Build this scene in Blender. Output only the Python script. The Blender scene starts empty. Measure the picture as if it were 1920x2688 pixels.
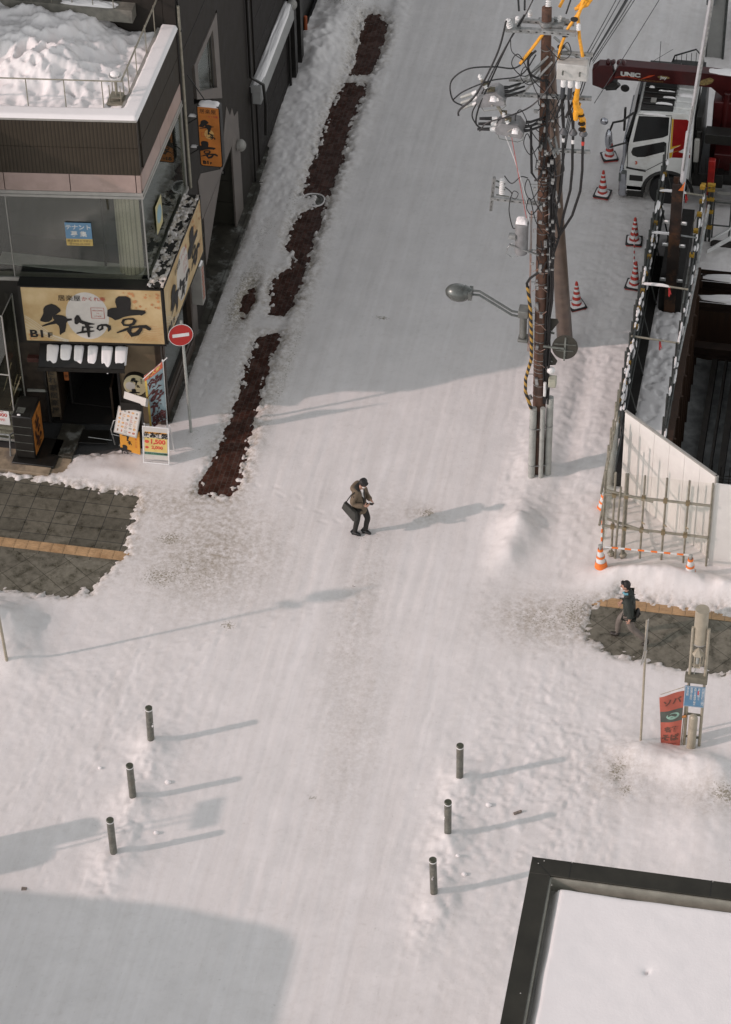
import bpy, math, random
import numpy as np
from mathutils import Vector, Matrix
from mathutils.geometry import tessellate_polygon
random.seed(7); RNG=np.random.RandomState(11)
SC=bpy.context.scene; COL=SC.collection
R=math.radians
# ------------------------------------------------------------------ camera
cam=bpy.data.cameras.new('camera'); co=bpy.data.objects.new('camera',cam); COL.objects.link(co); SC.camera=co
Rm=Matrix(((0.98215279,-0.11363969,0.149873),(0.18734054,0.66188041,-0.72582219),(-0.01671579,0.74094557,0.67135701)))
co.matrix_world=Matrix.Translation((0,0,45))@Rm.to_4x4()
cam.sensor_fit='VERTICAL'; cam.sensor_height=24; cam.sensor_width=17.14; cam.lens=24*7390/2688
cam.clip_start=.5; cam.clip_end=1500
# ------------------------------------------------------------------ sky, sun, exposure
SUN_EL=R(26.5); SUN_AZ=R(26.7)      # light travels towards +x, a little +y
w=bpy.data.worlds.new('World'); SC.world=w; w.use_nodes=True
nt=w.node_tree; bg=nt.nodes['Background']
sky=nt.nodes.new('ShaderNodeTexSky'); sky.sky_type='NISHITA'; sky.sun_disc=False
sky.sun_elevation=SUN_EL; sky.sun_rotation=R(243.3); sky.dust_density=.6; sky.ozone_density=1.0; sky.air_density=1
hs=nt.nodes.new('ShaderNodeHueSaturation'); hs.inputs['Saturation'].default_value=.12; nt.links.new(sky.outputs[0],hs.inputs['Color']); nt.links.new(hs.outputs[0],bg.inputs[0]); bg.inputs[1].default_value=.15
sl=bpy.data.lights.new('sun','SUN'); sl.energy=2.0; sl.angle=R(1.0); sl.color=(.68,.52,.50)
so=bpy.data.objects.new('sun',sl); COL.objects.link(so)
d=Vector((math.cos(SUN_EL)*math.cos(SUN_AZ),math.cos(SUN_EL)*math.sin(SUN_AZ),-math.sin(SUN_EL)))
so.rotation_euler=d.to_track_quat('-Z','Y').to_euler(); so.location=(-40,20,60)
SC.view_settings.view_transform='Standard'; SC.view_settings.look='None'
SC.view_settings.exposure=.36; SC.view_settings.gamma=1
# ------------------------------------------------------------------ helpers
def tag(o,label=None,cat=None,group=None,kind=None):
    if label: o['label']=label
    if cat: o['category']=cat
    if group: o['group']=group
    if kind: o['kind']=kind
    return o
def thing(name,loc,label,cat,group=None,rz=0):
    o=bpy.data.objects.new(name,None); COL.objects.link(o); o.empty_display_size=.2
    o.location=loc; o.rotation_euler=(0,0,rz); return tag(o,label,cat,group)
def copy_tree(o,parent=None):
    c=o.copy(); COL.objects.link(c); c.parent=parent
    for ch in list(o.children): copy_tree(ch,c)
    return c
def rootloc(p):
    v=Vector((0,0,0))
    while p is not None: v+=Vector(p.location); p=p.parent
    return v
class Fr:   # a flat frame: s to the right, t up, n out of the face
    def __init__(s,o,r,u): s.o=Vector(o); s.r=Vector(r).normalized(); s.u=Vector(u).normalized(); s.n=s.r.cross(s.u).normalized()
    def p(s,a,b,c=0): return s.o+s.r*a+s.u*b+s.n*c
class MB:
    def __init__(s): s.v=[]; s.f=[]; s.m=[]; s.cur=0
    def add(s,vs,fs):
        b=len(s.v); s.v+=[tuple(x) for x in vs]; s.f+=[tuple(b+i for i in f) for f in fs]; s.m+=[s.cur]*len(fs); return s
    def hexa(s,P): return s.add(P,[(0,3,2,1),(4,5,6,7),(0,1,5,4),(1,2,6,5),(2,3,7,6),(3,0,4,7)])
    def bx(s,x0,x1,y0,y1,z0,z1): return s.hexa([(x0,y0,z0),(x1,y0,z0),(x1,y1,z0),(x0,y1,z0),(x0,y0,z1),(x1,y0,z1),(x1,y1,z1),(x0,y1,z1)])
    def fb(s,F,a0,a1,b0,b1,c0,c1): # box in a frame (c = out of the face)
        return s.hexa([F.p(a0,b0,c1),F.p(a1,b0,c1),F.p(a1,b0,c0),F.p(a0,b0,c0),F.p(a0,b1,c1),F.p(a1,b1,c1),F.p(a1,b1,c0),F.p(a0,b1,c0)])
    def bar(s,p0,p1,w,h=None,up=(0,0,1)):
        h=h or w; p0=Vector(p0); p1=Vector(p1); t=(p1-p0).normalized(); u=Vector(up)
        if abs(t.dot(u))>.98: u=Vector((0,1,0))
        a=t.cross(u).normalized()*w/2; b=a.cross(t).normalized()*h/2
        return s.hexa([p0-a-b,p0+a-b,p1+a-b,p1-a-b,p0-a+b,p0+a+b,p1+a+b,p1-a+b])
    def tube(s,pts,r,seg=8,caps=True):
        pts=[Vector(p) for p in pts]; n=len(pts); rs=r if isinstance(r,(list,tuple)) else [r]*n
        t0=(pts[1]-pts[0]).normalized(); u=Vector((0,0,1)) if abs(t0.z)<.9 else Vector((1,0,0)); a=t0.cross(u).normalized(); vs=[]
        for i,p in enumerate(pts):
            t=((pts[min(i+1,n-1)]-pts[max(i-1,0)])).normalized(); a=(a-t*a.dot(t)).normalized(); b=t.cross(a)
            vs+=[p+(a*math.cos(2*math.pi*k/seg)+b*math.sin(2*math.pi*k/seg))*rs[i] for k in range(seg)]
        fs=[(i*seg+k,i*seg+(k+1)%seg,(i+1)*seg+(k+1)%seg,(i+1)*seg+k) for i in range(n-1) for k in range(seg)]
        if caps: fs+=[tuple(reversed(range(seg))),tuple(range((n-1)*seg,n*seg))]
        return s.add(vs,fs)
    def lathe(s,prof,c=(0,0,0),seg=20,M=None,caps=True):
        vs=[]; c=Vector(c)
        for r,z in prof:
            for k in range(seg):
                v=Vector((r*math.cos(2*math.pi*k/seg),r*math.sin(2*math.pi*k/seg),z))
                vs.append((M@v if M else v)+c)
        n=len(prof); fs=[(i*seg+k,i*seg+(k+1)%seg,(i+1)*seg+(k+1)%seg,(i+1)*seg+k) for i in range(n-1) for k in range(seg)]
        if caps: fs+=[tuple(reversed(range(seg))),tuple(range((n-1)*seg,n*seg))]
        return s.add(vs,fs)
    def ell(s,c,r,M=None,seg=14,rings=9):
        vs=[]; c=Vector(c); fs=[]
        for i in range(rings+1):
            a=math.pi*i/rings
            for k in range(seg):
                b=2*math.pi*k/seg; v=Vector((r[0]*math.sin(a)*math.cos(b),r[1]*math.sin(a)*math.sin(b),-r[2]*math.cos(a))); vs.append((M@v if M else v)+c)
        fs=[(i*seg+k,i*seg+(k+1)%seg,(i+1)*seg+(k+1)%seg,(i+1)*seg+k) for i in range(rings) for k in range(seg)]
        return s.add(vs,fs)
    def poly(s,F,pts,off=0,th=0):
        n=len(pts); tri=tessellate_polygon([[Vector((a,b,0)) for a,b in pts]])
        area=sum(pts[i][0]*pts[(i+1)%n][1]-pts[(i+1)%n][0]*pts[i][1] for i in range(n))
        fr=[F.p(a,b,off+th) for a,b in pts]
        def up(t):
            A,B,C=[pts[i] for i in t]; return t if (B[0]-A[0])*(C[1]-A[1])-(B[1]-A[1])*(C[0]-A[0])>0 else (t[0],t[2],t[1])
        tri=[up(t) for t in tri]
        if not th: return s.add(fr,tri)
        bk=[F.p(a,b,off) for a,b in pts]; fs=list(tri)+[(t[0]+n,t[2]+n,t[1]+n) for t in tri]
        for i in range(n):
            j=(i+1)%n; q=(i,i+n,j+n,j); fs.append(q if area>0 else tuple(reversed(q)))
        return s.add(fr+bk,fs)
    def disc(s,F,a,b,ra,rb=None,off=0,th=0,seg=32):
        rb=rb or ra; return s.poly(F,[(a+ra*math.cos(2*math.pi*k/seg),b+rb*math.sin(2*math.pi*k/seg)) for k in range(seg)],off,th)
    def stroke(s,F,pts,ws,off):
        n=len(pts); P=[Vector((a,b)) for a,b in pts]; W=ws if isinstance(ws,(list,tuple)) else [ws]*n; L=[];Rr=[]
        for i in range(n):
            t=(P[min(i+1,n-1)]-P[max(i-1,0)]).normalized(); q=Vector((-t.y,t.x))*W[i]/2; L.append(P[i]+q); Rr.append(P[i]-q)
        t=(P[0]-P[1]).normalized()*W[0]*.45; e=(P[-1]-P[-2]).normalized()*W[-1]*.45
        vs=[F.p(v.x,v.y,off) for v in L+Rr]+[F.p(*(P[0]+t*f+Vector((-t.y,t.x))*g),off) for f,g in ((.8,.6),(.8,-.6))]+[F.p(*(P[-1]+e*f+Vector((-e.y,e.x))*g),off) for f,g in ((.8,.6),(.8,-.6))]
        fs=[(i,n+i,n+i+1,i+1) for i in range(n-1)]
        fs+=[(n,0,2*n+1,2*n),(2*n-1,2*n+3,2*n+2,n-1)]
        return s.add(vs,fs)
    def build(s,name,mats,parent=None,loc=None,world=True,smooth=40,bevel=0,**kw):
        me=bpy.data.meshes.new(name); off=Vector((0,0,0))
        if world: off=rootloc(parent) if parent is not None else Vector(loc or (0,0,0))
        me.from_pydata([tuple(Vector(v)-off) for v in s.v],[],s.f)
        mats=mats if isinstance(mats,list) else [mats]
        for m in mats: me.materials.append(m)
        me.polygons.foreach_set('material_index',s.m)
        if smooth:
            me.polygons.foreach_set('use_smooth',[True]*len(me.polygons)); me.set_sharp_from_angle(angle=R(smooth))
        me.update(); o=bpy.data.objects.new(name,me); COL.objects.link(o)
        if parent is not None: o.parent=parent
        elif loc is not None: o.location=loc
        if bevel:
            b=o.modifiers.new('bevel','BEVEL'); b.width=bevel; b.segments=2; b.limit_method='ANGLE'; b.angle_limit=R(50)
        return tag(o,**kw) if kw else o
    def each(s,name,m,parent=None,**kw):   # every separate piece becomes a mesh of its own
        par=list(range(len(s.v)))
        def fd(i):
            while par[i]!=i: par[i]=par[par[i]]; i=par[i]
            return i
        for f in s.f:
            r=fd(f[0])
            for i in f[1:]: par[fd(i)]=r
        gr={}
        for f in s.f: gr.setdefault(fd(f[0]),[]).append(f)
        out=[]
        for fs in gr.values():
            q=MB(); idx={}; 
            for f in fs:
                for i in f:
                    if i not in idx: idx[i]=len(idx); q.v.append(s.v[i])
            q.f=[tuple(idx[i] for i in f) for f in fs]; q.m=[0]*len(q.f); out.append(q.build(name,m,parent,**kw))
        return out
# ---- writing
def text_mesh(body,size,align='CENTER',bold=0,sx=1.0):
    c=bpy.data.curves.new('t','FONT'); c.body=body; c.size=size; c.align_x=align; c.offset=bold; c.resolution_u=3; c.space_character=1.0
    o=bpy.data.objects.new('t',c); COL.objects.link(o); bpy.context.view_layer.update()
    m=bpy.data.meshes.new_from_object(o.evaluated_get(bpy.context.evaluated_depsgraph_get()))
    vs=[v.co.copy() for v in m.vertices]; fs=[tuple(p.vertices) for p in m.polygons]
    bpy.data.objects.remove(o); bpy.data.meshes.remove(m); bpy.data.curves.remove(c); return vs,fs
_tc={}
def write(mb,F,body,a,b,size,off,bold=0,sx=1,align='CENTER',rot=0):
    k=(body,align,round(bold/size,4)); 
    if k not in _tc: _tc[k]=text_mesh(body,1,align,bold/size)
    vs,fs=_tc[k]; c,sn=math.cos(rot),math.sin(rot)
    out=[]
    for v in vs:
        x=v.x*size*sx; y=v.y*size; out.append(F.p(a+x*c-y*sn,b+x*sn+y*c,off))
    mb.add(out,fs)
def column(mb,F,body,a,b,size,off,step=None,bold=0,sx=1):
    for i,ch in enumerate(body):
        write(mb,F,'|' if ch=='ー' else ch,a,b-i*(step or size),size,off,bold,sx)
# brush-drawn shop name, in units of the drawing it was measured from (1480 x 575)
GL={'sen':[('P',[(385,220),(430,235),(480,275),(487,300),(440,335),(402,350),(395,390),(365,415),(320,420),(270,408),(268,390),(290,350),(302,320),(300,275),(320,245),(350,230)]),
           ('P',[(285,460),(330,438),(400,412),(420,396),(405,380),(400,345),(440,338),(500,345),(540,360),(560,382),(605,380),(608,400),(565,407),(547,430),(545,480),(535,525),(500,545),(487,562),(478,545),(478,500),(468,460),(440,437),(380,447),(290,468)])],
    'nen':[('S',[(668,352),(672,385),(655,430)],[26,62,34]),('S',[(668,398),(730,425),(790,437),(848,442)],[34,36,26,9]),('S',[(722,476),(780,472),(836,477)],[12,18,10]),('S',[(728,470),(722,525)],[18,16]),('S',[(662,541),(740,525),(845,516)],[10,26,12]),('S',[(762,438),(783,480),(792,580)],[36,34,16])],
    'no':[('S',[(930,447),(893,462),(882,492),(905,508),(935,490),(935,455)],[16,20,20,18,24,18]),('S',[(925,450),(975,452),(1008,470),(1012,495),(1000,520)],[16,26,36,30,10])],
    'en':[('P',[(1070,165),(1100,140),(1180,140),(1225,165),(1235,220),(1230,285),(1300,286),(1385,296),(1395,322),(1350,350),(1330,342),(1230,350),(1160,365),(1110,390),(1070,400),(1035,375),(985,355),(985,290),(1020,268),(1085,262),(1065,200)]),
          ('S',[(1162,395),(1150,425),(1165,452),(1220,455),(1265,440),(1282,405),(1262,385),(1205,385),(1162,395)],[22,26,22,22,28,32,22,16,20]),
          ('S',[(1095,535),(1180,502),(1250,478),(1330,466),(1400,470),(1440,496)],[12,26,26,24,42,36]),('S',[(1240,470),(1222,520),(1255,562),(1310,545),(1345,500),(1350,475)],[30,36,44,44,34,26])]}
def glyph(mb,F,key,fx,off):   # fx maps drawing units to frame coordinates
    for i,g in enumerate(GL[key]):
        pts=[]
        for x,y in g[1]:
            sx=x-55-(y-45)*.118; sy=y-45-(x-55)*.03; pts.append(fx(sx,sy))
        if g[0]=='P': mb.poly(F,pts,off+i*.0006)
        else:
            k=abs(fx(100,0)[0]-fx(0,0)[0])/100; mb.stroke(F,pts,[q*k*1.22 for q in g[2]],off+i*.0006+.0003)
def logo_h(mb,F,w,h,off,gx=1):
    for j,k in enumerate(('sen','nen','no','en')): glyph(mb,F,k,lambda x,y:(x*w/1480,h-y*h/575),off+j*.0004)
def logo_v(mb,F,cx,top,w,off): # tall arrangement: first sign on top, small pair beside, last below
    q=w/520
    glyph(mb,F,'sen',lambda x,y:(cx+(x-400)*q*.95,top-(y-170)*q*.95),off)
    glyph(mb,F,'nen',lambda x,y:(cx+(x-590)*q*.7,top-(y+140)*q*.7),off+.0005)
    glyph(mb,F,'no',lambda x,y:(cx+(x-740)*q*.7,top-(y+235)*q*.7),off+.001)
    glyph(mb,F,'en',lambda x,y:(cx+(x-1190)*q,top-(y+470)*q),off+.0015)
# ---- materials
def new_mat(name):
    m=bpy.data.materials.new(name); m.use_nodes=True; n=m.node_tree; return m,n,n.nodes['Principled BSDF']
def wpos(n,scale=(1,1,1),rot=(0,0,0)):
    g=n.nodes.new('ShaderNodeNewGeometry'); mp=n.nodes.new('ShaderNodeMapping'); mp.inputs['Scale'].default_value=scale; mp.inputs['Rotation'].default_value=rot
    n.links.new(g.outputs['Position'],mp.inputs[0]); return mp.outputs[0]
def noise(n,vec,scale,detail=5,rough=.6):
    t=n.nodes.new('ShaderNodeTexNoise'); t.inputs['Scale'].default_value=scale; t.inputs['Detail'].default_value=detail; t.inputs['Roughness'].default_value=rough
    n.links.new(vec,t.inputs['Vector']); return t.outputs['Fac']
def ramp(n,fac,a,b,c0=(0,0,0,1),c1=(1,1,1,1)):
    r=n.nodes.new('ShaderNodeValToRGB'); e=r.color_ramp.elements; e[0].position=a; e[1].position=b; e[0].color=c0; e[1].color=c1
    n.links.new(fac,r.inputs[0]); return r.outputs[0]
def mix(n,f,a,b,mode='MIX'):
    x=n.nodes.new('ShaderNodeMix'); x.data_type='RGBA'; x.blend_type=mode
    for i,q in ((0,f),(6,a),(7,b)):
        if isinstance(q,(int,float)): x.inputs[i].default_value=q
        elif isinstance(q,tuple): x.inputs[i].default_value=q if len(q)==4 else q+(1,)
        else: n.links.new(q,x.inputs[i])
    return x.outputs[2]
def bumpn(n,h,st,dist,b,prev=None):
    u=n.nodes.new('ShaderNodeBump'); u.inputs['Strength'].default_value=st; u.inputs['Distance'].default_value=dist; n.links.new(h,u.inputs['Height'])
    if prev: n.links.new(prev,u.inputs['Normal'])
    n.links.new(u.outputs[0],b.inputs['Normal']); return u.outputs[0]
def mat(name,col,rough=.55,metal=0,var=.25,sc=6,bump=0,dirt=None,spec=.5,emit=0):
    m,n,b=new_mat(name); v=wpos(n); f=noise(n,v,sc); c=tuple(col)+(1,)
    dk=tuple(x*(1-var) for x in col)+(1,); lt=tuple(min(1,x*(1+var*.6)) for x in col)+(1,)
    o=mix(n,ramp(n,f,.35,.65),dk,lt)
    if dirt:
        f2=noise(n,v,sc*.45,7,.7); o=mix(n,ramp(n,f2,.52,.62),o,tuple(dirt))
    n.links.new(o,b.inputs['Base Color'])
    b.inputs['Roughness'].default_value=rough; b.inputs['Metallic'].default_value=metal; b.inputs['Specular IOR Level'].default_value=spec
    n.links.new(ramp(n,f,.2,.8,(rough*.8,)*3+(1,),(min(1,rough*1.2),)*3+(1,)),b.inputs['Roughness'])
    if bump: bumpn(n,noise(n,v,sc*4),bump,.01,b)
    if emit: b.inputs['Emission Color'].default_value=c; b.inputs['Emission Strength'].default_value=emit
    return m
M={}
M['black']=mat('black_metal',(.010,.009,.007),.45)
M['cable']=mat('black_cable',(.01,.01,.01),.5)
M['dark']=mat('dark_interior',(.012,.010,.008),.8)
M['steel']=mat('galvanised_steel',(.33,.34,.33),.45,.6,.3,12)
M['steel2']=mat('scaffold_pipe',(.16,.17,.15),.5,.5,.4,8)
M['pipe']=mat('warm_pipe',(.30,.28,.22),.5,.3,.25,8)
M['white']=mat('white_paint',(.72,.72,.70),.4,0,.1,5)
M['greyp']=mat('grey_plastic',(.36,.37,.34),.5,0,.15,5)
M['snow']=None
def snow_mat():
    m,n,b=new_mat('snow'); v=wpos(n)
    a=n.nodes.new('ShaderNodeAttribute'); a.attribute_name='dirt'
    f=noise(n,v,1.3,6); c=mix(n,ramp(n,f,.3,.7),(.755,.73,.71,1),(.835,.805,.785,1))
    fd=noise(n,v,9,8,.75); mm=n.nodes.new('ShaderNodeMath'); mm.operation='MULTIPLY'
    n.links.new(a.outputs['Fac'],mm.inputs[0]); n.links.new(ramp(n,fd,.36,.62),mm.inputs[1])
    c=mix(n,mm.outputs[0],c,(.33,.28,.21,1))
    sp=ramp(n,noise(n,v,16,3,.5),.70,.76); m3=n.nodes.new('ShaderNodeMath'); m3.operation='MULTIPLY'; m3.inputs[1].default_value=.35; n.links.new(sp,m3.inputs[0])
    c=mix(n,m3.outputs[0],c,(.45,.42,.37,1))
    vt=wpos(n,(3.2,.10,1),(0,0,R(-1.5))); vt2=wpos(n,(9,.16,1),(0,0,R(1))); c=mix(n,ramp(n,noise(n,vt,1.0,5,.6),.30,.70),mix(n,1.0,c,(.925,.918,.91,1),'MULTIPLY'),c); c=mix(n,ramp(n,noise(n,vt2,1.0,4,.6),.30,.60),mix(n,1.0,c,(.965,.96,.955,1),'MULTIPLY'),c)
    a2=n.nodes.new('ShaderNodeAttribute'); a2.attribute_name='spot'; fs_=noise(n,v,21,6,.75); m4=n.nodes.new('ShaderNodeMath'); m4.operation='SUBTRACT'; m4.inputs[0].default_value=.74
    m5=n.nodes.new('ShaderNodeMath'); m5.operation='MULTIPLY'; m5.inputs[1].default_value=.34; n.links.new(a2.outputs['Fac'],m5.inputs[0]); n.links.new(m5.outputs[0],m4.inputs[1])
    m6=n.nodes.new('ShaderNodeMath'); m6.operation='SUBTRACT'; n.links.new(fs_,m6.inputs[0]); n.links.new(m4.outputs[0],m6.inputs[1])
    c=mix(n,ramp(n,m6.outputs[0],.0,.07),c,(.30,.27,.21,1))
    n.links.new(c,b.inputs['Base Color']); b.inputs['Roughness'].default_value=.7; b.inputs['Specular IOR Level'].default_value=.3
    vs=wpos(n,(1.0,.22,1)); p=bumpn(n,noise(n,vs,26,3,.55),.10,.008,b)
    bumpn(n,noise(n,v,19,5,.7),.26,.012,b,p)
    return m
M['snow']=snow_mat()
def soft_snow():
    m,n,b=new_mat('fresh_snow'); v=wpos(n); f=noise(n,v,2.2,4); n.links.new(mix(n,f,(.79,.765,.75,1),(.85,.825,.81,1)),b.inputs['Base Color'])
    b.inputs['Roughness'].default_value=.75; b.inputs['Specular IOR Level'].default_value=.25; bumpn(n,noise(n,v,14,5),.25,.02,b); return m
M['fsnow']=soft_snow()
# ---- numpy noise
TAB=np.random.RandomState(3).rand(256,256)
def vn(x,y):
    xi=np.floor(x).astype(int); yi=np.floor(y).astype(int); fx=x-xi; fy=y-yi; fx=fx*fx*(3-2*fx); fy=fy*fy*(3-2*fy)
    a=TAB[xi%256,yi%256]; b=TAB[(xi+1)%256,yi%256]; c=TAB[xi%256,(yi+1)%256]; d=TAB[(xi+1)%256,(yi+1)%256]
    return (a*(1-fx)+b*fx)*(1-fy)+(c*(1-fx)+d*fx)*fy
def fbm(x,y,o=4,g=.5):
    s=0;a=1;t=0
    for i in range(o): s=s+a*vn(x+17.3*i,y+9.1*i); t+=a; a*=g; x=x*2.03; y=y*2.03
    return s/t
def sdpoly(X,Y,P):   # signed distance, negative inside
    P=np.array(P,float); dmin=np.full(X.shape,1e9); ins=np.zeros(X.shape,bool); n=len(P)
    for i in range(n):
        a=P[i]; b=P[(i+1)%n]; e=b-a; t=np.clip(((X-a[0])*e[0]+(Y-a[1])*e[1])/(e@e),0,1)
        dmin=np.minimum(dmin,np.hypot(X-a[0]-t*e[0],Y-a[1]-t*e[1]))
        if a[1]!=b[1]:
            c=((a[1]>Y)!=(b[1]>Y))&(X<(b[0]-a[0])*(Y-a[1])/(b[1]-a[1])+a[0]); ins^=c
    return np.where(ins,-dmin,dmin)
def sst(a,b,x): t=np.clip((x-a)/(b-a),0,1); return t*t*(3-2*t)
def grid_obj(name,X,Y,Z,mat_,dirt=None,keep=None,parent=None,loc=None,smooth=True,spot=None):
    ny,nx=X.shape; off=rootloc(parent) if parent is not None else Vector(loc or (0,0,0)); me=bpy.data.meshes.new(name)
    V=np.stack([X-off.x,Y-off.y,Z-off.z],-1).reshape(-1,3).astype(np.float32)
    idx=np.arange(nx*ny).reshape(ny,nx); q=np.stack([idx[:-1,:-1],idx[:-1,1:],idx[1:,1:],idx[1:,:-1]],-1).reshape(-1,4)
    if keep is not None: q=q[keep.reshape(-1)]
    me.vertices.add(len(V)); me.vertices.foreach_set('co',V.ravel()); me.loops.add(q.size); me.loops.foreach_set('vertex_index',q.ravel().astype(np.int32))
    me.polygons.add(len(q)); me.polygons.foreach_set('loop_start',np.arange(0,q.size,4,dtype=np.int32)); me.polygons.foreach_set('loop_total',np.full(len(q),4,np.int32))
    me.update(calc_edges=True); me.polygons.foreach_set('use_smooth',[smooth]*len(q))
    if dirt is not None:
        a=me.attributes.new('dirt','FLOAT','POINT'); a.data.foreach_set('value',dirt.astype(np.float32).ravel())
    if spot is not None:
        a=me.attributes.new('spot','FLOAT','POINT'); a.data.foreach_set('value',spot.astype(np.float32).ravel())
    me.materials.append(mat_); o=bpy.data.objects.new(name,me); COL.objects.link(o)
    if parent is not None: o.parent=parent
    elif loc is not None: o.location=loc
    return o
def snow_lump(name,cx,cy,rx,ry,z,h,parent=None,rough=.3,seed=0,n=36,rz=0,**kw):
    t=np.linspace(-1,1,n); A,B=np.meshgrid(t,t); rr=np.maximum(np.abs(A)**4+np.abs(B)**4,0)**.25
    r2=(A**4+B**4)**.25; Zh=np.clip(1-r2**3,0,1)**.5; nz=fbm(A*2.5+seed*7.7+9,B*2.5+seed*3.1+5,4)
    Z=z-.02+ (h+.02)*Zh*(1-rough+rough*2*nz); X=A*rx*(1+.08*(nz-.5)); Y=B*ry*(1+.08*(nz-.5)); c,s=math.cos(rz),math.sin(rz)
    o=grid_obj(name,cx+X*c-Y*s,cy+X*s+Y*c,Z,M['fsnow'],parent=parent,loc=None if parent is not None else (cx,cy,z))
    return tag(o,**kw) if kw else o
# ================================================================== THE GROUND
POLY={
'b1':[(-14.15,70.2),(-13.76,70.34),(-13.4,69.78),(-13.29,68.88),(-13.33,67.74),(-13.4,67.14),(-14.01,66.96),(-14.09,67.92),(-14.19,69.27)],
'b2':[(-14.07,66.51),(-13.51,66.61),(-13.38,66.26),(-13.44,65.18),(-13.49,64.53),(-13.43,63.7),(-13.35,62.69),(-13.36,61.94),(-13.41,61.2),(-13.4,60.35),(-13.38,59.58),(-13.42,58.94),(-13.35,58.13),(-13.36,57.45),(-13.42,56.77),(-13.41,56.19),(-13.97,56.1),(-14.13,57.07),(-13.98,57.44),(-13.72,57.82),(-13.79,58.24),(-14.08,58.63),(-14.18,59.57),(-14.0,60.25),(-13.59,60.64),(-13.59,60.84),(-13.8,60.97),(-14.14,60.95),(-14.17,62.01),(-14.18,63.03),(-14.19,64.27),(-14.19,65.27)],
'b2b':[(-13.96,56.62),(-13.3,56.53),(-13.53,55.73),(-13.91,55.76)],
'b3':[(-14.0,54.8),(-13.45,54.98),(-13.5,53.86),(-13.41,52.61),(-13.36,51.21),(-13.25,49.36),(-13.42,48.62),(-14.17,48.66),(-14.08,49.72),(-14.02,50.93),(-13.98,52.34),(-14.04,53.77)],
'gl':[(-20.91,48.31),(-19.03,48.45),(-17.88,48.45),(-17.12,48.44),(-16.15,48.35),(-15.53,48.34),(-15.53,47.76),(-15.43,46.96),(-15.37,46.24),(-15.53,45.62),(-15.88,44.88),(-16.53,44.6),(-17.9,44.58),(-20.9,44.5)],
'gr':[(-4.21,46.64),(-3.64,46.89),(-2.56,46.69),(1.5,46.63),(1.5,44.74),(-2.01,44.77),(-2.88,44.83),(-3.75,44.96),(-4.38,45.47),(-4.33,46.13)],
'side':[(-15.49,51.05),(-15.44,55.82),(-15.30,58.88),(-15.44,62.3),(-15.9,65.8),(-16.2,59.15),(-16.2,51.16)],
'entry':[(-20,48.3),(-19.0,48.6),(-17.9,48.62),(-17.6,48.9),(-17.42,49.45),(-16.37,49.75),(-16.3,51.2),(-18,51.2),(-20,50.8)]}
SX,SY=np.meshgrid(np.arange(-20.2,1.6,.045),np.arange(30,74.6,.045))
nz_a=fbm(SX*1.1+5,SY*1.1+3,5,.55); nz_b=fbm(SX*5+1,SY*5+8,5,.6); nz_c=fbm(SX*12,SY*12,3,.6)
rut=fbm(SX*5.5+(nz_a-.5)*1.2,SY*.28,4,.6)
road=sst(-13.1,-12.4,SX)*(1-sst(-7.2,-6.7,SX))
Zs=.035+.05*(fbm(SX*.35,SY*.35,3)-.5)+road*.022*(rut-.5)+(1-road*.6)*.014*(nz_b-.5)+.002*(nz_c-.5)
# rough trodden zones
def blob(cx,cy,rx,ry,rz=0):
    c,s=math.cos(rz),math.sin(rz); a=((SX-cx)*c+(SY-cy)*s)/rx; b=(-(SX-cx)*s+(SY-cy)*c)/ry
    return np.exp(-(a*a+b*b))
lump=fbm(SX*2.2+3,SY*2.2,3,.45); ridge=1-np.abs(2*fbm(SX*3.1,SY*3.1+40,4,.55)-1)
east=sst(-6.9,-6.4,SX+.25*(nz_a-.5))*(sst(47.3,49,SY))                       # bank between road and fence
Zs+=east*(.10+.040*(ridge-.5)+.025*(nz_b-.5))
Zs+=.05*np.clip(blob(-6.85,52,.25,6),0,1)*nz_b
Zs-=.09*blob(-5.55,53.0,.28,4)*east
west=(1-sst(-14.45,-14.1,SX))*sst(50,53,SY)                                   # drift along the building
Zs+=west*(.03+.05*(ridge-.5)*sst(59,61,SY)+.10*sst(60.5,62,SY)*lump*(1-sst(-14.9,-14.3,SX)))
Zs+=(1-sst(-13.3,-12.7,SX))*sst(-13.55,-13.3,SX)*.06*(.4+nz_b)*sst(49,51,SY)   # ridge at the road's edge
Zs+=.35*blob(-15.1,68.0,.8,1.6)*(.5+lump)+.25*blob(-14.9,72,.7,2)*(.4+lump)
# mounds
Zs+=.05*(np.exp(-((np.hypot(SX+13.8,SY-60.8)-.30)/.05)**2))*0
for cx,cy,rx,ry,h in [(-6.35,48.55,.42,.75,.32),(-6.5,47.6,.35,.5,.18),(-3.7,47.35,.75,.35,.32),(-2.8,47.5,.6,.42,.36),(-1.9,47.35,.7,.4,.30),(-.8,47.2,.9,.42,.34),(-3.0,47.0,1.6,.22,.10),
  (-2.6,41.95,.5,.35,.22),(-1.75,41.75,.7,.4,.28),(-1.0,41.5,.6,.5,.22),(-.5,42.6,.6,.5,.12),(-1.0,39.9,.9,1.1,.14),(-17.6,43.3,.8,.8,.55),(-17.0,42.4,.6,.5,.22),(-16.2,49.0,.6,.25,.07),(-6.2,51.0,.5,.45,.10)]:
    Zs+=h*blob(cx,cy,rx,ry)*(.72+.55*lump)
for bx_,by_ in [(-13.23,40.38),(-13.21,38.72),(-13.23,37.15),(-6.42,40.45),(-6.41,38.85),(-6.42,37.22)]:
    m_=blob(bx_+.05,by_-.05,.40,.55,.2); Zs+=.15*m_*(.45+.9*lump); Zs+=.06*blob(bx_,by_-.8,.35,.6)*(ridge+nz_b-.5)+.05*(nz_b-.4)*blob(bx_+.1,by_-.3,.7,1.1)
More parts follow.
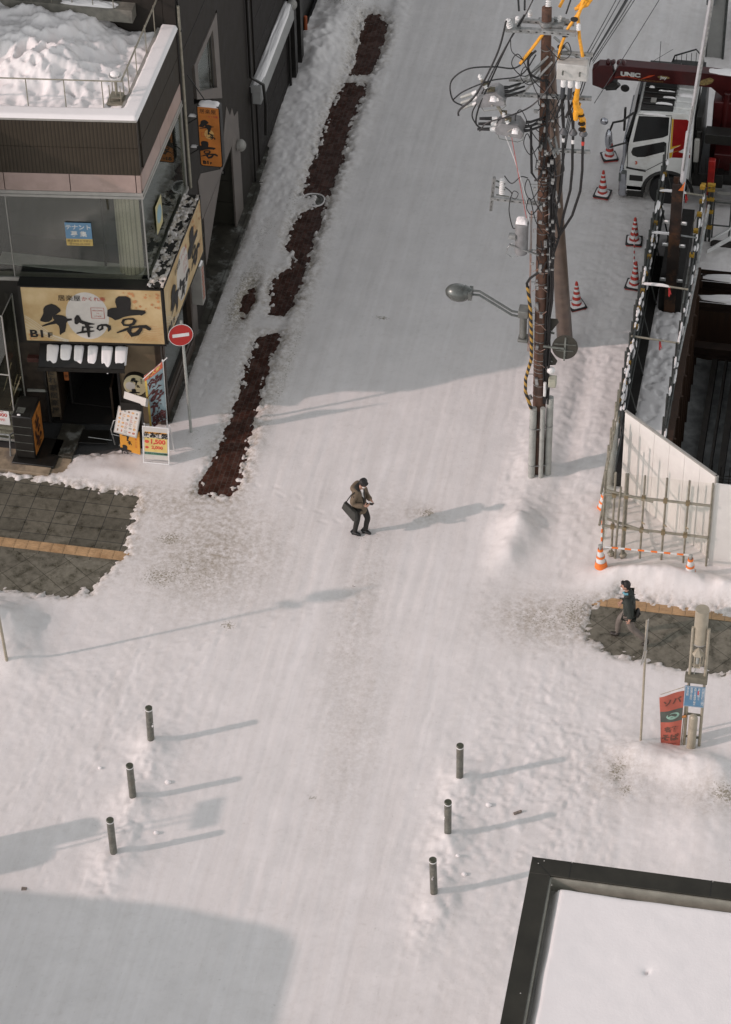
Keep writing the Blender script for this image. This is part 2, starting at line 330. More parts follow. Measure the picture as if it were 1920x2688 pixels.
Zs+=.022*sst(.45,.62,nz_b)*blob(-4.7,40.5,1.6,3.5)+.02*(ridge-.5)*blob(-3.5,41.5,3,3)+.02*(nz_b-.5)*blob(-15.5,41.5,2,3)
rz_=np.clip(blob(-4.9,39.5,1.7,4.5)+blob(-2.4,42.3,2,1.2)+blob(-15,42,2.5,3)+blob(-12.6,40.8,.9,1.2)+blob(-12.9,38,.8,1.6)+blob(-3.2,37.5,2,3),0,1); Zs+=.014*(nz_b-.5)*rz_+.010*(ridge-.5)*rz_
# wheel-packed smooth carriageway lines and footprints
def tread(x0,y0,x1,y1,n,dep=.010,sd=0):
    rr=np.random.RandomState(sd); L=math.hypot(x1-x0,y1-y0); ux,uy=(x1-x0)/L,(y1-y0)/L
    for i in range(n):
        t=(i+.5)/n; s=1 if i%2 else -1; cx=x0+(x1-x0)*t-uy*.09*s+rr.uniform(-.07,.07); cy=y0+(y1-y0)*t+ux*.09*s+rr.uniform(-.07,.07)
        a=math.atan2(uy,ux)+rr.uniform(-.25,.25); ix0=int((cx-.4+20.2)/.045); iy0=int((cy-.4-30)/.045)
        sl_=(slice(max(iy0,0),iy0+18),slice(max(ix0,0),ix0+18)); X_,Y_=SX[sl_],SY[sl_]
        u=((X_-cx)*math.cos(a)+(Y_-cy)*math.sin(a))/.15; v_=(-(X_-cx)*math.sin(a)+(Y_-cy)*math.cos(a))/.06
        q=np.sqrt(u*u+v_*v_); Zs[sl_]-=dep*np.exp(-q**4)-dep*.4*np.exp(-((q-1.4)/.3)**2)
for k,(a,b,c,dd,n) in enumerate([(-14.6,36,-14,44,22),(-15.6,37,-12,45,24),(-3.4,37,-4.8,46,26),(-2.0,36.5,-5.2,44,24),(-4.8,36,-3.2,44,22),(-5.2,50,-5.3,58,20),(-5.8,52,-5.6,60,22),(-14.9,52,-14.8,66,36),(-14.6,60,-14.5,70,26),
  (-16,42,-9,46,20),(-4.2,42.5,-.5,41.5,12),(-5.2,47.2,-4.9,51,12),(-10.5,48,-14,50,12),(-16,38,-14.4,42.5,14)]): tread(a,b,c,dd,n,sd=k)
# cleared areas: the snow surface dips below the paving
nz_d=fbm(SX*9+3,SY*7+1,4,.65); jit=(nz_b-.5)*.55+(nz_c-.5)*.30; MSK=np.full(SX.shape,9.)
for k in ('b1','b2','b2b','b3'): q_=sdpoly(SX,SY,POLY[k])-.07+jit*.34; q_+=.30*sst(.56,.66,nz_d)*np.exp(-(q_/.20)**2); MSK=np.minimum(MSK,q_)
for k in ('gl','gr'): MSK=np.minimum(MSK,sdpoly(SX,SY,POLY[k])+jit*.9)
MSK=np.minimum(MSK,sdpoly(SX,SY,POLY['side'])+jit*.2); MSK=np.minimum(MSK,sdpoly(SX,SY,POLY['entry'])+jit*.5)
for cx,cy,rx,ry,t in [(-14.6,56.2,.26,1.0,.52)]:
    e=blob(cx,cy,rx,ry); MSK=np.minimum(MSK,.35-(e*(.35+nz_b*1.3)*.62+ (nz_c-.5)*.25)+(t-.5)*.4)
Zs0=Zs.copy(); MS2=np.minimum(sdpoly(SX,SY,POLY['gl']),sdpoly(SX,SY,POLY['gr']))+.12*(fbm(SX*1.3,SY*1.3,2)-.5); hole=sst(-.25,.20,MSK); Zs=np.where(MSK<.45,-.09+(np.clip(Zs,.0,.07)+.09)*hole,np.minimum(Zs,.07))+np.maximum(Zs0-.07,0)*sst(-.02,.55,MS2)
DT=np.clip(1-MSK/.35,0,1)*.7
DT+=.8*np.clip(blob(-13.4,46.6,1.7,1.8),0,1)+.5*blob(-14.9,48.2,1.2,.6)+.75*blob(-5.3,45.7,1.3,.9)+.35*blob(-9.6,45.5,.5,3)+.3*blob(-8.9,41.5,.7,3)+.5*blob(-3.1,41.3,.8,.9)+.5*blob(-.9,40.9,1,.6)+.4*blob(-13.1,54,.3,6)+.45*blob(-14.7,55.5,.5,3)+.35*blob(-5.9,62.2,1.2,.4)+.2*blob(-9.9,48.6,.5,.7)+.5*blob(-8.7,48.8,.5,.4)
DT=np.clip(DT,0,1)
PIT=(-3.14,3.5,50.55,59.4)   # excavation
cx_=.5*(SX[1:,1:]+SX[:-1,:-1]); cy_=.5*(SY[1:,1:]+SY[:-1,:-1])
keep=~((cx_>PIT[0]-.02)&(cy_>PIT[2])&(cy_<PIT[3]))
keep&=~((cx_<-15.66)&(cy_>51.0))
Zs=np.where((SX>PIT[0]-.9)&(SY>PIT[2]-.1)&(SY<PIT[3]+.1),np.minimum(Zs,.06),Zs)
SPT=np.zeros_like(DT)
for cx,cy,rx,ry,t in [(-3.15,41.35,.25,.45,.84),(-2.9,40.85,.2,.25,.82),(-.7,41.0,.5,.3,.86),(-8.6,48.85,.22,.18,.9),(-14.4,46.9,.4,.3,.85),(-13.6,46.0,1.2,1.2,.62),(-14.3,45.6,.6,.5,.8),(-12.4,44.3,.22,.18,.85),(-9.45,39.5,.12,.08,.9),(-5.4,45.7,1.0,.7,.62),(-4.7,46,.4,.8,.8),(-14.7,56.2,.45,1.8,.85),(-14.3,60.6,.3,1.2,.6),(-14.8,59,.4,1.5,.55),(-11.0,56,.25,.1,.9),(-5.9,61.9,.9,.35,.55),(-3.2,61.6,.6,.3,.55),(-14,69.5,.9,1.4,.6),(-15,71,1.2,1.5,.7),(-13.0,53.5,.2,4,.6),(-4.9,60.5,.9,2,.45),(-14.6,50.4,.5,1.2,.5),(-9.9,47.8,.5,.5,.55)]:
    SPT=np.maximum(SPT,t*blob(cx,cy,rx,ry)**.7)
g=grid_obj('snow_ground',SX,SY,Zs,M['snow'],DT,keep,spot=SPT); tag(g,kind='structure')
def gz(x,y): return float(Zs[int(round((y-30)/.045)),int(round((x+20.2)/.045))])
# the wide ground beyond the modelled snow (four sheets round it and round the pit)
def sheet(name,rects,z,m):
    b=MB()
    for x0,x1,y0,y1 in rects: b.add([(x0,y0,z),(x1,y0,z),(x1,y1,z),(x0,y1,z)],[(0,1,2,3)])
    return tag(b.build(name,m,smooth=0),kind='structure')
xa,xb,ya,yb=-20.2,SX[0,-1],30,SY[-1,0]
sheet('snow_field',[(-600,600,-600,ya),(-600,600,yb,600),(-600,xa,ya,yb),(xb,600,ya,PIT[2]),(xb,600,PIT[3],yb),(PIT[1],600,PIT[2],PIT[3])],.03,M['fsnow'])
def asph(): return mat('asphalt',(.05,.05,.048),.7,0,.3,20,.3)
M['asphalt']=asph()
sheet('road_surface',[(-20.2,PIT[0],30,74.5),(PIT[0],1.6,30,PIT[2]),(PIT[0],1.6,PIT[3],74.5)],-.052,M['asphalt'])
def paving(name,c1,c2,mort,bw,bh,rot=0,off=.5,ms=.02,rough=.45,wet=None,loc=(0,0,0),wl=(.48,.56)):
    m,n,b=new_mat(name); v=wpos(n,(1,1,1),(0,0,rot)); t=n.nodes.new('ShaderNodeTexBrick'); n.links.new(v,t.inputs['Vector'])
    t.inputs['Color1'].default_value=c1+(1,); t.inputs['Color2'].default_value=c2+(1,); t.inputs['Mortar'].default_value=mort+(1,)
    t.inputs['Scale'].default_value=1; t.inputs['Brick Width'].default_value=bw; t.inputs['Row Height'].default_value=bh; t.inputs['Mortar Size'].default_value=ms*bh; t.offset=off
    c=mix(n,ramp(n,noise(n,v,7,6,.7),.3,.7),t.outputs['Color'],(.6,.6,.6,1),'MULTIPLY') 
    r=None
    if wet:
        f=ramp(n,noise(n,v,3.2,7,.68),*wl); c=mix(n,f,c,wet,'MULTIPLY'); n.links.new(ramp(n,f,0,1,(rough,)*3+(1,),(rough*.45,)*3+(1,)),b.inputs['Roughness'])
    else: b.inputs['Roughness'].default_value=rough
    b.inputs['Specular IOR Level'].default_value=.25
    n.links.new(c,b.inputs['Base Color']); bumpn(n,t.outputs['Fac'],-.3,.006,b); return m
M['brick']=paving('red_brick_paving',(.10,.042,.028),(.066,.029,.020),(.11,.085,.07),.24,.12,R(90),.5,.07,.4,(.68,.64,.64,1),wl=(.40,.56))
M['granite']=paving('granite_paving',(.19,.175,.135),(.125,.116,.09),(.05,.05,.045),.62,.42,0,0,.022,.5,(.50,.50,.48,1),wl=(.50,.66))
M['granite2']=paving('granite_paving_diagonal',(.25,.235,.185),(.18,.168,.132),(.07,.065,.05),.7,.7,R(38),0,.010,.5,(.5,.5,.48,1),wl=(.46,.62))
M['conc']=mat('wet_concrete',(.15,.145,.12),.5,0,.35,5,.3)
sheet('brick_pavement',[(-15.2,-14.3,48.755,74.3),(-14.3,-12.8,48.0,74.3)],-.03,M['brick'])
sheet('sidewalk',[(-20.2,-14.3,45.95,48.75)],-.03,M['granite'])
b=sheet('sidewalk_border',[(-20.2,-14.0,43.9,45.95),(-5.2,1.55,44.1,46.42)],-.03,M['granite2'])
sheet('sidewalk_edge',[(-5.2,1.55,46.42,47.4)],-.03,M['granite'])
M['conc2']=mat('dark_wet_stone',(.05,.046,.035),.4,0,.4,4,.3,(.2,.2,.18,1))
b=MB(); b.bx(-16.6,-15.36,51.0,61.3,-.03,.05); b.bx(-16.0,-15.42,61.3,66.2,-.03,.06); b.bx(-15.42,-15.3,55.0,61.3,-.03,.07)
tag(b.build('building_plinth',M['conc2'],bevel=.01),kind='structure')
for i in range(1): pass
b=MB(); b.bx(-20,-17.85,48.62,49.4,-.04,.06); b.bx(-17.85,-17.45,48.72,49.3,-.04,.03)
tag(b.build('stone_step',mat('tan_stone',(.30,.235,.16),.6,0,.35,3,.3,(.16,.13,.10,1)),bevel=.012),kind='structure')
# tactile strips
def tact(name,x0,x1,y):
    b=MB(); x=x0; b.cur=0
    while x<x1-.01:
        b.bx(x+.004,x+.296,y,y+.29,-.03,-.012)
        for k in range(4): b.bx(x+.03,x+.27,y+.035+k*.065,y+.035+k*.065+.03,-.012,-.006)
        x+=.3
    return tag(b.build(name,M['tact'],smooth=0),kind='structure')
M['tact']=mat('yellow_tactile_tile',(.46,.30,.16),.5,0,.2,4,0,(.36,.22,.11,1))
tact('tactile_paving',-20.1,-15.0,46.05); tact('tactile_paving',-4.9,1.5,46.44)
b=MB(); b.lathe([(.27,-.02),(.27,.0),(.20,.012),(.20,.0)],(-13.8,60.8,.0),28)
tag(b.build('manhole_cover',M['conc2'],None,(-13.8,60.8,0)),'round manhole lid rimmed with ice in the brick strip','manhole')

th_=np.linspace(0,2*math.pi,40); b=MB(); b.tube([(-13.8+.30*math.cos(a),60.8+.30*math.sin(a),.0+.01*math.sin(3*a)) for a in th_],.022,8); tag(b.build('ice_ring',M['snow'],None,(-13.8,60.8,0)),'ring of ice round the manhole in the brick strip','ice')
b=MB(); b.bx(-18.0,-17.45,49.3,50.5,-.04,.10); tag(b.build('dark_step',M['conc2'],bevel=.01),kind='structure')
# ================================================================== BUILDINGS
C0=Vector((-15.6,50.93,0)); a7=R(7)
F=Fr(C0,(math.cos(a7),math.sin(a7),0),(0,0,1))            # street-corner front face; s<0 to the left
S=Fr((-15.6,0,0),(0,1,0),(0,0,1))                        # side face along the street; s = y
def tile_mat(name,col,dirx):
    m,n,b=new_mat(name); v=wpos(n); 
    t=n.nodes.new('ShaderNodeTexWave'); t.bands_direction=dirx; t.inputs['Scale'].default_value=3.6; t.inputs['Distortion'].default_value=0; n.links.new(v,t.inputs['Vector'])
    sx=n.nodes.new('ShaderNodeSeparateXYZ'); n.links.new(v,sx.inputs[0])
    f=noise(n,v,2.5,5); c=mix(n,ramp(n,f,.3,.7),tuple(x*.78 for x in col)+(1,),tuple(col)+(1,))
    c=mix(n,ramp(n,t.outputs['Fac'],.0,.25),tuple(x*.45 for x in col)+(1,),c); n.links.new(c,b.inputs['Base Color']); b.inputs['Roughness'].default_value=.6; b.inputs['Specular IOR Level'].default_value=.25
    bumpn(n,t.outputs['Fac'],.5,.01,b); return m
M['tile']=tile_mat('ribbed_brown_tile',(.055,.044,.030),'X')
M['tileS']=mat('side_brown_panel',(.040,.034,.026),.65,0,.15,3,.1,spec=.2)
M['dgrey']=mat('dark_grey_wall',(.028,.024,.020),.7,0,.15,2,.15,spec=.2)
M['pink']=mat('pink_panel',(.36,.27,.235),.45,0,.10,3,0,(.31,.235,.20,1))
M['sill']=mat('pale_sill',(.34,.33,.30),.4,.1,.1,4)
M['stone']=mat('stone_and_light_patch',(.14,.12,.105),.5,0,.2,2.5,.1)  # real stone, and the reflected-light patch on the dark building
M['brown']=mat('dark_brown_frame',(.045,.03,.02),.4,0,.2,5)
M['tan']=mat('tan_render',(.16,.115,.068),.7,0,.15,2,.1)
M['olive']=mat('olive_door_panel',(.035,.033,.024),.5,0,.1,3)
def glass_mat(name,tint,alpha=.25,rough=.03):
    m,n,b=new_mat(name); n.nodes.remove(b); out=n.nodes['Material Output']
    tr=n.nodes.new('ShaderNodeBsdfTransparent'); tr.inputs[0].default_value=tint+(1,); gl=n.nodes.new('ShaderNodeBsdfGlossy'); gl.inputs['Roughness'].default_value=rough; gl.inputs[0].default_value=(.9,.95,.93,1)
    fr=n.nodes.new('ShaderNodeLayerWeight'); fr.inputs[0].default_value=.5; pw=n.nodes.new('ShaderNodeMath'); pw.operation='POWER'; pw.inputs[1].default_value=4; n.links.new(fr.outputs['Facing'],pw.inputs[0]); ad=n.nodes.new('ShaderNodeMath'); ad.operation='MULTIPLY_ADD'; ad.inputs[1].default_value=.6; ad.inputs[2].default_value=alpha; n.links.new(pw.outputs[0],ad.inputs[0])
    mx=n.nodes.new('ShaderNodeMixShader'); n.links.new(ad.outputs[0],mx.inputs[0]); n.links.new(tr.outputs[0],mx.inputs[1]); n.links.new(gl.outputs[0],mx.inputs[2]); n.links.new(mx.outputs[0],out.inputs[0]); return m
M['glass']=glass_mat('shop_glass',(.82,.83,.79),.08,.02)
M['glassd']=glass_mat('street_glass',(.30,.32,.31),.16)
M['clear']=glass_mat('clear_sheet',(.975,.975,.965),.01,.15)
B=thing('corner_building',(-17,53,0),'brown tiled corner building with snowy flat roof and big upstairs windows','building')
L=-3.75 # left end of the front
# shell: parapet band front and side
b=MB(); b.fb(F,L,0,7.51,8.24,-.25,0); b.fb(F,L,0,8.262,8.98,-.25,0); b.fb(F,L,-.0,8.235,8.265,-.25,-.012)
b.build('wall',M['tile'],B,smooth=0)
b=MB(); b.bx(-15.85,-15.603,51.25,54.75,7.51,8.24); b.bx(-15.85,-15.603,51.25,54.75,8.262,8.98); b.bx(-15.85,-15.615,51.2,54.75,8.2,8.3)
b.build('side_wall',M['tileS'],B,smooth=0)
b=MB(); b.fb(F,L,.02,8.98,9.03,-.42,.03); b.bx(-16.05,-15.57,51.3,54.75,8.98,9.028); b.build('parapet_cap',M['sill'],B)
b=MB()
for s0,s1 in ((-3.75,-3.19),(-3.17,-1.66),(-1.64,-.13),(-.11,-.01)): b.fb(F,s0,s1,7.02,7.505,-.2,.004)
for y0,y1 in ((51.0,52.7),(52.72,54.75)): b.bx(-15.8,-15.597,y0,y1,7.02,7.505)
b.each('fascia',M['pink'],B,smooth=0)
b=MB()
for z0,z1,n in ((6.855,6.92,.03),(6.925,7.015,.015)):
    b.fb(F,L,n,z0,z1,-.2,n); b.bx(-15.8,-15.6+n,50.95,54.78,z0,z1)
b.fb(F,L,.03,4.40,4.50,-.2,.03); b.bx(-15.8,-15.57,50.95,54.78,4.40,4.50)
b.each('window_sill',M['sill'],B,smooth=0)
g1=MB(); g1.fb(F,-3.2,-.03,4.5,6.855,-.03,-.015); g1.build('window',M['glass'],B,smooth=0)
g1=MB(); g1.fb(F,-3.75,-3.22,4.5,6.855,-.03,-.015); g1.build('window',M['glass'],B,smooth=0)
g1=MB(); g1.bx(-15.63,-15.615,50.97,54.72,4.5,6.855); g1.build('window',M['glass'],B,smooth=0)
b=MB(); b.fb(F,-3.22,-3.2,4.5,6.855,-.05,.0); b.fb(F,-.03,0,4.5,6.855,-.03,0); b.bx(-15.64,-15.6,54.70,54.78,4.5,6.855); b.each('window_frame',M['sill'],B,smooth=0)
# interior of the upper room
b=MB(); b.bx(-19.5,-15.7,51.0,54.7,4.42,4.46); b.bx(-19.5,-15.7,54.0,54.05,4.46,6.85); b.bx(-19.5,-15.7,51.0,54.7,6.9,7.0); b.bx(-19.4,-15.7,52.2,52.22,4.46,6.0)
b.build('room_interior',mat('room_grey',(.035,.036,.028),.8,0,.25,1.5),B,smooth=0)
b=MB(); b.bx(-19.4,-15.72,51.02,51.45,4.462,4.49); b.build('inner_sill',M['white'],B,smooth=0)
b=MB(); b.lathe([(.29,4.46),(.29,6.9)],(-16.12,51.32,0),40); b.build('pillar',tile_mat('pillar_cladding',(.62,.58,.48),'X'),B)
b=MB(); b.fb(F,-1.13,-1.09,4.5,6.85,-.6,-.5); b.build('window_mullion',M['black'],B,smooth=0)
# lower structure behind the signs
b=MB(); b.fb(F,L,0,2.5,4.398,-.5,0); b.bx(-16.1,-15.602,51.3,54.78,2.75,4.4); b.build('lintel_wall',M['black'],B,smooth=0)
b=MB(); b.fb(F,-.95,-.02,0,2.5,-.5,.0); b.build('entrance_pier',M['tan'],B,smooth=0)
b=MB(); b.fb(F,-3.75,-2.78,0,2.5,-.4,.0); b.build('entrance_wall',mat('blackish_wall',(.03,.022,.016),.5,0,.3,6),B,smooth=0)
b=MB(); b.fb(F,-2.78,-.95,2.06,2.5,-.4,-.01)
for s0,s1 in ((-2.80,-2.74),(-.99,-.93)): b.fb(F,s0,s1,0,2.06,-3,.05)
b.fb(F,-2.78,-.95,-.02,0.0,-.6,.0)
for k in range(10): b.fb(F,-2.74,-.99,-1.9,-.0-.17*k,-.6-.27*(k+1),-.6-.27*k)
b.fb(F,-2.74,-.99,-2,2.5,-3.6,-3.5)
b.fb(F,-2.74,-.99,2.5,2.55,-3.5,-.4); b.build('stair_entrance',M['dark'],B,smooth=0)
b=MB(); b.fb(F,-2.55,-2.5,.0,2.0,-2.4,-.1); b.fb(F,-1.25,-1.2,-.2,1.0,-2.4,-.2); b.build('handrail_wall',M['brown'],B,smooth=0)
# side, ground floor: corner post, window, brown frame
b=MB(); b.fb(F,-.02,.13,0,2.85,-.25,.02); b.bx(-15.62,-15.47,51.15,51.3,0,2.8); b.bx(-15.62,-15.47,53.85,54.0,0,2.8); b.bx(-15.62,-15.47,51.3,53.85,.1,.42); b.bx(-15.62,-15.5,51.3,53.85,.42,.55)
b.build('corner_post',M['brown'],B,bevel=.01)
b=MB(); b.bx(-15.60,-15.585,51.3,53.85,.55,2.8); b.build('window',M['glassd'],B,smooth=0)
b=MB(); b.bx(-18,-17.95,51.3,54,.1,2.7); b.bx(-18,-15.65,53.95,54,.1,2.7); b.bx(-18,-15.65,51.3,54,.06,.1); b.build('shop_interior',M['dark'],B,smooth=0)
b=MB(); b.bx(-15.9,-15.58,54.0,54.78,0,2.8); b.build('side_pier',M['stone'],B,smooth=0)
# roof slab and rear wall
b=MB(); b.bx(-22,-15.86,51.2,54.9,8.35,8.5); b.build('roof',M['dgrey'],B,smooth=0)
# --- roof snow
X,Vv=np.meshgrid(np.append(np.arange(-21,-15.58,.045),-15.56),np.arange(-.03,4.1,.045))
fy=50.93+(X+15.6)*math.tan(a7); Y=fy+Vv*(1+0*X)     # front edge line
Y=np.minimum(Y,54.78)
din=np.minimum(Y-fy+.03,-15.56-X)   # distance inside the roof edge
n1=fbm(X*1.3,Y*1.3,5,.55); n2=fbm(X*3+9,Y*3,4,.5); rd=1-np.abs(2*fbm(X*2.2+50,Y*2.2,4,.5)-1)
capz=9.12+.02*(n1-.5); field=8.72+.30*(n1-.3)+.26*(rd-.5)
hump=np.exp(-(((X+19.0)/1.9)**2+((Y-54.2)/1.25)**2)**1.5)*.72*(.8+.4*n1)+np.exp(-(((X+18.2)/1.2)**2+((Y-52.6)/.7)**2))*.42*(.4+1.1*rd)
Z=np.where(din<.42,capz,np.maximum(field+hump,8.5))
blend=sst(.36,.5,din+.04*(n2-.5)); Z=capz*(1-blend)+(field+hump)*blend
Z=np.where(din<0.05,9.02+(Z-9.02)*np.clip(din/.05,0,1)**.5,Z)
hole_=np.exp(-(((X+17.39)/.10)**2+((Y-51.9)/.06)**2)**2); Z-=.30*hole_
kp=None
o=grid_obj('roof_snow',X,Y,Z,M['fsnow'],None,kp,loc=(-17,53,8.7)); tag(o,'deep wind-shaped snow piled on the corner roof','snow',kind='stuff')
# --- railing
RL=thing('roof_railing',(-17,51.4,8.9),'thin grey pipe railing round the snowy roof edge','railing')
b=MB(); rc=(-15.98,51.30,9.78); b.tube([(-21,50.75,9.78),rc],.017); b.tube([rc,(-16.02,55.0,9.78)],.022); b.each('rail',M['pipe'],RL)
for px,py in [(-19.0,50.93),(-18.14,51.05),(-17.28,51.15),(-16.42,51.24),(-16.02,52.0),(-16.03,52.75),(-16.03,53.65),(-16.04,54.5)]:
    q=MB(); q.tube([(px,py,8.85),(px,py,9.78)],.013,6); q.build('post',M['pipe'],RL)
FLt=thing('floodlight',(-16.25,51.72,8.95),'small round floodlight on a frame at the roof corner','light')
b=MB(); b.lathe([(.04,0),(.09,.03),(.155,.13),(.165,.15),(.15,.15),(.07,.06),(.0,.05)],(-16.25,51.75,9.48),20); b.build('lamp_shade',M['white'],FLt)
b=MB(); b.ell((-16.25,51.75,9.66),(.11,.11,.07)); b.build('snow',M['fsnow'],FLt)
b=MB(); b.tube([(-16.25,51.75,9.1),(-16.25,51.75,9.5)],.035)
for dx,dy in ((-.13,-.12),(.13,-.12),(.13,.14),(-.13,.14)): b.tube([(-16.25+dx,51.75+dy,8.98),(-16.25+dx,51.75+dy,9.42)],.012,6)
b.bx(-16.45,-16.05,51.55,51.95,8.93,8.98); b.bx(-16.4,-16.1,51.62,51.88,9.08,9.1); b.build('frame',M['pipe'],FLt)
# ================= tall dark part behind
T=thing('dark_office_building',(-17,60,0),'tall dark grey building along the street with a stone framed slanted window','building')
b=MB()
# side wall with openings: entrance recess y 56.1..59.3, z 0..2.5 and window
def wallrect(y0,y1,z0,z1,x0=-15.9,x1=-15.6): b.bx(x0,x1,y0,y1,z0,z1)
wallrect(54.8,55.9,0,12); wallrect(55.9,58.6,7.2,12); wallrect(55.9,58.6,4.0,4.6); wallrect(58.6,62.05,2.6,12); wallrect(60.05,62.05,0,2.6); wallrect(55.9,58.6,2.7,4.0)
wallrect(55.9,60.05,2.55,2.7)
b.poly(S,[(55.9,6.15),(58.6,4.6),(55.9,4.6)],-.3,.3)
b.bx(-26,-15.91,54.8,62.05,8.6,12)
b.build('wall',M['dgrey'],T,smooth=0)
b=MB(); b.bx(-15.596,-15.59,55.0,62.0,8.1,8.12); b.bx(-15.596,-15.59,55.0,55.9,6.0,6.02)
for z in (10.0,): b.bx(-15.596,-15.59,54.9,62,z,z+.02)
b.build('panel_joint',M['black'],T,smooth=0)
# slanted stone window surround
ring_o=[(56.06,7.18),(58.46,7.18),(58.50,4.62),(56.10,6.17)]; ring_i=[(56.35,6.98),(58.0,6.98),(58.08,5.22),(56.40,6.20)]
b=MB()
for i in range(4):
    j=(i+1)%4; b.poly(S,[ring_o[i],ring_o[j],ring_i[j],ring_i[i]][::-1],-.2,.23)
wf=b.build('window_frame',M['stone'],T,smooth=0)
b=MB(); b.poly(S,ring_i[::-1],-.06,.02); w_=b.build('window',M['glass'],T,smooth=0)
b=MB(); b.bx(-15.605,-15.59,57.80,57.84,5.2,6.98); b.build('window_mullion',M['black'],T,smooth=0)
b=MB(); b.bx(-16.3,-16.2,55.9,58.6,4.5,7.2); b.build('curtain',mat('pale_curtain',(.30,.32,.31),.8,0,.3,1.5),T,smooth=0)
# reflected-light patch cut as raised stone-coloured panels, plus the stone pillar
b=MB(); b.poly(S,[(55.70,4.0),(56.0,4.02),(57.94,2.80),(58.9,4.1),(59.2,3.62),(59.45,3.68),(59.62,3.3),(60.03,3.2),(60.03,2.66),(58.0,2.66),(55.86,2.70)][::-1],.003,.02)
b.bx(-15.62,-15.575,59.2,60.05,.05,2.66); b.build('pillar_and_light_patch',M['stone'],T,smooth=0)
b=MB(); b.poly(S,[(56.0,2.66),(57.94,2.66),(55.95,1.2)],.0,.025); b.build('light_patch',M['stone'],T,smooth=0)  # lower triangle of the same reflected-light patch
b=MB(); b.bx(-16.5,-16.4,55.9,59.2,.05,2.6); b.bx(-16.4,-15.62,59.3,59.4,.05,2.55); b.bx(-16.4,-15.7,55.85,55.95,.05,2.6); b.build('door',M['olive'],T,smooth=0)
b=MB()
for z in (.75,1.45,2.1): b.bx(-16.4,-16.395,55.95,59.3,z,z+.012); b.bx(-16.4,-15.7,59.292,59.299,z,z+.015)
for y in (57.6,58.4): b.bx(-16.4,-16.395,y,y+.012,.05,2.6)
b.build('door_joint',M['black'],T,smooth=0)
b=MB(); b.bx(-16.0,-15.82,59.25,59.29,1.68,1.98); b.build('intercom',M['black'],T,bevel=.008)
b=MB(); b.bx(-15.97,-15.86,59.24,59.249,1.86,1.93); b.bx(-15.97,-15.86,59.24,59.249,1.72,1.79); b.build('button',M['sill'],T)
def wall_lamp(y,z,label,x=-15.56):
    t=thing('wall_lamp',(x,y,z),label,'light','globe lamps on the dark building')
    b=MB(); b.lathe([(.14,0),(.14,.05)],(0,0,0),20,Matrix.Rotation(R(90),3,'Y')); b.build('lamp_base',M['sill'],t,world=False)
    b=MB(); b.ell((.08,0,0),(.14,.14,.17),seg=14); 
    for k in range(6): b.tube([(.08+.142*math.cos(a)*1.0,.142*math.cos(k*math.pi/6+.2)*0+.143*math.sin(a)*math.cos(k*math.pi/6),.173*math.sin(a)*math.sin(k*math.pi/6)) for a in np.linspace(-1.5,1.5,9)],.006,5)
    b.build('lamp_globe',M['sill'],t,world=False)
wall_lamp(59.75,2.32,'ribbed globe wall lamp beside the entrance recess')
wall_lamp(65.75,2.95,'ribbed globe wall lamp at the far end of the snowy ledge',-15.42)
# lower far wall with ledge
T=thing('dark_annex',(-16,64,0),'dark panelled annex with a long snow topped ledge','building')
b=MB(); b.bx(-26,-15.56,62.08,66.1,0,10); b.build('wall',mat('annex_wall',(.020,.017,.015),.7,0,.2,2.5,.15,spec=.2),T,smooth=0)
b=MB()
for z in (.35,1.15,1.95,3.6,4.6,6): b.bx(-15.562,-15.553,62.1,66.1,z,z+.012)
b.build('panel_joint',M['black'],T,smooth=0)
b=MB(); b.bx(-15.58,-15.30,61.5,65.8,2.45,3.02); b.build('ledge',mat('ledge_grey',(.30,.30,.29),.5,0,.15,3),T,bevel=.02)
o=snow_lump('ledge_snow',-15.44,63.65,.15,2.15,3.02,.09,T,.3,2,40)
b=MB(); b.bx(-15.56,-15.5,63.2,65.6,6.6,7.8); b.build('window',M['glassd'],T,smooth=0)
for y in (66.2,67.0):
    q=MB(); q.bx(-15.75,-15.4,y,y+.28,0,12); q.build('pilaster',M['black'],T,smooth=0)
b=MB(); b.bx(-26,-15.8,66.1,72,0,9); b.build('rear_wall',M['black'],T,smooth=0)
# pipes
def pipe_thing(pts,r,label,name='downpipe',m='black'):
    b=MB(); b.tube(pts,r,10); return tag(b.build(name,M[m],None,Vector(pts[0])),label,'pipe')
pipe_thing([(-15.53,61.42,14),(-15.53,61.42,3.35),(-15.22,61.5,3.1),(-15.2,61.6,2.4),(-15.25,61.65,1.4)],.045,'black downpipe bending round the end of the snowy ledge')
pipe_thing([(-15.52,61.32,2.9),(-15.52,61.32,.05)],.03,'thin black pipe down the dark wall beside the plinth')
pipe_thing([(-15.54,54.86,9.6),(-15.54,54.86,4.4)],.035,'brown-grey pipe up the joint between the two buildings',m='pipe')
pipe_thing([(-15.56,54.95,12),(-15.56,54.95,9.1),(-15.5,54.86,8.9)],.03,'short dark pipe above the roof corner')
pipe_thing([(-15.5,65.9,6),(-15.5,65.9,.1)],.04,'black downpipe at the far corner of the annex')
# balcony on the rear wall above the roof
BK=thing('balcony',(-18,54.7,9),'grey balcony slab above the snowy roof','balcony')
b=MB(); b.bx(-24,-16.55,54.45,54.8,9.28,9.62); b.build('slab',mat('balcony_grey',(.20,.19,.16),.6,0,.3,4),BK)
b=MB(); b.tube([(-24,54.5,10.5),(-16.6,54.5,10.5)],.02); 
for x in np.arange(-23.5,-16.5,.5): b.tube([(x,54.5,9.6),(x,54.5,10.5)],.012,5)
b.build('railing',M['pipe'],BK)
snow_lump('snow',-17.6,54.6,.7,.14,9.62,.08,BK,.5,4,24)
